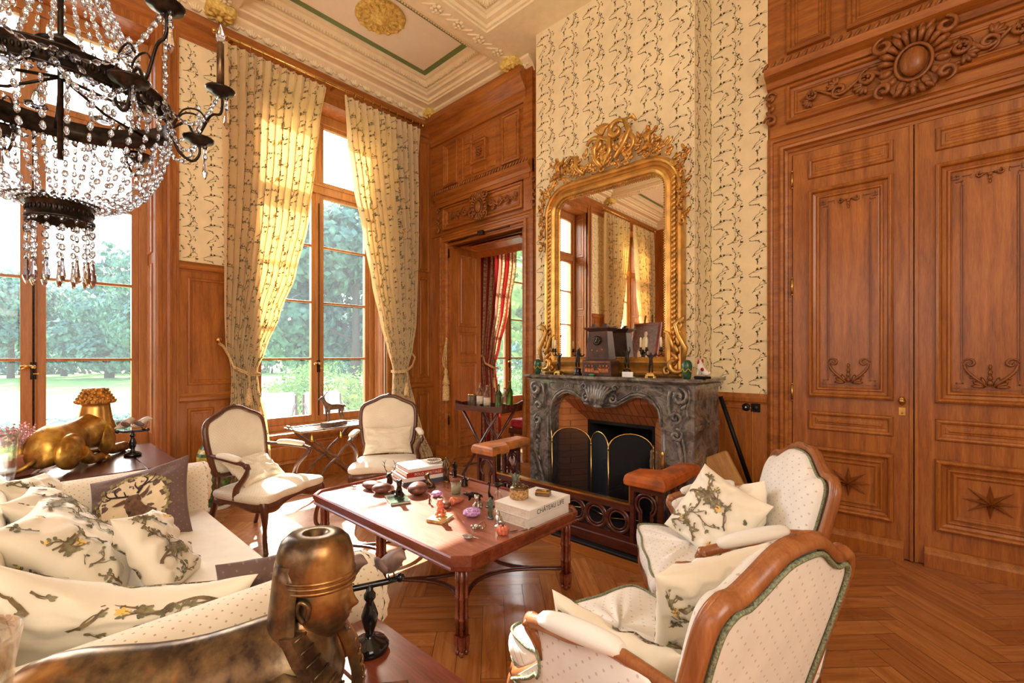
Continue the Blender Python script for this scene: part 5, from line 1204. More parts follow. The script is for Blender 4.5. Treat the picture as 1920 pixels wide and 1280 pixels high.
# ================================================================ cushions
def cushion(name, label, W, H, t, loc, rot, mat='pillow_cream', pr=1, seed=0, dent=0, scale=.58, group=None, stag=False):
    o = thing(name, label, 'cushion', loc, rot, group)
    sd = V((seed*3.1, seed*1.7, 0))
    def fn(u, v, off, s=-1):
        a = 2*u/W-1; c = 2*v/H-1; a = max(-1, min(1, a)); c = max(-1, min(1, c))
        x = a*W/2*(1-.09*(1-c*c)*a*a); z = c*H/2*(1-.09*(1-a*a)*c*c)
        e = (1-a**4)*(1-c**4); th = t/2*max(0, e)**.55*(1-.25*(a*a+c*c)*.5)
        w = noise.noise(V((a*2.2, c*2.2, s*2))+sd)*.018 + noise.noise(V((a*5+c*2, c*7, s*3))+sd*2)*.010
        rd = .010*math.sin(math.atan2(c, a)*11+seed)*min(1, (a*a+c*c))*e**.3
        z -= dent*(1-a*a)**1.5*max(0, c)**2 if dent else 0
        return V((x, s*(th + (w+rd)*min(1, e*2) + off) , z))
    b = M(); n = 44
    for s in (-1, 1):
        vs = []; uv = []
        for j in range(n+1):
            for i in range(n+1):
                u = W*(.5-.5*math.cos(PI*i/n)*1.0); v = H*(.5-.5*math.cos(PI*j/n)); vs.append(fn(u, v, 0, s)); uv.append((u+seed, v))
        fs = [(j*(n+1)+i, j*(n+1)+i+1, (j+1)*(n+1)+i+1, (j+1)*(n+1)+i) for j in range(n) for i in range(n)]
        b.add(vs, fs if s < 0 else [f[::-1] for f in fs], True, uv)
        if pr: printed(b, lambda u, v, o_, s=s: fn(u, v, o_, s), W, H, TILE2, scale, .008, .0065, u0=seed*.13-.3, v0=seed*.21-.3, mask=lambda u, v: .015 < u < W-.015 and .015 < v < H-.015, bw=1.5, sw=2.4)
    b.build('cover', [mat]+PRINT, o)
    if stag:
        def fl(pts, m, off=.0035):
            q = [fn(W/2+x*W, H/2+z*H, off, -1) for x, z in pts]; n_ = len(q); c = fn(W/2+sum(p[0] for p in pts)/n_*W, H/2+sum(p[1] for p in pts)/n_*H, off, -1)
            m.add([c]+q, [(0, i+1, (i+1) % n_+1) for i in range(n_)], True)
        def disc(cx, cz, r1, r2, m, off, k=24, a=0):
            for rr0, rr1 in ((0.001, .35), (.35, .7), (.7, 1)):
                A = [(cx+r1*rr0*math.cos(2*PI*i/k), cz+r2*rr0*math.sin(2*PI*i/k)) for i in range(k+1)]; B_ = [(cx+r1*rr1*math.cos(2*PI*i/k), cz+r2*rr1*math.sin(2*PI*i/k)) for i in range(k+1)]
                vs = [fn(W/2+x*W, H/2+z*H, off, -1) for p in zip(A, B_) for x, z in p]; m.add(vs, [(2*i, 2*i+1, 2*i+3, 2*i+2) for i in range(k)], True)
        m = M(); disc(0, 0, .34, .37, m, .003); m.build('print_ground', 'stag_cream', o)
        m = M(); rl = random.Random(8)
        for k in range(46):
            a = 2*PI*k/46; r_ = .36+rl.uniform(-.03, .03); cx, cz = r_*math.cos(a), r_*1.06*math.sin(a); d = rl.uniform(0, 6.3)
            fl([(cx+.035*math.cos(d+2*PI*i/7)*(1 if i % 2 else .6), cz+.035*math.sin(d+2*PI*i/7)*(1 if i % 2 else .6)) for i in range(7)], m, .006)
        m.build('oak_leaf_wreath', 'oak_leaf_print', o)
        m = M()
        fl([(-.02, .03), (.06, .05), (.12, -.05), (.24, -.14), (.22, -.30), (.05, -.36), (-.05, -.30), (-.03, -.15), (-.05, -.05)], m, .008); fl([(-.07, .08), (-.03, .12), (.06, .11), (.09, .05), (.06, -.04), (.01, -.12), (-.03, -.13), (-.05, -.08), (-.06, 0)], m, .0095)
        fl([(-.07, .09), (-.16, .08), (-.20, .05), (-.14, .03), (-.07, .04)], m, .0095); fl([(.07, .09), (.12, .13), (.17, .19), (.16, .10), (.10, .04)], m, .0095); m.build('stag_head_print', 'stag_brown', o)
        m = M()
        def rib(pts, w):
            P = [V((x, z, 0)) for x, z in pts]; P = spline(P, 5); L = []
            for i, p in enumerate(P):
                a = P[max(0, i-1)]; c = P[min(len(P)-1, i+1)]; d = (c-a).normalized(); ww = w*(1-.7*i/len(P)); L += [fn(W/2+(p.x-d.y*ww)*W, H/2+(p.y+d.x*ww)*H, .008, -1), fn(W/2+(p.x+d.y*ww)*W, H/2+(p.y-d.x*ww)*H, .008, -1)]
            m.add(L, [(2*i, 2*i+1, 2*i+3, 2*i+2) for i in range(len(P)-1)], True)
        rib([(-.04, .12), (-.14, .14), (-.24, .18), (-.27, .27)], .014); rib([(-.14, .14), (-.17, .22), (-.15, .29)], .010); rib([(-.20, .16), (-.27, .14), (-.31, .17)], .009); rib([(-.07, .13), (-.09, .20)], .009)
        rib([(.05, .12), (.10, .20), (.14, .28), (.10, .34)], .014); rib([(.09, .19), (.18, .26), (.22, .33)], .010); rib([(.07, .16), (.02, .24), (.02, .29)], .010); rib([(.14, .23), (.20, .22), (.26, .26)], .009)
        fl([(-.045, .045), (-.03, .06), (-.01, .05), (-.02, .035)], m, .0115); fl([(.04, .05), (.055, .06), (.065, .045), (.05, .035)], m, .0115); fl([(-.045, -.09), (-.02, -.07), (.005, -.09), (-.02, -.125)], m, .0115)
        m.build('antler_print', 'stag_dark', o)
    return o
TILE2 = toile(11, .62, .60, True)
# ================================================================ sofa (faces +Y: local -y)
sf = thing('sofa', 'large cream spotted sofa with rolled arms and printed cushions at the left', 'sofa', (-2.58, .36, 0), R(180))
HX = 1.06
b = M()
def uvbox(b, x0, x1, y0, y1, z0, z1, r=.04, n=5):
    """rounded upholstered block with uv"""
    def prof(w, h): return None
    rs = []; uv = []
    ol = []
    for cx, cy, a0 in ((x1-r, y0+r, -90), (x1-r, y1-r, 0), (x0+r, y1-r, 90), (x0+r, y0+r, 180)):
        for k in range(n): a = R(a0+90*k/(n-1)); ol.append((cx+r*math.cos(a), cy+r*math.sin(a)))
    per = [0]
    for p, q in zip(ol, ol[1:]): per.append(per[-1]+math.hypot(p[0]-q[0], p[1]-q[1]))
    vs = []; N = len(ol); lv = [(0, z0), (0, z1-r), (r*.3, z1-r*.3), (r, z1)]
    for ins, z in lv:
        for i, (x, y) in enumerate(ol):
            cx = (x0+x1)/2; cy = (y0+y1)/2; xx = x - math.copysign(min(ins, abs(x-cx)), x-cx); yy = y - math.copysign(min(ins, abs(y-cy)), y-cy); vs.append((xx, yy, z)); uv.append((per[i], z+ins) if z < z1 else (xx, yy))
    fs = [(k*N+i, k*N+(i+1) % N, (k+1)*N+(i+1) % N, (k+1)*N+i) for k in range(len(lv)-1) for i in range(N)]
    b.add(vs, fs, True, uv); b.add([vs[(len(lv)-1)*N+i] for i in range(N)], [tuple(range(N))], False, [(vs[(len(lv)-1)*N+i][0], vs[(len(lv)-1)*N+i][1]) for i in range(N)])
uvbox(b, -HX, HX, -.44, .54, .06, .33); b.build('base', 'sofa_cloth', sf)
for x_ in (-HX+.06, HX-.06):
    for y_ in (-.40, .48): b = M(); b.lathe([(.022, 0), (.028, .03), (.02, .065)], 10, (x_, y_, 0)); b.build('foot', 'walnut', sf)
b = M(); ol = [(-HX+.12, -.47), (HX-.12, -.47), (HX-.12, .32), (-HX+.12, .32)]; q = []
for i in range(4):
    p0, p1 = ol[i], ol[(i+1) % 4]; q += [(p0[0]+(p1[0]-p0[0])*t/8, p0[1]+(p1[1]-p0[1])*t/8) for t in range(8)]
slab_cushion(b, q, .33, .455, .03, .02); b.build('seat_cushion', 'seat_silk', sf)
# back and arms: extruded rolled sections
def extr(b, sec, y0, y1, axis, ny=10, T=None):
    n = len(sec); per = [0]
    for p, r_ in zip(sec, sec[1:]): per.append(per[-1]+math.hypot(p[0]-r_[0], p[1]-r_[1]))
    vs = []; uv = []
    for k in range(ny+1):
        y = y0+(y1-y0)*k/ny
        for i, (x, z) in enumerate(sec): vs.append((x, y, z) if axis == 'y' else (y, x, z)); uv.append((y, per[i]))
    b.add(vs, [(k*n+i, k*n+i+1, (k+1)*n+i+1, (k+1)*n+i) for k in range(ny) for i in range(n-1)], True, uv)
for s in (-1, 1):
    sec = [(s*(HX-.14), .30), (s*(HX-.145), .48)] + [(s*(HX+.0) + s*.135*math.cos(a), .60+.135*math.sin(a)) for a in [PI-.5*0 - PI*1.35*k/16 for k in range(17)]] + [(s*(HX+.03), .40), (s*(HX+.03), .06)]
    a = M(); extr(a, sec, -.50, .54, 'y'); ob = a.build('arm', 'sofa_cloth', sf)
    f = M(); c = (s*HX, .60); rim = [(c[0]+.137*math.cos(t), c[1]+.137*math.sin(t)) for t in [2*PI*k/28 for k in range(28)]]
    vs = []; uv = []; n = 28
    for sc_, off in ((1, 0), (.97, .02), (.8, .03), (.5, .032), (.15, .026)):
        for k, (x, z) in enumerate(rim): w = .004*math.cos(k*PI) * (1 if sc_ > .4 else 0); vs.append((c[0]+(x-c[0])*sc_, -.50-off-w, c[1]+(z-c[1])*sc_)); uv.append((x*sc_, z*sc_))
    f.add(vs, [(k*n+i, k*n+(i+1) % n, (k+1)*n+(i+1) % n, (k+1)*n+i) for k in range(4) for i in range(n)] + [tuple(4*n+i for i in range(n))], True, uv)
    f.add([(s*(HX-.14), -.50, .06), (s*(HX+.03), -.50, .06), (s*(HX+.05), -.50, .60), (s*(HX-.14), -.50, .60)], [(0, 1, 2, 3)], False, [(0, 0), (.17, 0), (.19, .54), (0, .54)]); f.build('arm_front', 'sofa_cloth', ob)
sec = [(.36, .30), (.37, .60)] + [(.47+.085*math.cos(a), .735+.085*math.sin(a)) for a in [PI - PI*1.2*k/14 for k in range(15)]] + [(.55, .5), (.55, .06)]
b = M(); extr(b, sec, -HX-.0, HX+.12, 'x', 14); [b.add([(x_, p[0], p[1]) for p in sec], [tuple(range(len(sec)))], False) for x_ in (-HX, HX+.12)]; b.build('back', 'sofa_cloth', sf)
b = M()
uvbox(b, -HX-.03, HX+.03, .50, .56, .06, .66, .03); b.build('outside_back', 'sofa_cloth', sf)
# cushions on the sofa
GC = 'scatter cushions on the sofa'
cushion('cushion', 'plaid brown cushion with a stag head, resting against the far sofa arm', .52, .46, .13, (-3.28, .48, .60), (R(-30), R(-16), R(56)), 'plaid', 0, 1, stag=True, group=GC)
cushion('cushion', 'cream branch-print cushion in the far corner of the sofa, nearest the window', .40, .36, .14, (-3.50, .10, .66), (R(-36), R(6), R(150)), seed=2, group=GC)
cushion('cushion', 'cream branch-print cushion second from the far corner, behind the stag cushion', .46, .42, .17, (-3.05, .14, .66), (R(-42), R(4), R(168)), seed=3, group=GC)
cushion('cushion', 'large cream branch-print cushion leaning on the middle of the sofa back', .56, .50, .20, (-2.58, .17, .65), (R(-44), R(4), R(166)), seed=4, group=GC)
cushion('cushion', 'small cream branch-print cushion standing in front of the large one in mid sofa', .38, .38, .13, (-2.44, .42, .62), (R(-34), R(12), R(150)), seed=5, group=GC)
cushion('cushion', 'wide cream branch-print cushion with bent top leaning on the near sofa arm', .66, .46, .15, (-1.80, .20, .615), (R(-16), R(-16), R(252)), seed=6, dent=.07, group=GC, scale=.72)
cushion('cushion', 'plain brown plaid cushion tucked behind the near sofa arm', .36, .34, .12, (-1.80, .64, .56), (R(-8), R(-2), R(260)), 'plaid', 0, 7, group=GC)
# armchair cushions
def onchair(base, x, y, z, rot):
    M_ = Matrix.Translation(base[0]) @ rz(base[1]); p = M_ @ V((x, y, z)); return tuple(p), (rot[0], rot[1], rot[2]+base[1])
def small(label, W, H, t, base, x, y, z, rot, **k):
    p, r_ = onchair(base, x, y, z, rot); return cushion('cushion', label, W, H, t, p, r_, **k)
C1 = (V((-3.93, 1.36, 0)), R(117)); C2 = (V((-3.92, 2.47, 0)), R(55)); C3 = (V((-.80, 2.40, 0)), R(303)); C4 = (V((-.67, 1.42, 0)), R(253))
small('cream spotted lumbar cushion lying on the seat of the left open armchair', .46, .28, .10, C1, .0, .10, .545, (R(-48), 0, R(6)), mat='upholstery', pr=0, seed=1)
small('cream spotted lumbar cushion upright on the open armchair by the right curtain', .48, .28, .09, C2, .0, .165, .60, (R(-14), 0, 0), mat='upholstery', pr=0, seed=2)
small('cream branch-print cushion standing on the left of the bergere nearer the fireplace', .42, .40, .14, C3, .0, .0, .64, (R(-30), R(16), R(34)), seed=8)
small('crumpled cream branch-print cushion against the back of the bergere nearer the fireplace', .36, .32, .17, C3, -.08, .15, .63, (R(-22), R(-22), R(10)), seed=9, scale=.45)
small('cream branch-print cushion leaning on the near arm of the foreground bergere', .46, .34, .13, C4, .20, .05, .52, (R(-14), R(0), R(-78)), seed=14, dent=.04, scale=.48)
small('sunlit cream branch-print cushion against the back of the foreground bergere', .40, .38, .13, C4, -.14, .11, .65, (R(-20), R(10), R(-20)), seed=16, scale=.48)
# ================================================================ coffee table
ct = thing('coffee_table', 'low mahogany coffee table with bamboo-turned cluster legs and curved stretchers in the middle', 'table', (-2.40, 1.90, 0))
HXT, HYT, ch = .80, .505, .07
def octo(hx, hy, c, z): return [(-hx+c, -hy, z), (hx-c, -hy, z), (hx, -hy+c, z), (hx, hy-c, z), (hx-c, hy, z), (-hx+c, hy, z), (-hx, hy-c, z), (-hx, -hy+c, z)]
b = M(); b.loft([octo(HXT-.01, HYT-.01, ch, .475), octo(HXT-.01, HYT-.01, ch, .4845)]); b.build('table_top', 'tabletop_veneer', ct)
b = M(); b.loft([octo(HXT-.012, HYT-.012, ch, .425), octo(HXT-.012, HYT-.012, ch, .428), octo(HXT, HYT, ch, .43), octo(HXT+.004, HYT+.004, ch, .442), octo(HXT-.004, HYT-.004, ch, .448), octo(HXT-.004, HYT-.004, ch, .462), octo(HXT+.006, HYT+.006, ch, .468), octo(HXT+.006, HYT+.006, ch, .496), octo(HXT-.002, HYT-.002, ch, .502), octo(HXT-.012, HYT-.012, ch, .498), octo(HXT-.014, HYT-.014, ch, .484)], cap=False, sm=False)
b.build('gallery_rim', 'mahogany', ct)
lx = (-.725, 0, .725)
for i, x in enumerate(lx):
    for y in (-.43, .43):
        b = M()
        for dx, dy in ((-.015, -.015), (.015, -.015), (.015, .015), (-.015, .015)):
            pr_ = [(.0105, .095), (.0105, .17), (.0135, .175), (.0135, .181), (.0098, .186), (.0098, .27), (.013, .275), (.013, .281), (.0098, .286), (.0098, .36), (.0125, .365), (.0105, .370), (.0105, .43)]
            b.lathe(pr_, 8, (x+dx, y+dy, 0)); b.loft([[(x+dx+a*q, y+dy+c*q, z) for a, c in ((-1, -1), (1, -1), (1, 1), (-1, 1))] for q, z in ((.008, .025), (.012, .05), (.0125, .095))], sm=False); b.lathe([(.008, 0), (.014, .012), (.010, .025)], 8, (x+dx, y+dy, 0))
        b.box(x-.006, x+.006, y-.006, y+.006, .06, .4); b.build('leg', 'mahogany', ct)
def bow(p, q, k):
    p = V((p[0], p[1], .125)); q = V((q[0], q[1], .125)); m = (p+q)/2; d = (q-p); n = V((-d.y, d.x, 0)).normalized()
    return [p*(1-t)+q*t + n*k*math.sin(PI*t) for t in [i/14 for i in range(15)]]
for a, c in (((-.725, -.43), (-.725, .43)), ((.725, .43), (.725, -.43)), ((0, .43), (0, -.43)), ((0, -.43), (0, .43))):
    b = M(); b.tube(bow(a, c, -.30 if a[0] else -.28), [(.011, .017)]*15, 8); b.build('stretcher', 'mahogany_dark', ct)
for x0 in (-.725, 0):
    for y, k in ((-.43, .22), (.43, -.22)): b = M(); b.tube(bow((x0, y), (x0+.725, y), k), [(.011, .017)]*15, 8); b.build('stretcher', 'mahogany_dark', ct)

# ================================================================ tray table with the stag by the window
def handle(b, x, s):
    b.tube([(x, -.06, .665), (x+s*.03, -.05, .70), (x+s*.03, .05, .70), (x, .06, .665)], .006, 6); b.tube([(x+s*.03, -.045, .70), (x+s*.03, .045, .70)], .012, 8)
tt = thing('tray_table', 'silver tray on crossed twisted-horn legs under the middle window', 'table', (-5.02, 2.42, 0), R(90))
b = M(); b.box(-.42, .42, -.2, .2, .648, .656); b.tube([(x, y, .662) for x, y in ((-.42, -.2), (.42, -.2), (.42, .2), (-.42, .2))], .008, 6, closed=True); b.build('tray', 'silver', tt)
for s in (-1, 1): b = M(); handle(b, s*.42, s); b.build('tray_handle', 'silver', tt)
b = M()
for y in (-.15, .15):
    for s in (-1, 1):
        P = [(s*(.36-.72*t), y, .645*(1-t)+.0) for t in [k/22 for k in range(23)]]; b.tube([(x+.008*math.cos(k*1.1), yy+.008*math.sin(k*1.1), max(.012, z)) for k, (x, yy, z) in enumerate(P)], [.016*(1-.3*k/22)+.003*(k % 3 == 0) for k in range(23)], 8)
b.build('horn_legs', 'horn', tt)
for k, x in enumerate((-.30, .02, .30)):
    b = M(); b.lathe([(.004, .02), (.010, .0), (.016, -.03), (.028, -.06), (.001, -.06)], 10, (x, -.21, .61)); b.tube([(x, -.21, .63), (x, -.20, .655)], .003, 4); b.build('bell', 'brass', tt)

# ================================================================ vase behind the left armchair
o = thing('porcelain_vase', 'yellow and green painted porcelain jar standing behind the left armchair', 'vase', (-5.05, 1.30, 0))
b = M(); b.lathe([(.09, .03), (.11, .1), (.13, .3), (.15, .42), (.15, .52), (.11, .60), (.075, .63), (.08, .66)], 24); b.build('body', 'vase_green', o)
b = M(); b.lathe([(.152, .40), (.1525, .5), (.13, .575)], 24); b.build('painted_band', 'vase_yellow', o)
b = M(); b.lathe([(.08, .655), (.09, .66), (.09, .67), (.07, .675)], 20); b.build('rim', 'porcelain', o); b = M(); b.lathe([(.13, 0), (.135, .02), (.10, .03)], 20); b.build('foot_ring', 'porcelain', o)

# ================================================================ side tables at both ends of the sofa
def side_table(label, x0, x1, y0, y1, h, mat):
    o = thing('side_table', label, 'table', ((x0+x1)/2, (y0+y1)/2, 0)); hx, hy = (x1-x0)/2, (y1-y0)/2
    b = M(); b.bev(-hx, hx, -hy, hy-.20, h-.028, h, .006); b.bev(-hx, hx, hy-.198, hy, h-.028, h, .006); b.build('table_top', mat, o)
    b = M(); b.box(-hx+.03, hx-.03, -hy+.03, hy-.03, h-.10, h-.029); b.build('apron', 'mahogany_dark', o)
    for x in (-hx+.05, hx-.05):
        for y in (-hy+.05, hy-.05): b = M(); b.loft([[(x+a*q, y+c*q, z) for a, c in ((-1, -1), (1, -1), (1, 1), (-1, 1))] for q, z in ((.014, 0), (.024, h-.10))], sm=False); b.build('leg', 'mahogany_dark', o)
    return o
side_table('dark mahogany side table in the foreground carrying the bronze sphinx', -1.355, -.55, -.35, .80, .60, 'mahogany')
side_table('dark side table beyond the sofa under the left window, carrying the gilt sphinx', -4.98, -3.86, -.32, .80, .70, 'mahogany_dark')

# ================================================================ sphinxes
def headmesh(b, c, R_, T):
    """a modelled face: ellipsoid with brow, nose, lips, chin; faces -y"""
    nu, nv = 56, 48; vs = []; 
    def g(x, z, cx, cz, sx, sz): return math.exp(-((x-cx)/sx)**2-((z-cz)/sz)**2)
    for j in range(nv+1):
        ph = PI*j/nv
        for i in range(nu):
            th = 2*PI*i/nu; x = math.sin(ph)*math.sin(th); y = -math.sin(ph)*math.cos(th); z = math.cos(ph)
            f = max(0, -y); X, Z = x, z; d = 0
            if f > 0:
                d += .30*g(X, Z, 0, -.10, .10, .10)*f + .17*g(X, Z, 0, .08, .075, .20)*f       # nose
                d += .07*g(X, Z, .0, .30, .50, .07)*f                                       # brow
                for s in (-1, 1): d -= .11*g(X, Z, s*.31, .17, .16, .085)*f; d += .075*g(X, Z, s*.31, .165, .095, .05)*f; d += .05*g(X, Z, s*.42, -.16, .2, .2)*f
                d += .12*g(X, Z, 0, -.335, .17, .032)*f + .12*g(X, Z, 0, -.42, .14, .035)*f - .06*g(X, Z, 0, -.378, .22, .014)*f
                d += .13*g(X, Z, 0, -.66, .2, .13)*f - .06*g(X, Z, 0, -.52, .2, .05)*f
            q = 1+d; jw = 1-.22*max(0, -z-.1)
            vs.append((c[0]+x*R_[0]*jw*(1+d*.3), c[1]+y*R_[1]*q, c[2]+z*R_[2]))
    fs = [(j*nu+i, j*nu+(i+1) % nu, (j+1)*nu+(i+1) % nu, (j+1)*nu+i) for j in range(nv) for i in range(nu)]
    k = b.T; b.T = T; b.add(vs, fs, True); b.T = k
def sphinx(label, loc, rot, body, far=False, scale=1):
    o = thing('sphinx_statue', label, 'statue', loc, rot, scale=scale)
    # body: lofted lion trunk from rump to chest
    st = [(.385, .10, .035, .05), (.37, .13, .08, .09), (.31, .155, .115, .13), (.22, .165, .115, .13), (.10, .165, .095, .115), (0, .175, .09, .11), (-.10, .185, .10, .125), (-.18, .19, .105, .14), (-.235, .17, .085, .12), (-.255, .16, .04, .07)]
    rs = []
    for y, z, rx_, rz_ in st: rs.append([(rx_*math.cos(t), y, max(.012, z + rz_*math.sin(t) + (.012*math.exp(-(math.cos(t)/.25)**2) if math.sin(t) > 0 else 0))) for t in [2*PI*k/20 for k in range(20)]])
    b = M(); b.loft(rs, sm=True)
    ob = b.build('trunk', body, o, subd=1)
    for s in (-1, 1):
        b = M(); b.ball((s*.10, .25, .12), 1, 16, T=rx(R(-18)), rr=(.052, .125, .115)); b.tube(spline([(s*.12, .20, .10), (s*.135, .12, .045), (s*.135, .04, .032), (s*.13, -.0, .03)], 4), [.055, .05, .045, .04, .038, .034, .032, .030, .030, .030, .032, .032, .032], 10)
        for k in range(4): b.ball((s*.13+(k-1.5)*.019, -.03, .022), 1, 8, rr=(.012, .03, .02))
        b.build('hind_leg', body, o)
        b = M(); b.ball((s*.085, -.16, .13), 1, 12, rr=(.045, .075, .12)); b.tube(spline([(s*.085, -.14, .10), (s*.085, -.22, .045), (s*.08, -.32, .038), (s*.078, -.40, .034)], 4), .037, 10)
        for k in range(4): b.ball((s*.078+(k-1.5)*.02, -.425, .022), 1, 8, rr=(.012, .032, .021))
        b.build('foreleg', body, o)
    b = M(); b.tube(spline([(0, .37, .10), (.05, .42, .05), (.15, .40, .03), (.19, .28, .03), (.20, .16, .035), (.17, .10, .06)], 4), [.016]*20+[.024], 8); b.build('tail', body, o)
    # woman's bust, neck, face
    hz = .325; hy = -.215; HT = tr(0, hy, 0) @ rz(R(-16)) @ tr(0, -hy, 0) if not far else None
    b = M(); b.lathe([(.095, .17), (.10, .20), (.085, .235), (.05, .262), (.042, .29), (.045, .32)], 16, (0, hy+.035, 0), sy=.85); b.build('neck_and_chest', body, o)
    if not far:
        b = M(); b.T = HT; headmesh(b, (0, hy, hz+.018), (.058, .066, .088), HT)
        for s in (-1, 1): b.tube(spline([(s*.056, hy+.004, hz+.002), (s*.062, hy-.002, hz+.03), (s*.064, hy+.014, hz+.042), (s*.062, hy+.022, hz+.02), (s*.058, hy+.01, hz-.004)], 4), .006, 6)
        b.build('face', body, o, subd=1)
        # tall cap with a socket on top and two bands
        cy_ = hy+.012
        b = M(); b.T = HT; b.lathe([(.069, hz+.052), (.072, hz+.065), (.072, hz+.10), (.068, hz+.125), (.062, hz+.145), (.050, hz+.157), (.026, hz+.160), (.018, hz+.157), (.016, hz+.14), (.001, hz+.135)], 32, (0, cy_, 0), sx=.95, sy=1.14)
        for z_ in (.058, .068, .078): b.tube([(.0715*.955*math.cos(t), cy_+.0715*1.145*math.sin(t), hz+z_) for t in [2*PI*k/32 for k in range(32)]], .0035, 6, closed=True)
        b.build('cap', body, o)
    else:
        b = M(); b.ball((0, hy, hz+.02), 1, 20, rr=(.055, .062, .085)); b.build('face', body, o)
        b = M(); rs = []
        for q, z_ in ((.100, .060), (.112, .064), (.112, .072), (.090, .112), (.066, .155), (.052, .172), (.02, .178), (.001, .178)): rs.append((q, hz+z_))
        b.lathe(rs, 28, (0, hy+.02, 0)); rn = random.Random(3)
        for row in range(5):
            u = row/4.6; q = .108-.05*u; m = int(22-row*2.4)
            for k in range(m): t = 2*PI*(k+.5*(row % 2))/m; b.ball((q*math.cos(t), hy+.02+q*math.sin(t), hz+.078+.092*u), 1, 8, rr=(.0115, .0125, .012))
        b.build('curled_wig', 'gilt_dark', o)
    # nemes cloth behind the head and lappets in front
    def U(w, yb, yf, z, n=16):
        p = []
        for k in range(n+1): t = PI*k/n; p.append((w*math.cos(t), yf + (yb-yf)*math.sin(t)**.7, z))
        for k in range(n+1): t = PI-PI*k/n; p.append((w*.86*math.cos(t), yf + (yb-yf-.012)*math.sin(t)**.7, z))
        return p
    w0 = .070 if not far else .076
    rs = [U(w0-.006, hy+.090, hy+.03, hz+.11), U(w0-.002, hy+.096, hy+.02, hz+.075), U(w0+.003, hy+.10, hy+.022, hz+.03), U(w0+.010, hy+.108, hy+.02, hz-.03), U(w0+.022, hy+.118, hy-.0, hz-.09), U(w0+.032, hy+.125, hy-.015, hz-.145), U(w0+.034, hy+.125, hy-.02, hz-.17)]
    if far: rs = [U(.078, hy+.090, hy+.0, hz+.075), U(.083, hy+.098, hy+.0, hz+.03), U(.092, hy+.108, hy+.0, hz-.03), U(.102, hy+.118, hy-.0, hz-.09), U(.112, hy+.13, hy-.015, hz-.14)]
    b = M(); b.T = HT; b.loft(rs, sm=True); b.build('head_cloth', body if not far else 'gilt', o)
    for s in (-1, 1):
        b = M(); b.T = HT; st_ = [(.060, .088, hy+.012, hz-.02), (.058, .098, hy-.020, hz-.07), (.045, .096, hy-.055, hz-.12), (.036, .080, hy-.072, hz-.165), (.034, .068, hy-.074, hz-.20)]
        b.loft([[(s*x0, y-.006, z), (s*x1, y+.010, z), (s*x1, y+.034, z), (s*x0, y+.02, z)] for x0, x1, y, z in st_], sm=False)
        for k in range(10):
            t = k/9*3.999; i_ = int(t); u = t-i_; A, B_ = st_[i_], st_[i_+1]; q = [A[m]+(B_[m]-A[m])*u for m in range(4)]
            b.tube([(s*q[0], q[2]-.008, q[3]), (s*(q[0]+q[1])/2, q[2]-.003, q[3]-.004), (s*q[1], q[2]+.008, q[3]-.01)], .003, 5)
        b.build('lappet', body, o)
    return o
def bronze_patina():
    t = NT('sphinx_bronze'); n_ = t.noise(t.coord(), 5, 4, .6, .4); k = t.noise(t.coord(), 22, 4, .6)
    c = t.ramp(n_, [(.38, (66, 52, 42)), (.52, (104, 82, 60)), (.60, (158, 104, 52)), (.70, (200, 150, 84))]); c = t.mix(.25, c, t.ramp(k, [(.4, (52, 42, 36)), (.62, (190, 160, 110))]))
    t.P(c, .3, .75); t.bump(k, .12, .003)
    t = NT('sphinx_gilt'); n_ = t.noise(t.coord(), 7, 4, .6, .3)
    c = t.ramp(n_, [(.34, (120, 84, 44)), (.5, (186, 140, 62)), (.66, (232, 190, 96))]); t.P(c, .3, .8); t.bump(n_, .1, .004)
bronze_patina()
sphinx('dark bronze sphinx with tall cap and gilded patches in the foreground', (-1.065, .262, .602), R(147), 'sphinx_bronze', False, .98)
sphinx('golden sphinx with curled wig under the left window, seen from behind', (-4.43, .30, .702), R(237), 'sphinx_gilt', True, 1.03)

# ---- birds on black turned stands
def bird(name, label, loc, rot, s=1, pale=True):
    o = thing(name, label, 'figurine', loc, rot, 'perched bird ornaments', scale=s); mt = 'bird_pale' if pale else 'bird_grey'
    b = M(); rs = []
    for y, z, rx_, rz_ in ((.052, .012, .006, .003), (.036, .016, .012, .008), (.018, .024, .021, .020), (0, .030, .026, .028), (-.018, .038, .025, .028), (-.028, .048, .021, .022), (-.036, .053, .015, .016), (-.045, .053, .006, .007), (-.054, .051, .0015, .002)):
        rs.append([(rx_*math.cos(t), y, z+rz_*math.sin(t)) for t in [2*PI*k/12 for k in range(12)]])
    b.loft(rs, sm=True); b.build('body', mt, o, subd=1)
    for q in (-1, 1): b = M(); b.ball((q*.022, .006, .03), 1, 8, T=rx(R(25)), rr=(.006, .028, .014)); b.build('wing', 'bird_grey', o)
    b = M(); [b.tube([(q*.008, -.002, .006), (q*.008, -.006, -.004), (q*.008, -.014, -.005)], .0015, 4) for q in (-1, 1)]; b.build('claws', 'black_gloss', o)
    return o
def bird_stand(label, loc, rot, h=.19):
    o = thing('bird_stand', label, 'stand', loc, rot)
    b = M(); b.lathe([(.052, 0), (.055, .012), (.045, .026), (.018, .036), (.012, .05), (.020, .075), (.024, .10), (.016, .125), (.010, .14), (.017, .15), (.017, .16), (.010, .17), (.010, h)], 20); b.build('turned_column', 'black_gloss', o)
    b = M(); b.tube([(-.085, 0, h), (-.05, 0, h-.004), (.05, 0, h-.004), (.085, 0, h)], .009, 8); b.ball((-.088, 0, h), .014, 8); b.ball((.088, 0, h), .014, 8); b.build('perch', 'black_gloss', o)
    return o
bird_stand('glossy black turned bird stand beside the foreground sphinx', (-1.195, .695, .601), R(68))
bird('bird_ornament', 'small grey bird perched on the foreground stand, nearer the camera', (-1.175, .75, .803), R(100), 1.25, False)
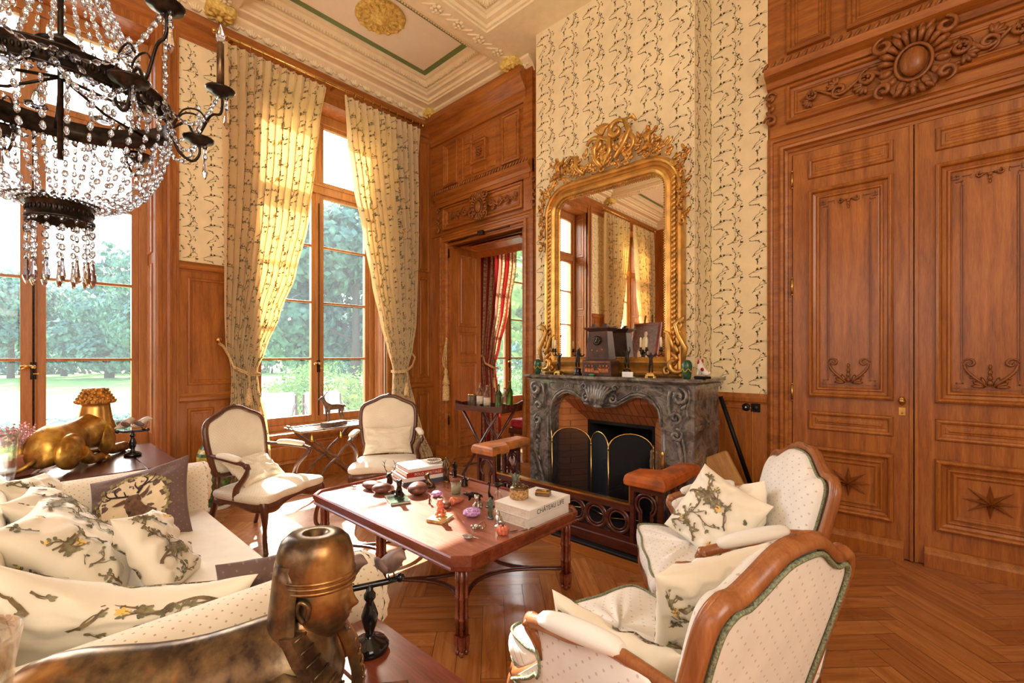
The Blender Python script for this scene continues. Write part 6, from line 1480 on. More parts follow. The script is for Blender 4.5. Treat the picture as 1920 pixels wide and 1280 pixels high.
bird('bird_ornament', 'small brown bird on the foreground stand, half hidden behind the sphinx face', (-1.225, .64, .803), R(120), 1.25, False)
bird_stand('black turned bird stand beside the golden sphinx', (-4.42, .60, .701), R(80), .19)
bird('bird_ornament', 'small pale bird on the window table stand, left one', (-4.43, .555, .905), R(200), 1.3)
bird('bird_ornament', 'small pale bird on the window table stand, right one', (-4.41, .65, .905), R(160), 1.3)
# ---- heather in a terracotta pot; glass vases
o = thing('potted_heather', 'pink heather in a painted terracotta pot at the left edge, under the left window', 'plant', (-4.22, .02, .701))
b = M(); b.lathe([(.05, 0), (.06, .01), (.075, .12), (.08, .125), (.08, .14), (.068, .14), (.06, .11)], 20); b.build('pot', 'terracotta', o)
b = M(); g = M(); rn = random.Random(6)
for k in range(60):
    a, t = rn.uniform(0, 6.28), rn.uniform(.1, .75); L = rn.uniform(.12, .22); dx, dy, dz = math.cos(a)*math.sin(t), math.sin(a)*math.sin(t), math.cos(t)
    g.tube([(dx*.02, dy*.02, .12), (dx*L, dy*L, .12+dz*L)], .0015, 4)
    for q in range(9): u = .3+.7*q/8; b.ball((dx*L*u+rn.uniform(-.005, .005), dy*L*u+rn.uniform(-.005, .005), .12+dz*L*u), .006, 4)
tag(b.build('flowers', 'heather', o), kind='stuff'); tag(g.build('stems', 'heather_leaf', o), kind='stuff')
def glassvase(label, loc, r, h):
    o = thing('glass_vase', label, 'vase', loc); b = M(); b.lathe([(r*.6, 0), (r*.62, .006), (r*.8, h*.3), (r*.84, h*.6), (r*.9, h*.85), (r, h-.01), (r*1.01, h), (r*.99, h), (r*.88, h*.85), (r*.82, h*.6), (r*.77, h*.3), (r*.58, .014), (.001, .012)], 32); b.build('glass_wall', 'vase_glass', o); return o
glassvase('clear glass hurricane vase at the bottom left corner of the picture', (-1.13, -.075, .601), .085, .40)
glassvase('clear glass vase at the left edge near the heather', (-4.02, -.06, .701), .09, .30)

# ================================================================ chandelier
CX, CY = -2.60, .126
cd = thing('chandelier', 'bronze empire chandelier hung with strings of crystal drops, upper left', 'chandelier', (CX, CY, 2.50), scale=.84)
def band(r, z0, z1, n=64): 
    b = M(); b.lathe([(r, z0), (r+.008, z0+.004), (r+.008, z0+.012), (r, z0+.014), (r, z1-.014), (r+.008, z1-.012), (r+.008, z1-.004), (r, z1), (r-.006, z1), (r-.006, z0), (r, z0)], n, cap=False)
    m = int(2*PI*r/.02)
    for k in range(m):
        t = 2*PI*k/m; b.ball((r*math.cos(t), r*math.sin(t), z0-.003), .0045, 5); b.ball(((r+.002)*math.cos(t), (r+.002)*math.sin(t), (z0+z1)/2), 1, 5, T=rz(t), rr=(.004, .0075, .013))
    return b
RR = .43
band(RR, -.05, .055).build('main_ring', 'bronze_dark', cd); band(.118, -.60, -.51, 40).build('lower_ring', 'bronze_dark', cd); band(.13, .80, .86, 32).build('crown_ring', 'bronze_dark', cd)
b = M(); b.tube([(0, 0, -.3), (0, 0, 1.0)], .012, 8); b.lathe([(.02, .2), (.06, .24), (.09, .25), (.06, .27), (.02, .3)], 20)
for k in range(6): t = 2*PI*k/6; b.tube([(0, 0, .10), (.2*math.cos(t), .2*math.sin(t), .02), ((RR-.01)*math.cos(t), (RR-.01)*math.sin(t), .0)], .008, 6)
b.build('central_stem', 'bronze_dark', cd)
def bead(b, p, r=.0105, l=.0155, d=None):
    b.ball(p, 1, 6, rr=(r*.8, r, l))
def string(name, pts, step=.045, r=.0135, l=.0195, drop=None):
    """a string of faceted beads along a polyline"""
    b = M(); P = [V(p) for p in pts]; acc = 0; i = 0; pos = P[0].copy(); nxt = step/2; tot = 0
    for a, c in zip(P, P[1:]):
        L = (c-a).length; t = nxt-tot
        while t < L: q = a+(c-a)*(t/L); b.ball(q, 1, 6, T=(c-a).to_track_quat('Z', 'Y').to_matrix().to_4x4() @ rz(nxt*40), rr=(r*.62, r, l)); nxt += step; t = nxt-tot
        tot += L
    if drop: p = P[-1]; b.lathe([(.002, 0), (.007, -.01), (.010, -.045), (.0155, -.085), (.008, -.108), (.001, -.12)], 6, p, sm=False)
    o = b.build(name, 'crystal', cd); return o
N1 = 34
for k in range(N1):          # basket below the ring
    t = 2*PI*k/N1; pts = []
    for j in range(13):
        u = j/12; r = .118+.312*math.cos(u*PI/2)**.8 if u < 1 else .118; pts.append((r*math.cos(t), r*math.sin(t), -.04-.475*math.sin(u*PI/2)**1.15))
    string('crystal_string', pts, .046)
for k in range(26):          # tent above the ring
    t = 2*PI*(k+.5)/26; string('crystal_string', [((.12+.3*(1-u)**1.7)*math.cos(t), (.12+.3*(1-u)**1.7)*math.sin(t), .04+.76*u) for u in [j/10 for j in range(11)]], .048)
for k in range(14):          # fringe
    t = 2*PI*k/14; p = (.116*math.cos(t), .116*math.sin(t)); string('crystal_fringe', [(p[0], p[1], -.58), (p[0], p[1], -.79)], .046, .0145, .019, drop=True)
for k in range(12):          # swags along the ring and to the arms
    t0, t1 = 2*PI*k/12, 2*PI*(k+1)/12
    string('crystal_swag', [((RR+.015)*math.cos(t0+(t1-t0)*u), (RR+.015)*math.sin(t0+(t1-t0)*u), .02-.10*math.sin(PI*u)) for u in [j/8 for j in range(9)]], .045)
def arm(t, rA, z1, lab):
    c, s = math.cos(t), math.sin(t); P = lambda r, z: (r*c, r*s, z)
    b = M(); b.tube(spline([P(RR, .0), P(RR+.07, .06), P(RR+.12, .0), P(rA-.05, z1-.16), P(rA+.0, z1-.13), P(rA+.01, z1-.05), P(rA, z1)] if z1 > .1 else [P(RR, -.03), P(RR+.03, -.13), P(rA-.03, -.17), P(rA+.005, -.12), P(rA, z1)], 4), .0075, 7); a = b.build('candle_arm', 'bronze_dark', cd); b = M()
    b.tube(spline([P(RR, -.01), P(RR+.05, .10), P(RR+.12, .12), P(RR+.16, .07)], 4), .005, 6); b.build('arm_scroll', 'bronze_dark', a)
    b = M(); b.lathe([(.014, -.03), (.035, -.022), (.045, -.008), (.070, 0), (.076, .012), (.068, .014), (.028, .006), (.025, .03), (.02, .03)], 20, P(rA, z1)); b.build('drip_pan', 'bronze_dark', a)
    if z1 > .1:
        b = M(); b.lathe([(.020, 0), (.0195, .26), (.012, .27)], 12, (P(rA, z1)[0], P(rA, z1)[1], z1+.02)); b.build('candle_tube', 'bronze_aged', a)
        b = M(); b.lathe([(.012, 0), (.022, .025), (.024, .045), (.014, .075), (.003, .105), (.001, .112)], 12, (P(rA, z1)[0], P(rA, z1)[1], z1+.285)); b.build('flame_bulb', 'crystal', a)
    else: string('crystal_fringe', [P(rA, z1+.20), P(rA, z1+.02)], .04)
    for q in (-.5, .5): 
        tt_ = t+q; e = ((RR+.01)*math.cos(tt_*1+0*q), (RR+.01)*math.sin(tt_), .02)
        p0 = V(P(rA, z1-.01)); p1 = V(e); string('crystal_swag', [p0.lerp(p1, u)+V((0, 0, -.13*math.sin(PI*u))) for u in [j/8 for j in range(9)]], .034)
    string('crystal_fringe', [P(rA+.03, z1-.01), P(rA+.03, z1-.09)], .03, drop=True)
for k in range(6): arm(R(87)-2*PI*k/6*1.0, .665, .30, k)
for k in range(6): arm(R(80)-2*PI*k/6*1.0, .55, -.05, k)
b = M(); b.tube([(0, 0, .86), (0, 0, 3.1)], .008, 6); b.build('suspension_rod', 'bronze_dark', cd)
b = M(); b.lathe([(.001, 3.09), (.06, 3.11), (.07, 3.18), (.03, 3.2)], 16); b.build('ceiling_rose', 'bronze_dark', cd)
for k in range(6):
    t = 2*PI*k/6+.3; b = M(); b.lathe([(.03, .0), (.045, .01), (.046, .02), (.02, .01)], 14, (.26*math.cos(t), .26*math.sin(t), .01)); b.lathe([(.014, .01), (.022, .04), (.012, .08), (.002, .10)], 10, (.26*math.cos(t), .26*math.sin(t), .01)); b.build('inner_light', 'crystal', cd)
# ================================================================ things on the coffee table
TZ = .485
def book(label, x, y, z, w, d, h, rot, cover, title=None, tc='book_white', grp=None, cat='book'):
    """w along local x (spine side faces -y), d deep, h thick"""
    o = thing('book', label, cat, (x, y, z), rot, grp)
    b = M(); b.box(-w/2, w/2, -d/2, d/2, 0, .004); b.box(-w/2, w/2, -d/2, d/2, h-.004, h); b.box(-w/2, w/2, -d/2, -d/2+.004, .004, h-.004); b.build('cover', cover, o, bevel=.001)
    b = M(); b.box(-w/2+.004, w/2-.004, -d/2+.005, d/2-.005, .0045, h-.0045); b.build('pages', 'book_page', o)
    if title:
        t = bpy.data.curves.new('title', 'FONT'); t.body = title; t.size = h*.78; t.align_x = 'CENTER'; t.align_y = 'CENTER'; t.extrude = .0003; t.materials.append(MT[tc])
        to = bpy.data.objects.new('title', t); COL.objects.link(to); to.parent = o; to.location = (0, -d/2-.0008, h/2); to.rotation_euler = (R(90), 0, 0)
        t.space_character = 1.05; bpy.context.view_layer.update(); me = bpy.data.meshes.new_from_object(to); mo = bpy.data.objects.new('title', me); COL.objects.link(mo); mo.parent = o; mo.location = to.location; mo.rotation_euler = to.rotation_euler; bpy.data.objects.remove(to)
        if not len(me.materials): me.materials.append(MT[tc])
    return o
GB1, GB2 = 'books stacked at the window end of the coffee table', 'books stacked at the near right corner of the coffee table'
book('thick pale book lowest in the stack at the far end of the coffee table', -2.96, 2.15, TZ, .36, .30, .030, R(75), 'book_blue', grp=GB1)
book('white-edged book second from the bottom of the far stack', -2.955, 2.15, TZ+.0305, .35, .29, .030, R(77), 'book_white', grp=GB1)
book('red-spined book titled POLO HERITAGE in the far stack', -2.945, 2.16, TZ+.061, .34, .28, .036, R(76), 'book_red', 'POLO HERITAGE', 'bottle_label', grp=GB1)
book('white book on top of the far stack, under the beaded dish', -2.945, 2.165, TZ+.0975, .32, .26, .026, R(77), 'book_white', grp=GB1)
book('plain cream book under the CHÂTEAU LIFE book', -1.775, 2.125, TZ, .385, .26, .055, R(90), 'book_white', grp=GB2)
book('cream book with the spine title CHÂTEAU LIFE, on top of its stack', -1.775, 2.13, TZ+.0555, .40, .27, .050, R(91), 'book_white', 'CHÂTEAU LIFE', 'ink', grp=GB2)
book('small thin green stone slab under the seated dog figurine', -2.62, 1.73, TZ, .19, .13, .018, R(-20), 'marble_green', cat='slab')
o = book('small tan stone slab under the lion figurine', -2.13, 1.70, TZ, .11, .13, .018, R(20), 'marble_ochre', cat='slab')
# beaded dish
o = thing('beaded_dish', 'small pale dish ringed with beads on top of the far books', 'dish', (-2.90, 2.25, TZ+.124)); b = M(); b.lathe([(.03, 0), (.055, .008), (.06, .014), (.05, .012), (.001, .006)], 24); b.build('dish', 'silver', o)
b = M(); [b.ball((.057*math.cos(2*PI*k/26), .057*math.sin(2*PI*k/26), .018), .0055, 6) for k in range(26)]; b.build('beads', 'book_white', o)
# wicker box
o = thing('lidded_wicker_box', 'round woven wicker box with dark lid and figure knob on the cream books', 'box', (-1.835, 2.07, TZ+.106))
b = M(); b.lathe([(.050, 0), (.053, .004), (.055, .03), (.053, .056), (.049, .058), (.001, .057)], 32)
for j in range(6):
    for k in range(30): a = 2*PI*(k+.5*(j % 2))/30; b.ball((.054*math.cos(a), .054*math.sin(a), .007+j*.0095), 1, 5, T=rz(a) @ rx(R(35)), rr=(.004, .0065, .0035))
b.build('woven_body', 'wicker', o)
b = M(); b.lathe([(.056, .058), (.056, .064), (.04, .074), (.02, .08), (.008, .084)], 24); [b.ball((.035*math.cos(a), .035*math.sin(a), .074), .008, 5) for a in [2*PI*k/9 for k in range(9)]]; ld = b.build('lid', 'bronze_aged', o)
skin('figure_knob', [(0, 0, .082, .010), (0, 0, .10, .010), (.003, 0, .115, .006), (.004, 0, .126, .009), (.014, 0, .098, .004), (-.014, .002, .104, .004)], [(0, 1), (1, 2), (2, 3), (1, 4), (1, 5)], 'bronze_aged', ld)
o = thing('gilt_box', 'small dark box with gilt lid on the cream books', 'box', (-1.76, 2.21, TZ+.106), R(25)); b = M(); b.bev(-.045, .045, -.03, .03, 0, .022, .003); b.build('box_body', 'bronze_aged', o); b = M(); b.bev(-.046, .046, -.031, .031, .022, .028, .002); b.ball((.01, 0, .030), 1, 8, rr=(.018, .009, .004)); b.build('lid', 'brass', o)
# statuettes: one continuous skinned body each
def figure(name, label, x, y, z, rot, h, mat, pose=0, base=True, cat='figurine', grp=None):
    o = thing(name, label, cat, (x, y, z), rot, grp); k = h = h*1.18 if h < .19 else h
    N = [(0, 0, .50*k, .10*k), (0, .0, .62*k, .085*k), (0, .01*k, .76*k, .10*k), (0, .0, .85*k, .04*k), (0, -.01*k, .93*k, .075*k)]
    A = {0: [(.11*k, 0, .76*k, .04*k), (.16*k, -.05*k, .62*k, .02*k), (.12*k, -.10*k, .52*k, .028*k), (-.11*k, 0, .76*k, .04*k), (-.17*k, .0, .64*k, .02*k), (-.13*k, -.06*k, .55*k, .028*k)],
         1: [(.11*k, 0, .78*k, .04*k), (.17*k, -.02*k, .90*k, .02*k), (.13*k, -.04*k, 1.02*k, .028*k), (-.11*k, 0, .78*k, .04*k), (-.18*k, -.02*k, .88*k, .02*k), (-.14*k, -.03*k, 1.0*k, .028*k)],
         2: [(.11*k, 0, .76*k, .04*k), (.18*k, -.10*k, .70*k, .02*k), (.14*k, -.2*k, .66*k, .028*k), (-.11*k, 0, .76*k, .04*k), (-.2*k, .02*k, .70*k, .02*k), (-.26*k, -.06*k, .62*k, .028*k)]}[pose % 3]
    L = [(.06*k, 0, .44*k, .07*k), (.065*k, -.02*k, .26*k, .052*k), (.07*k, .02*k, .07*k, .038*k), (-.06*k, 0, .44*k, .07*k), (-.075*k, -.05*k, .26*k, .052*k), (-.07*k, -.0, .07*k, .038*k)]
    if pose >= 3: L = [(.06*k, -.03*k, .44*k, .05*k), (.08*k, -.2*k, .42*k, .036*k), (.08*k, -.2*k, .15*k, .024*k), (-.06*k, -.03*k, .44*k, .05*k), (-.08*k, -.18*k, .44*k, .036*k), (-.08*k, -.22*k, .15*k, .024*k)]
    E = [(0, 1), (1, 2), (2, 3), (3, 4), (2, 5), (5, 6), (6, 7), (2, 8), (8, 9), (9, 10), (0, 11), (11, 12), (12, 13), (0, 14), (14, 15), (15, 16)]
    skin('body', N+A+L, E, mat, o)
    if base: b = M(); b.lathe([(.13*k, 0), (.14*k, .01*k), (.12*k, .05*k), (.08*k, .075*k), (.001, .08*k)], 14); (pose >= 3 and b.lathe([(.09*k, .06*k), (.10*k, .3*k), (.11*k, .40*k), (.001, .41*k)], 10, (0, .02*k, 0))); b.build('base', mat, o)
    return o
def beast(name, label, x, y, z, rot, L, mat, horn=0, neck=.25, tail=.3, leg=.35, tk=.13, cat='figurine', base=None, snout=.12, slim=1):
    """standing four-legged animal facing -x, length L"""
    o = thing(name, label, cat, (x, y, z), rot); k = L; zb = leg*k+tk*k*.6; e = 0
    N = [(.30*k, 0, zb, tk*k*.85), (.0, 0, zb, tk*k*.9), (-.26*k, 0, zb+.01*k, tk*k), (-.38*k, 0, zb+neck*k*.6, tk*k*.55*slim), (-.45*k, 0, zb+neck*k, tk*k*.5*slim), (-(.47+snout)*k, 0, zb+neck*k*.86, tk*k*.28), (.40*k, 0, zb+.02*k, tk*k*.25), (.46*k, 0, zb-tail*k*.5, tk*k*.16)]
    E = [(0, 1), (1, 2), (2, 3), (3, 4), (4, 5), (0, 6), (6, 7)]
    for s in (-1, 1):
        n = len(N); N += [(-.25*k, s*.07*k, zb-.07*k, tk*k*.42), (-.24*k, s*.075*k, leg*k*.5, tk*k*.2), (-.26*k, s*.075*k, .02*k, tk*k*.2)]; E += [(2, n), (n, n+1), (n+1, n+2)]
        n = len(N); N += [(.29*k, s*.07*k, zb-.05*k, tk*k*.5), (.25*k, s*.075*k, leg*k*.62, tk*k*.28), (.32*k, s*.075*k, leg*k*.35, tk*k*.18), (.29*k, s*.075*k, .02*k, tk*k*.18)]; E += [(0, n), (n, n+1), (n+1, n+2), (n+2, n+3)]
        n = len(N); N += [(-.43*k, s*.05*k, zb+neck*k+.05*k, tk*k*.16), (-.41*k, s*.09*k, zb+neck*k+.09*k, tk*k*.1)]; E += [(4, n), (n, n+1)]
    skin('body', N, E, mat, o, root=1)
    if horn:
        b = M(); hx, hz_ = -.43*k, zb+neck*k+.04*k
        for s in (-1, 1):
            m = spline([(hx, s*.02*k, hz_), (hx+.04*k, s*.10*k, hz_+.10*k*horn), (hx+.10*k, s*.17*k, hz_+.22*k*horn), (hx+.06*k, s*.16*k, hz_+.38*k*horn)], 3); b.tube(m, rad(len(m), .017*k, .006*k), 5)
            for t, dx, dz in ((2, -.10, .06), (4, -.09, .09), (6, .08, .10), (8, -.07, .10)): q = m[t]; b.tube([q, q+V((dx*k, s*.02*k, dz*k*horn))], [.010*k, .004*k], 5)
        b.build('antlers', mat, o)
    if base: b = M(); b.bev(-.42*k, .42*k, -.16*k, .16*k, -base, 0, .004); b.build('base', mat, o)
    return o
beast('stag_statuette', 'brown wooden stag statuette with antlers standing on the silver tray by the window', -5.02, 2.47, .705, R(100), .34, 'horn', 1.0, .32, .1, .42, .13, cat='statuette', base=.045)
# stag bust
o = thing('stag_bust', 'small dark stag head ornament with tall antlers at the far end of the coffee table', 'figurine', (-2.98, 1.90, TZ), R(30))
skin('head', [(0, 0, .0, .028), (0, 0, .03, .026), (0, -.005, .065, .019), (0, -.02, .082, .016), (0, -.055, .070, .009), (.018, -.01, .095, .004), (-.018, -.01, .095, .004)], [(0, 1), (1, 2), (2, 3), (3, 4), (3, 5), (3, 6)], 'bronze_dark', o)
b = M()
for s in (-1, 1):
    m = spline([(s*.008, -.01, .09), (s*.035, .0, .115), (s*.045, .0, .15), (s*.03, -.005, .19)], 4); b.tube(m, rad(len(m), .0035, .0015), 5)
    for t, d in ((3, (.02, .01, .02)), (6, (.018, -.01, .028)), (9, (.018, 0, .02)), (5, (-.012, -.02, .02))): q = m[t]; b.tube([q, q+V((s*d[0], d[1], d[2]))], [.0025, .001], 4)
b.build('antlers', 'bronze_dark', o)
def lump(name, label, x, y, r3, mat, rot=0, cat='stone', z=TZ, sz=0):
    o = thing(name, label, cat, (x, y, z), rot); b = M(); b.ball((0, 0, r3[2]*.93), 1, 18, rr=r3)
    for i, p in enumerate(b.v): q = noise.noise(p*(.45/max(r3))+V((sz, 0, 0))); b.v[i] = V((p.x, p.y, r3[2]))+(p-V((0, 0, r3[2])))*(1+.22*q)
    zm = min(p.z for p in b.v)
    b.v = [V((p.x, p.y, p.z-zm)) for p in b.v]; b.build('body', mat, o); return o
lump('polished_stone', 'polished brown stone nearest the left corner of the coffee table', -2.985, 1.765, (.045, .032, .030), 'pebble_brown', R(20), sz=1)
lump('polished_stone', 'mottled cream and brown stone beside the stag bust', -2.85, 1.75, (.036, .030, .034), 'pebble_brown', R(70), sz=2)
lump('brown_shell', 'large glossy brown domed shell in front of the far books', -2.64, 1.905, (.042, .034, .042), 'pebble_brown', R(120), 'shell', sz=3)
lump('amethyst_cluster', 'small pale amethyst crystal in front of the glass candle', -2.50, 1.965, (.020, .018, .020), 'amethyst', 0, 'crystal', sz=4)
lump('amethyst_cluster', 'larger purple amethyst crystal in the middle of the coffee table', -2.03, 1.86, (.028, .025, .026), 'amethyst', 1, 'crystal', sz=5)
lump('pebble', 'small brown pebble carving behind the lion figurine', -2.27, 1.85, (.022, .018, .022), 'pebble_brown', 0, 'stone', sz=6)
o = thing('insect_ornament', 'tiny metal insect ornament at the left corner of the coffee table', 'figurine', (-3.10, 1.68, TZ), R(40)); b = M(); b.ball((0, 0, .012), 1, 8, rr=(.016, .008, .008)); b.ball((-.018, 0, .014), .006, 6)
for s in (-1, 1):
    for k in (-1, 0, 1): b.tube([(k*.008, s*.004, .012), (k*.014, s*.018, .018), (k*.018, s*.026, .0)], .0013, 4)
b.build('body', 'silver', o)
def dish(name, label, x, y, r, h, mat, z=TZ, cat='dish'):
    o = thing(name, label, cat, (x, y, z)); b = M(); b.lathe([(r*.6, 0), (r*.8, h*.3), (r, h), (r*.9, h*.95), (r*.6, h*.35), (.001, h*.3)], 20); b.build('bowl', mat, o); return o
dish('small_dish', 'small black dish beside the brown shell', -2.755, 1.80, .035, .018, 'black_gloss')
dish('small_dish', 'small dark bronze cup at the back edge of the coffee table', -2.635, 2.345, .03, .022, 'bronze_dark', TZ)
# seated dog on green slab
def seated(name, label, x, y, z, rot, k, mat, mane=False):
    o = thing(name, label, 'figurine', (x, y, z), rot)
    N = [(0, .03*k/.1, .028*k/.1, .026*k/.1), (0, .005, .055*k/.1, .022*k/.1), (0, -.008, .08*k/.1, .015*k/.1), (0, -.014, .102*k/.1, .021*k/.1), (0, -.044*k/.1, .094*k/.1, .012*k/.1), (.012, -.018, .05*k/.1, .009*k/.1), (.014, -.024, .008, .007), (-.012, -.018, .05*k/.1, .009*k/.1), (-.014, -.024, .008, .007), (.022, .02, .018, .014), (.026, -.01, .008, .007), (-.022, .02, .018, .014), (-.026, -.01, .008, .007), (.016, -.004, .126*k/.1, .006), (-.016, -.004, .126*k/.1, .006), (.0, .06*k/.1, .012, .007), (.03, .065*k/.1, .010, .005)]
    skin('body', N, [(0, 1), (1, 2), (2, 3), (3, 4), (1, 5), (5, 6), (1, 7), (7, 8), (0, 9), (9, 10), (0, 11), (11, 12), (3, 13), (3, 14), (0, 15), (15, 16)], mat, o)
    if mane: b = M(); [b.ball((.019*math.cos(a)*k/.1, -.004, .085*k/.1+.019*math.sin(a)*k/.1), .008, 6) for a in [2*PI*q/11 for q in range(11)]]; b.build('mane', mat, o)
    return o
seated('dog_figurine', 'dark seated dog figurine on the green stone slab', -2.61, 1.735, TZ+.019, R(60), .10, 'bronze_dark')
seated('lion_figurine', 'copper seated lion figurine on the tan stone slab', -2.13, 1.70, TZ+.019, R(40), .085, 'shell_orange', True)
seated('cat_figurine', 'small pale seated cat figurine in the middle of the coffee table', -2.115, 1.985, TZ, R(30), .07, 'silver')
seated('monkey_figurine', 'dark crouching monkey figurine against the far books', -2.70, 2.05, TZ, R(-60), .085, 'bronze_aged')
beast('boar_figurine', 'dark bronze boar figurine near the orange shell', -2.235, 2.07, TZ, R(25), .13, 'bronze_dark', 0, .02, .2, .2, .19, snout=.16)
figure('couple_statuette', 'tall dark bronze standing figure behind the far books', -2.735, 2.245, TZ, R(10), .175, 'bronze_aged', 0)
figure('seated_statuette', 'dark bronze seated figure behind the glass candle', -2.79, 2.375, TZ, R(30), .12, 'bronze_dark', 3)
figure('green_statuette', 'greenish standing figure at the back edge beside the wicker box', -2.10, 2.33, TZ, R(40), .15, 'bronze_green', 1)
figure('green_statuette', 'green standing figure in the middle of the coffee table, in front of the cream books', -1.925, 1.915, TZ, R(10), .115, 'bronze_green', 0)
figure('reclining_statuette', 'small brown reclining figure on a flat base near the shell', -2.41, 1.835, TZ, R(80), .055, 'pebble_brown', 4)
o = thing('glass_candle', 'candle in a clear glass tumbler in the middle of the coffee table', 'candle', (-2.455, 2.10, TZ)); b = M(); b.lathe([(.034, 0), (.036, .004), (.037, .085), (.034, .085), (.033, .006), (.001, .005)], 24); b.build('tumbler', 'bottle_clear', o); b = M(); b.lathe([(.0325, .007), (.0325, .055), (.001, .054)], 24); b.build('wax', 'candle_wax', o); b = M(); b.tube([(0, 0, .054), (0, .002, .064)], .001, 4); b.build('wick', 'ink', o)
o = thing('hand_bell', 'small dark bell with figure handle behind the candle', 'bell', (-2.56, 2.27, TZ)); b = M(); b.lathe([(.028, 0), (.027, .006), (.018, .03), (.014, .05), (.004, .058)], 18); b.build('bell_body', 'bronze_dark', o); skin('figure_handle', [(0, 0, .058, .005), (0, 0, .075, .007), (0, 0, .088, .004), (0, 0, .097, .007)], chain(0, 1, 2, 3), 'bronze_dark', o)
o = thing('conch_shell', 'orange ribbed spiral shell lying beside the candle', 'shell', (-2.29, 1.975, TZ), R(100)); b = M()
for k in range(9): r = .026*(1-k/11); b.ball((-.06+k*.0145, .004*math.sin(k), r*1.0), 1, 12, T=ry(R(15)), rr=(.0115, r, r))
b.ball((-.07, .0, .02), 1, 10, rr=(.012, .018, .02)); b.build('shell_body', 'shell_orange', o)
o = thing('heron_figurine', 'slender dark long-necked bird ornament behind the cream books', 'figurine', (-2.075, 2.06, TZ), R(20))
skin('body', [(0, .02, .055, .014), (0, -.005, .07, .012), (0, -.018, .10, .006), (0, -.008, .14, .006), (0, -.014, .165, .008), (0, -.045, .16, .003), (0, .055, .045, .005), (.006, .01, .02, .003), (.006, .01, .004, .004), (-.006, .01, .02, .003), (-.006, .01, .004, .004)], [(0, 1), (1, 2), (2, 3), (3, 4), (4, 5), (0, 6), (0, 7), (7, 8), (0, 9), (9, 10)], 'bronze_dark', o); b = M(); b.lathe([(.03, 0), (.028, .006), (.001, .008)], 14); b.build('base', 'bronze_dark', o)
o = thing('pedestal_cup', 'dark shallow cup on a silver three-legged stand at the back edge', 'cup', (-2.155, 2.215, TZ)); b = M(); b.lathe([(.006, .07), (.012, .078), (.026, .088), (.030, .102), (.026, .10), (.001, .085)], 18); b.build('cup', 'bronze_dark', o); b = M(); [b.tube([(0, 0, .072), (.02*math.cos(a), .02*math.sin(a), .04), (.03*math.cos(a), .03*math.sin(a), 0)], .003, 5) for a in (.3, 2.4, 4.5)]; b.build('legs', 'silver', o)
o = thing('gilt_ornament', 'small gilt bronze ornament at the back edge behind the cream books', 'figurine', (-2.02, 2.36, TZ)); b = M(); b.lathe([(.025, 0), (.022, .012), (.010, .02), (.022, .04), (.028, .06), (.012, .08), (.001, .088)], 14); b.build('body', 'brass', o)
o = thing('duck_figurine', 'silver duck figurine beside the pumpkin', 'figurine', (-1.80, 1.86, TZ), R(-30)); skin('body', [(.03, 0, .03, .015), (.0, 0, .032, .024), (-.022, 0, .05, .013), (-.025, 0, .075, .014), (-.05, 0, .072, .006), (.055, 0, .042, .006)], [(0, 1), (1, 2), (2, 3), (3, 4), (0, 5)], 'silver', o, root=1); b = M(); b.lathe([(.028, 0), (.026, .005), (.010, .012)], 12); b.build('foot', 'silver', o)
o = thing('pumpkin', 'small copper coloured pumpkin ornament at the near edge of the coffee table', 'ornament', (-1.70, 1.785, TZ)); b = M()
for k in range(9): a = 2*PI*k/9; b.ball((.017*math.cos(a), .017*math.sin(a), .025), 1, 10, T=rz(a), rr=(.021, .013, .025))
b.build('ribs', 'shell_orange', o); b = M(); b.tube([(0, 0, .045), (.003, 0, .058), (.010, .003, .064)], [.005, .004, .003], 6); b.build('stem', 'bronze_aged', o)
o = thing('grape_ornament', 'silver bunch of grapes with curling stem on the coffee table', 'ornament', (-1.86, 1.745, TZ), R(15)); b = M(); rg = random.Random(9)
for k in range(26): a, r = rg.uniform(0, 6.28), rg.uniform(.004, .036); b.ball((r*math.cos(a), r*math.sin(a)*.7, .009+rg.uniform(0, .02)*(1-r/.04)), .0085, 7)
b.build('grapes', 'silver', o); b = M(); b.tube(spline([(0, 0, .02), (.03, .02, .04), (.05, .01, .02), (.04, -.02, .01)], 4), .002, 5); b.build('stem', 'bronze_aged', o)
o = thing('letter_opener', 'thin pale letter opener lying in front of the cream books', 'letter opener', (-1.665, 1.90, TZ), R(70)); b = M(); b.ball((.03, 0, .004), 1, 8, rr=(.06, .006, .003)); b.build('blade', 'silver', o); b = M(); b.ball((-.05, 0, .005), 1, 8, rr=(.03, .007, .004)); b.build('grip', 'horn', o)
o = thing('leaf_spoon', 'small silver leaf-shaped spoon near the front corner of the coffee table', 'spoon', (-1.80, 1.62, TZ), R(20)); b = M(); b.lathe([(.001, .003), (.02, .008), (.026, .014), (.024, .014), (.001, .004)], 14, sx=1.3); b.tube([(.03, 0, .013), (.07, .008, .008)], .002, 5); b.build('bowl', 'silver', o)
o = thing('magnifying_glass', 'magnifying glass at the right corner of the coffee table', 'magnifier', (-1.665, 2.345, TZ), R(-40)); b = M(); b.tube([(.032*math.cos(a), .032*math.sin(a), .005) for a in [2*PI*k/24 for k in range(24)]], .003, 6, closed=True); b.build('rim', 'brass', o); b = M(); b.lathe([(.030, .004), (.030, .006), (.001, .008)], 20); b.build('lens', 'bottle_clear', o); b = M(); b.tube([(.034, 0, .005), (.10, 0, .006)], .005, 8); b.build('handle', 'horn', o)

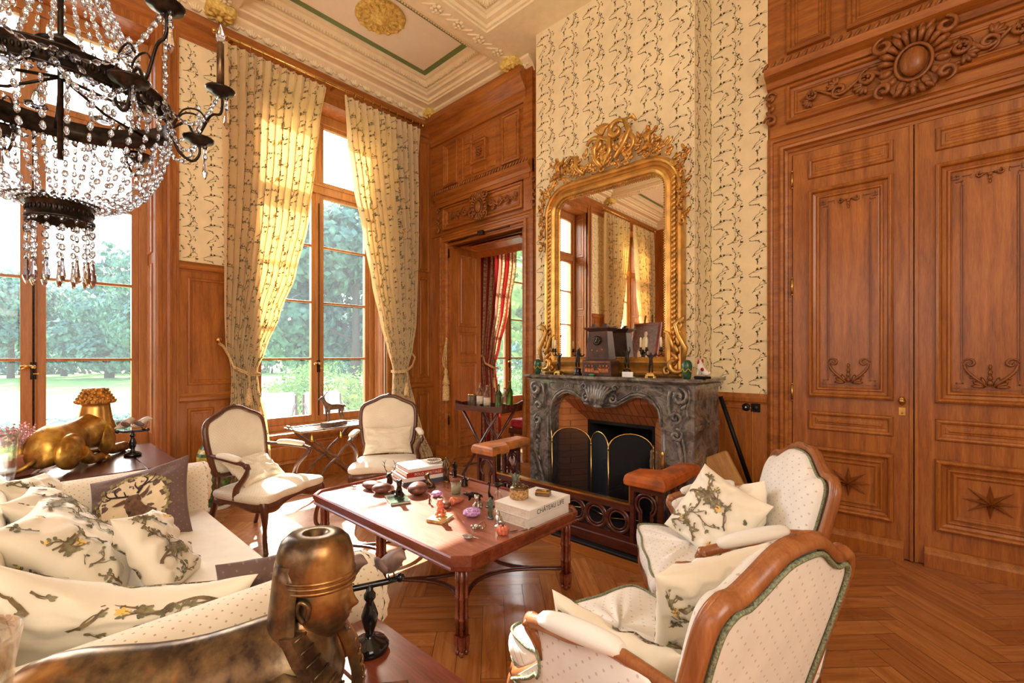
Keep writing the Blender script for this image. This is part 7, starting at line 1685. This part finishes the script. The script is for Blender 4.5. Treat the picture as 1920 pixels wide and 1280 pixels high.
# ================================================================ things on the mantelpiece
Z = MZ+.001
def egyptclock():
    o = thing('mantel_clock', 'dark Egyptian-style pylon clock with inlaid figures on the mantelpiece', 'clock', (-2.235, 3.655, Z))
    def fr(w0, d0, z0, w1, d1, z1): return [[(-w0, -d0, z0), (w0, -d0, z0), (w0, d0, z0), (-w0, d0, z0)], [(-w1, -d1, z1), (w1, -d1, z1), (w1, d1, z1), (-w1, d1, z1)]]
    b = M(); b.loft(fr(.155, .075, 0, .15, .073, .145), sm=False); b.build('plinth', 'clock_wood', o, bevel=.003)
    b = M(); b.loft(fr(.125, .062, .146, .098, .05, .41), sm=False); b.build('case', 'clock_wood', o, bevel=.003)
    b = M(); b.loft(fr(.10, .052, .411, .135, .075, .435), sm=False); b.loft(fr(.14, .078, .436, .14, .078, .447), sm=False); b.build('cornice', 'clock_wood', o, bevel=.002)
    b = M()
    for s in (-1, 1): b.box(s*.06-.022, s*.06+.022, -.03, .02, .448, .463); b.box(s*.06-.018, s*.06+.018, -.025, -.005, .463, .478)
    b.build('finials', 'clock_wood', o)
    b = M(); b.lathe([(.040, 0), (.043, .004), (.043, .012), (.036, .014), (.001, .014)], 28, T=tr(0, -.055, .325) @ rx(R(90))); dl = b.build('dial', 'bronze_dark', o)
    b = M(); b.tube([(0, -.072, .325), (.002, -.072, .348)], .0018, 4); b.tube([(0, -.072, .325), (-.016, -.072, .315)], .0018, 4)
    for k in range(12): a = 2*PI*k/12; b.box(.030*math.cos(a)-.002, .030*math.cos(a)+.002, -.0715, -.069, .325+.030*math.sin(a)-.002, .325+.030*math.sin(a)+.002)
    b.build('hands_and_marks', 'silver', dl)
    b = M()
    def fgr(x, z, s): b.box(x-.010*s, x+.010*s, -.0755, -.0735, z, z+.03*s); b.ball((x, -.0745, z+.038*s), .006*s, 6); b.box(x-.016*s, x+.016*s, -.0755, -.0735, z+.024*s, z+.028*s)
    for x in (-.11, -.075, -.04, .04, .075, .11): fgr(x, .035, 1.5)
    b.box(-.03, .03, -.0755, -.0735, .03, .05); b.box(-.14, .14, -.076, -.074, .125, .132)
    b.build('base_inlay', 'clock_inlay', o)
    b = M(); b.T = tr(0, .013, 0) @ rx(R(-2.5))
    for x, z, s in ((-.055, .165, 1.8), (.0, .165, 1.6), (.052, .165, 1.9)): fgr(x, z+.0, s)
    b.box(-.07, .07, -.0755, -.0735, .375, .385); b.build('case_inlay', 'clock_inlay', o)
egyptclock()
def candelabrum(label, x, y, rot, n):
    o = thing('candelabrum', label, 'candelabrum', (x, y, Z), rot)
    b = M(); b.bev(-.04, .04, -.03, .03, .012, .028, .003); [b.box(q*.034-.006, q*.034+.006, w*.024-.006, w*.024+.006, 0, .012) for q in (-1, 1) for w in (-1, 1)]; b.box(-.028, .028, -.022, .022, .028, .036); b.build('base', 'brass', o)
    skin('figure', [(0, 0, .13, .017), (0, 0, .155, .014), (0, 0, .18, .018), (0, 0, .197, .007), (0, 0, .213, .012), (.028, 0, .185, .007), (.045, -.004, .205, .006), (-.028, 0, .185, .007), (-.045, -.004, .205, .006), (.011, 0, .11, .011), (.013, -.004, .075, .008), (.013, 0, .040, .006), (-.011, 0, .11, .011), (-.014, .004, .075, .008), (-.013, .004, .040, .006)], [(0, 1), (1, 2), (2, 3), (3, 4), (2, 5), (5, 6), (2, 7), (7, 8), (0, 9), (9, 10), (10, 11), (0, 12), (12, 13), (13, 14)], 'bronze_dark', o)
    for k, (cx, cy, cz) in enumerate(((-.085, 0, .235), (-.03, -.02, .235), (.085, .0, .235))[:n]):
        s = 1 if cx > 0 else -1; b = M(); b.tube(spline([(s*.045, 0, .205), (s*.06, 0, .185), (cx, cy, .20), (cx, cy, cz-.01)], 4), .004, 6); b.lathe([(.004, -.015), (.016, -.008), (.018, 0), (.011, .003), (.011, .02), (.013, .022)], 12, (cx, cy, cz)); a = b.build('branch', 'bronze_dark', o)
        b = M(); b.lathe([(.0095, .015), (.0085, .10), (.003, .106), (.001, .112)], 10, (cx, cy, cz)); b.build('candle', 'candle_wax', a)
candelabrum('bronze figure candelabrum with cream candles at the right of the mantelpiece', -1.735, 3.64, R(10), 3)
candelabrum('bronze figure candelabrum at the left end of the mantelpiece near the mirror scroll', -2.70, 3.64, R(-10), 2)
for x, lb in ((-2.50, 'dark bronze statuette immediately left of the clock'), (-1.975, 'dark bronze statuette immediately right of the clock')):
    o = figure('bronze_statuette', lb, x, 3.675, Z+.06, R(0), .20, 'bronze_dark', 1, False, 'statuette'); b = M(); b.lathe([(.045, -.06), (.047, -.05), (.035, -.04), (.03, -.02), (.034, .0), (.001, .012)], 16); b.build('round_base', 'black_gloss', o)
for x, y, lb in ((-2.985, 3.66, 'green painted egg-shaped jar at the left end of the mantelpiece'), (-1.42, 3.62, 'green painted egg-shaped jar at the right end of the mantelpiece')):
    o = thing('painted_jar', lb, 'jar', (x, y, Z)); b = M(); b.lathe([(.026, 0), (.034, .03), (.040, .07), (.041, .10), (.036, .13), (.022, .148), (.001, .152)], 20); b.build('body', 'green_glaze', o)
    b = M(); b.tube([(.0395*math.cos(a), .0395*math.sin(a), .068+.012*math.sin(a*5)) for a in [2*PI*k/60 for k in range(60)]], .003, 5, closed=True); b.build('zigzag_band', 'yellow_paint', o)
o = thing('porcelain_dog', 'white and red porcelain spaniel at the right end of the mantelpiece', 'figurine', (-1.335, 3.72, Z), R(-20))
b = M(); b.bev(-.06, .06, -.035, .035, 0, .02, .006); b.build('base', 'iron', o)
skin('body', [(.03, 0, .05, .028), (0, 0, .075, .028), (-.02, 0, .11, .024), (-.028, 0, .145, .024), (-.055, 0, .138, .013), (-.025, .018, .07, .010), (-.03, .018, .025, .009), (-.025, -.018, .07, .010), (-.03, -.018, .025, .009), (.035, .022, .03, .013), (.035, -.022, .03, .013), (.065, 0, .04, .010), (.075, .0, .06, .007)], [(0, 1), (1, 2), (2, 3), (3, 4), (1, 5), (5, 6), (1, 7), (7, 8), (0, 9), (0, 10), (0, 11), (11, 12)], 'porcelain', o, root=1)
b = M(); [b.ball((-.020, s*.024, .138), 1, 8, T=ry(R(10)), rr=(.012, .006, .022)) for s in (-1, 1)]; b.ball((.02, -.026, .075), 1, 8, rr=(.018, .006, .016)); b.build('red_ears_and_patch', 'red_paint', o)
dish('trinket_dish', 'small painted porcelain dish in front of the clock', -2.27, 3.565, .032, .02, 'vase_green', Z); 
o = thing('white_card', 'blank white card propped on the mantelpiece right of the clock', 'card', (-1.93, 3.60, Z), R(-6)); b = M(); b.box(-.055, .055, -.002, .002, 0, .045); b.box(-.055, .055, .002, .035, 0, .003); b.build('card', 'white_card', o)

# ================================================================ corner right of the fireplace
o = thing('log', 'split plank of pale firewood leaning in the basket right of the fireplace', 'firewood', (-.99, 3.86, .06), (R(-8), R(-27), R(8))); b = M(); b.bev(-.10, .10, -.03, .03, 0, .66, .012)
for i, p in enumerate(b.v): b.v[i] = p + V((noise.noise(p*6)*.02, noise.noise(p*5+V((3, 0, 0)))*.012, 0))
b.build('plank', 'raw_timber', o)
o = thing('log_basket', 'round wicker log basket with hoop handles right of the fireplace', 'basket', (-.98, 3.98, 0)); b = M()
b.lathe([(.17, 0), (.175, .01), (.20, .12), (.21, .24), (.20, .25), (.19, .24), (.185, .12), (.16, .012), (.001, .01)], 32)
for j in range(11):
    for k in range(36): a = 2*PI*(k+.5*(j % 2))/36; r = .178+.03*j/11; b.ball((r*math.cos(a), r*math.sin(a), .012+j*.021), 1, 5, T=rz(a), rr=(.007, .014, .009))
b.build('woven_body', 'wicker_dark', o)
for a in (0, PI): b = M(); b.tube(spline([(.20*math.cos(a)-.06*math.sin(a)*0, -.08, .23), (.23*math.cos(a), -.07, .32), (.235*math.cos(a), 0, .38), (.23*math.cos(a), .07, .32), (.20*math.cos(a), .08, .23)], 4), .010, 7); b.build('hoop_handle', 'wicker', o)
o = thing('blowpipe', 'long black iron blowpipe leaning in the corner right of the fireplace', 'fire tool', (-.98, 4.18, .0), (R(4), R(-17), 0)); b = M(); b.tube([(0, 0, 0), (0, 0, .32)], .010, 8); b.tube([(0, 0, .36), (0, 0, 1.16)], .019, 10); b.build('shaft', 'iron', o); b = M(); b.tube([(0, 0, .30), (0, 0, .37)], .015, 8); b.build('collar', 'brass', o)
o = thing('light_switch', 'round black light switch on the wood panel right of the fireplace', 'switch', (-1.165, 4.288, 1.01)); b = M(); b.lathe([(.034, 0), (.034, .008), (.026, .014), (.001, .014)], 20, T=rx(R(90))); b.build('plate', 'iron', o); b = M(); b.ball((0, -.018, 0), .008, 8); b.build('toggle', 'porcelain', o)
o = thing('wall_socket', 'square black socket on the wood panel beside the round switch', 'socket', (-1.09, 4.288, 1.01)); b = M(); b.bev(-.036, .036, -.012, 0, -.036, .036, .004); b.build('plate', 'iron', o); b = M(); b.lathe([(.022, 0), (.02, .004), (.001, .002)], 16, T=tr(0, -.012, 0) @ rx(R(90))); b.build('socket_face', 'bronze_dark', o)

# portrait on an easel, seen in the mirror
o = thing('easel_picture', 'wood-framed picture of a pale figure on an easel, reflected low in the mirror', 'picture', (-4.55, -1.45, 0), R(180+12))
T_ = tr(0, 0, 1.25) @ rx(R(-12))
b = M(); b.T = T_; b.ring(-.36, .36, 0, .95, .0, [(0, -.03), (0, .01), (.02, .02), (.06, .012), (.065, -.005)], cap=False); b.build('frame', 'mahogany', o)
b = M(); b.T = T_; b.box(-.31, .31, -.0, .01, .05, .90); b.build('canvas', 'bird_grey', o)
b = M(); b.T = T_; b.ball((0, -.002, .70), 1, 12, rr=(.045, .004, .06)); b.ball((0, -.002, .50), 1, 12, rr=(.09, .004, .16)); b.ball((.02, -.002, .26), 1, 12, rr=(.15, .004, .18)); b.build('painted_figure', 'stag_cream', o)
for x in (-.3, .3): b = M(); b.tube([(x, .02, 0), (x*.3, .25, 2.35)], .018, 4); b.build('easel_leg', 'mahogany_dark', o)
b = M(); b.tube([(0, .75, 0), (0, .26, 2.2)], .018, 4); b.box(-.32, .32, -.06, .14, 1.215, 1.245); b.build('easel_back', 'mahogany_dark', o)
# ================================================================ garden outside
GZ = -1.0
b = M(); n = 30
vs = [(-90+ (84*i/n), -110+220*j/n, GZ - .0) for i in range(n+1) for j in range(n+1)]
b.add([(x, y, GZ + (0 if x > -12 else .25*noise.noise(V((x*.05, y*.05, 0))))) for x, y, z in vs], [(i*(n+1)+j, (i+1)*(n+1)+j, (i+1)*(n+1)+j+1, i*(n+1)+j+1) for i in range(n) for j in range(n)], True)
o = b.build('ground', 'lawn'); o['kind'] = 'structure'; o['label'] = 'sunlit lawn outside the windows'
b = M(); b.box(-13.5, -6.0, -30, 30, GZ-.4, GZ+.75); 
o = b.build('terrace', 'stone_pale'); o['kind'] = 'structure'; o['label'] = 'pale stone terrace and parapet outside the windows'
def foliage(blobs, n, size, seed, mat, name='foliage', parent=None):
    r = random.Random(seed); b = M(); b.s = False; vs = []; fs = []
    W = [s[3]**2 for s in blobs]
    for k in range(n):
        c = r.choices(blobs, W)[0]; a = r.uniform(0, 6.283); zc = r.uniform(-.75, 1); q = math.sqrt(1-zc*zc); d = V((q*math.cos(a), q*math.sin(a), zc)); rr_ = c[3]*r.uniform(.72, 1.04)
        p = V(c[:3]) + V((d.x*rr_, d.y*rr_, d.z*rr_*c[4])); u = d.orthogonal().normalized(); w = d.cross(u); t = r.uniform(0, 3.14); e1 = (u*math.cos(t)+w*math.sin(t)+d*r.uniform(-.5, .5))*size*r.uniform(.5, 1.1); e2 = (w*math.cos(t)-u*math.sin(t)+d*r.uniform(-.5, .5))*size*r.uniform(.3, .8)
        m = len(vs); vs += [p-e1, p-e2*.8, p+e1, p+e2]; fs.append((m, m+1, m+2, m+3))
    b.add(vs, fs, False); o = b.build(name, mat, parent); return o
def tree(label, loc, h, cr, seed, kind=0, mat='leaf_far', n=3800, rot=0):
    o = thing('tree', label, 'tree', loc, rot, 'garden trees'); r = random.Random(seed)
    b = M(); b.tube([(0, 0, -.2), (.1, .05, h*.35), (-.1, .1, h*.8)], [h*.03, h*.022, h*.008], 8)
    if kind == 0: bl = [(r.uniform(-.5, .5)*cr, r.uniform(-.5, .5)*cr, h*r.uniform(.35, .85), cr*r.uniform(.35, .62), .8) for k in range(11)] + [(0, 0, h*.86, cr*.45, .9)]
    else: bl = [((1-t)*cr*.45*math.cos(k*2.4), (1-t)*cr*.45*math.sin(k*2.4), h*(.15+.8*t), cr*(.62*(1-t)+.10), .45) for k, t in enumerate([q/13 for q in range(14)])]
    for s in bl[:7]: b.tube([(0, 0, s[2]*.75), (s[0]*.8, s[1]*.8, s[2])], [h*.01, h*.004], 5)
    b.build('trunk', 'bark', o); tag(foliage(bl, n, .055*cr+.10, seed, mat, 'foliage', o), kind='stuff'); return o
def P_(px, d):      # bearing -> ground position at forward distance d
    r = (px-960)/853*d; return (.738*r-.675*d, .675*r+.738*d, GZ)
for k, (px, d, h, cr, kd, lb) in enumerate((
    (205, 52, 16, 7.0, 1, 'tall dark pine beyond the lawn, seen through the right half of the left window'),
    (120, 58, 11.5, 6, 0, 'rounded tree beyond the lawn, left of the tall pine'),
    (20, 50, 11, 6.5, 0, 'dark tree beyond the lawn at the far left edge'),
    (270, 46, 13, 6, 0, 'broad tree beyond the lawn, right of the tall pine'),
    (665, 24, 10.5, 4.6, 0, 'large leafy tree behind the right half of the middle window'),
    (560, 26, 8, 4.2, 0, 'leafy tree behind the left half of the middle window'),
    (740, 30, 13, 4.5, 1, 'tall conifer at the right edge of the middle window'),
    (985, 22, 9, 4.2, 0, 'leafy tree seen through the doorway window'))):
    tree(lb, P_(px, d), h, cr, 40+k, kd, 'leaf_far' if k != 7 else 'leaf_near')
for k, (px, d, w, lb) in enumerate(((530, 15, 1.7, 'bright green shrub outside the left half of the middle window'), (660, 13, 1.7, 'bright green shrub outside the right half of the middle window'), (600, 18, 2.2, 'taller shrub behind the two bright shrubs'), (975, 17, 2.0, 'shrub outside the window of the next room'))):
    x, y, z = P_(px, d); o = thing('shrub', lb, 'shrub', (x, y, GZ), 0, 'garden shrubs'); r = random.Random(k)
    bl = [(r.uniform(-1, 1)*w*.8, r.uniform(-1, 1)*w*.6, w*r.uniform(.3, .75), w*.55, .85) for q in range(7)]; tag(foliage(bl, 2600, .085, k, 'leaf_near', 'foliage', o), kind='stuff'); b = M(); [b.tube([(0, 0, 0), (s[0]*.6, s[1]*.6, s[2])], .03, 5) for s in bl]; b.build('stems', 'bark', o)
# woodland belt closing the view and clipped hedge before the lawn
bl = []; r = random.Random(77)
for k in range(90):
    px = -420+k*17; d = 70+r.uniform(-4, 6); x, y, z = P_(px, d); bl.append((x, y, GZ+r.uniform(1.5, 4.5), r.uniform(3, 5), 1.0))
o = foliage(bl, 15000, .7, 5, 'leaf_far', 'woodland'); tag(o, 'distant belt of woodland closing the lawn', 'trees', kind='stuff')
o = thing('clipped_hedge', 'low clipped dark hedge between the terrace and the lawn', 'hedge', (0, 0, 0)); b = M(); b.bev(-17.4, -16.0, -28, 3.0, GZ, GZ+.75, .1); b.build('hedge_core', 'hedge', o)
r = random.Random(3); b = M(); vs = []; fs = []
for k in range(5000):
    y = r.uniform(-28, 3); s = r.random(); p = V((-16.0, y, GZ+r.uniform(.0, .75))) if s < .5 else V((r.uniform(-17.4, -16), y, GZ+.76)); e = V((r.uniform(-.05, .05), r.uniform(-.06, .06), r.uniform(-.05, .05))); f = V((r.uniform(-.05, .05), r.uniform(-.06, .06), r.uniform(-.05, .05))); m = len(vs); vs += [p-e, p-f, p+e, p+f]; fs.append((m, m+1, m+2, m+3))
b.add(vs, fs, False); tag(b.build('hedge_leaves', 'leaf_far', o), kind='stuff')
# garden chairs with white cushions on the terrace
def garden_chair(label, loc, rot):
    o = thing('garden_chair', label, 'chair', loc, rot, 'terrace chairs'); b = M()
    for s in (-1, 1): b.tube(spline([(s*.36, -.35, 0), (s*.36, -.36, .40), (s*.36, -.1, .62), (s*.36, .35, .70), (s*.36, .45, .0)], 4), .022, 6)
    b.tube([(-.36, .36, .9), (.36, .36, .9)], .022, 6); [b.tube([(s*.36, .34, .3), (s*.36, .38, .92)], .022, 6) for s in (-1, 1)]; b.box(-.36, .36, -.35, .36, .28, .32); b.build('frame', 'teak', o)
    b = M(); b.bev(-.34, .34, -.34, .3, .325, .46, .04); b.build('seat_cushion', 'cushion_white', o); b = M(); b.T = tr(0, .26, .46) @ rx(R(-12)); b.bev(-.34, .34, -.05, .08, 0, .52, .04); b.build('back_cushion', 'cushion_white', o)
TZ2 = GZ+.751
garden_chair('white cushioned terrace chair outside the middle window, left one', (-9.3, 3.35, TZ2), R(60))
garden_chair('white cushioned terrace chair outside the middle window, right one', (-9.0, 4.25, TZ2), R(75))
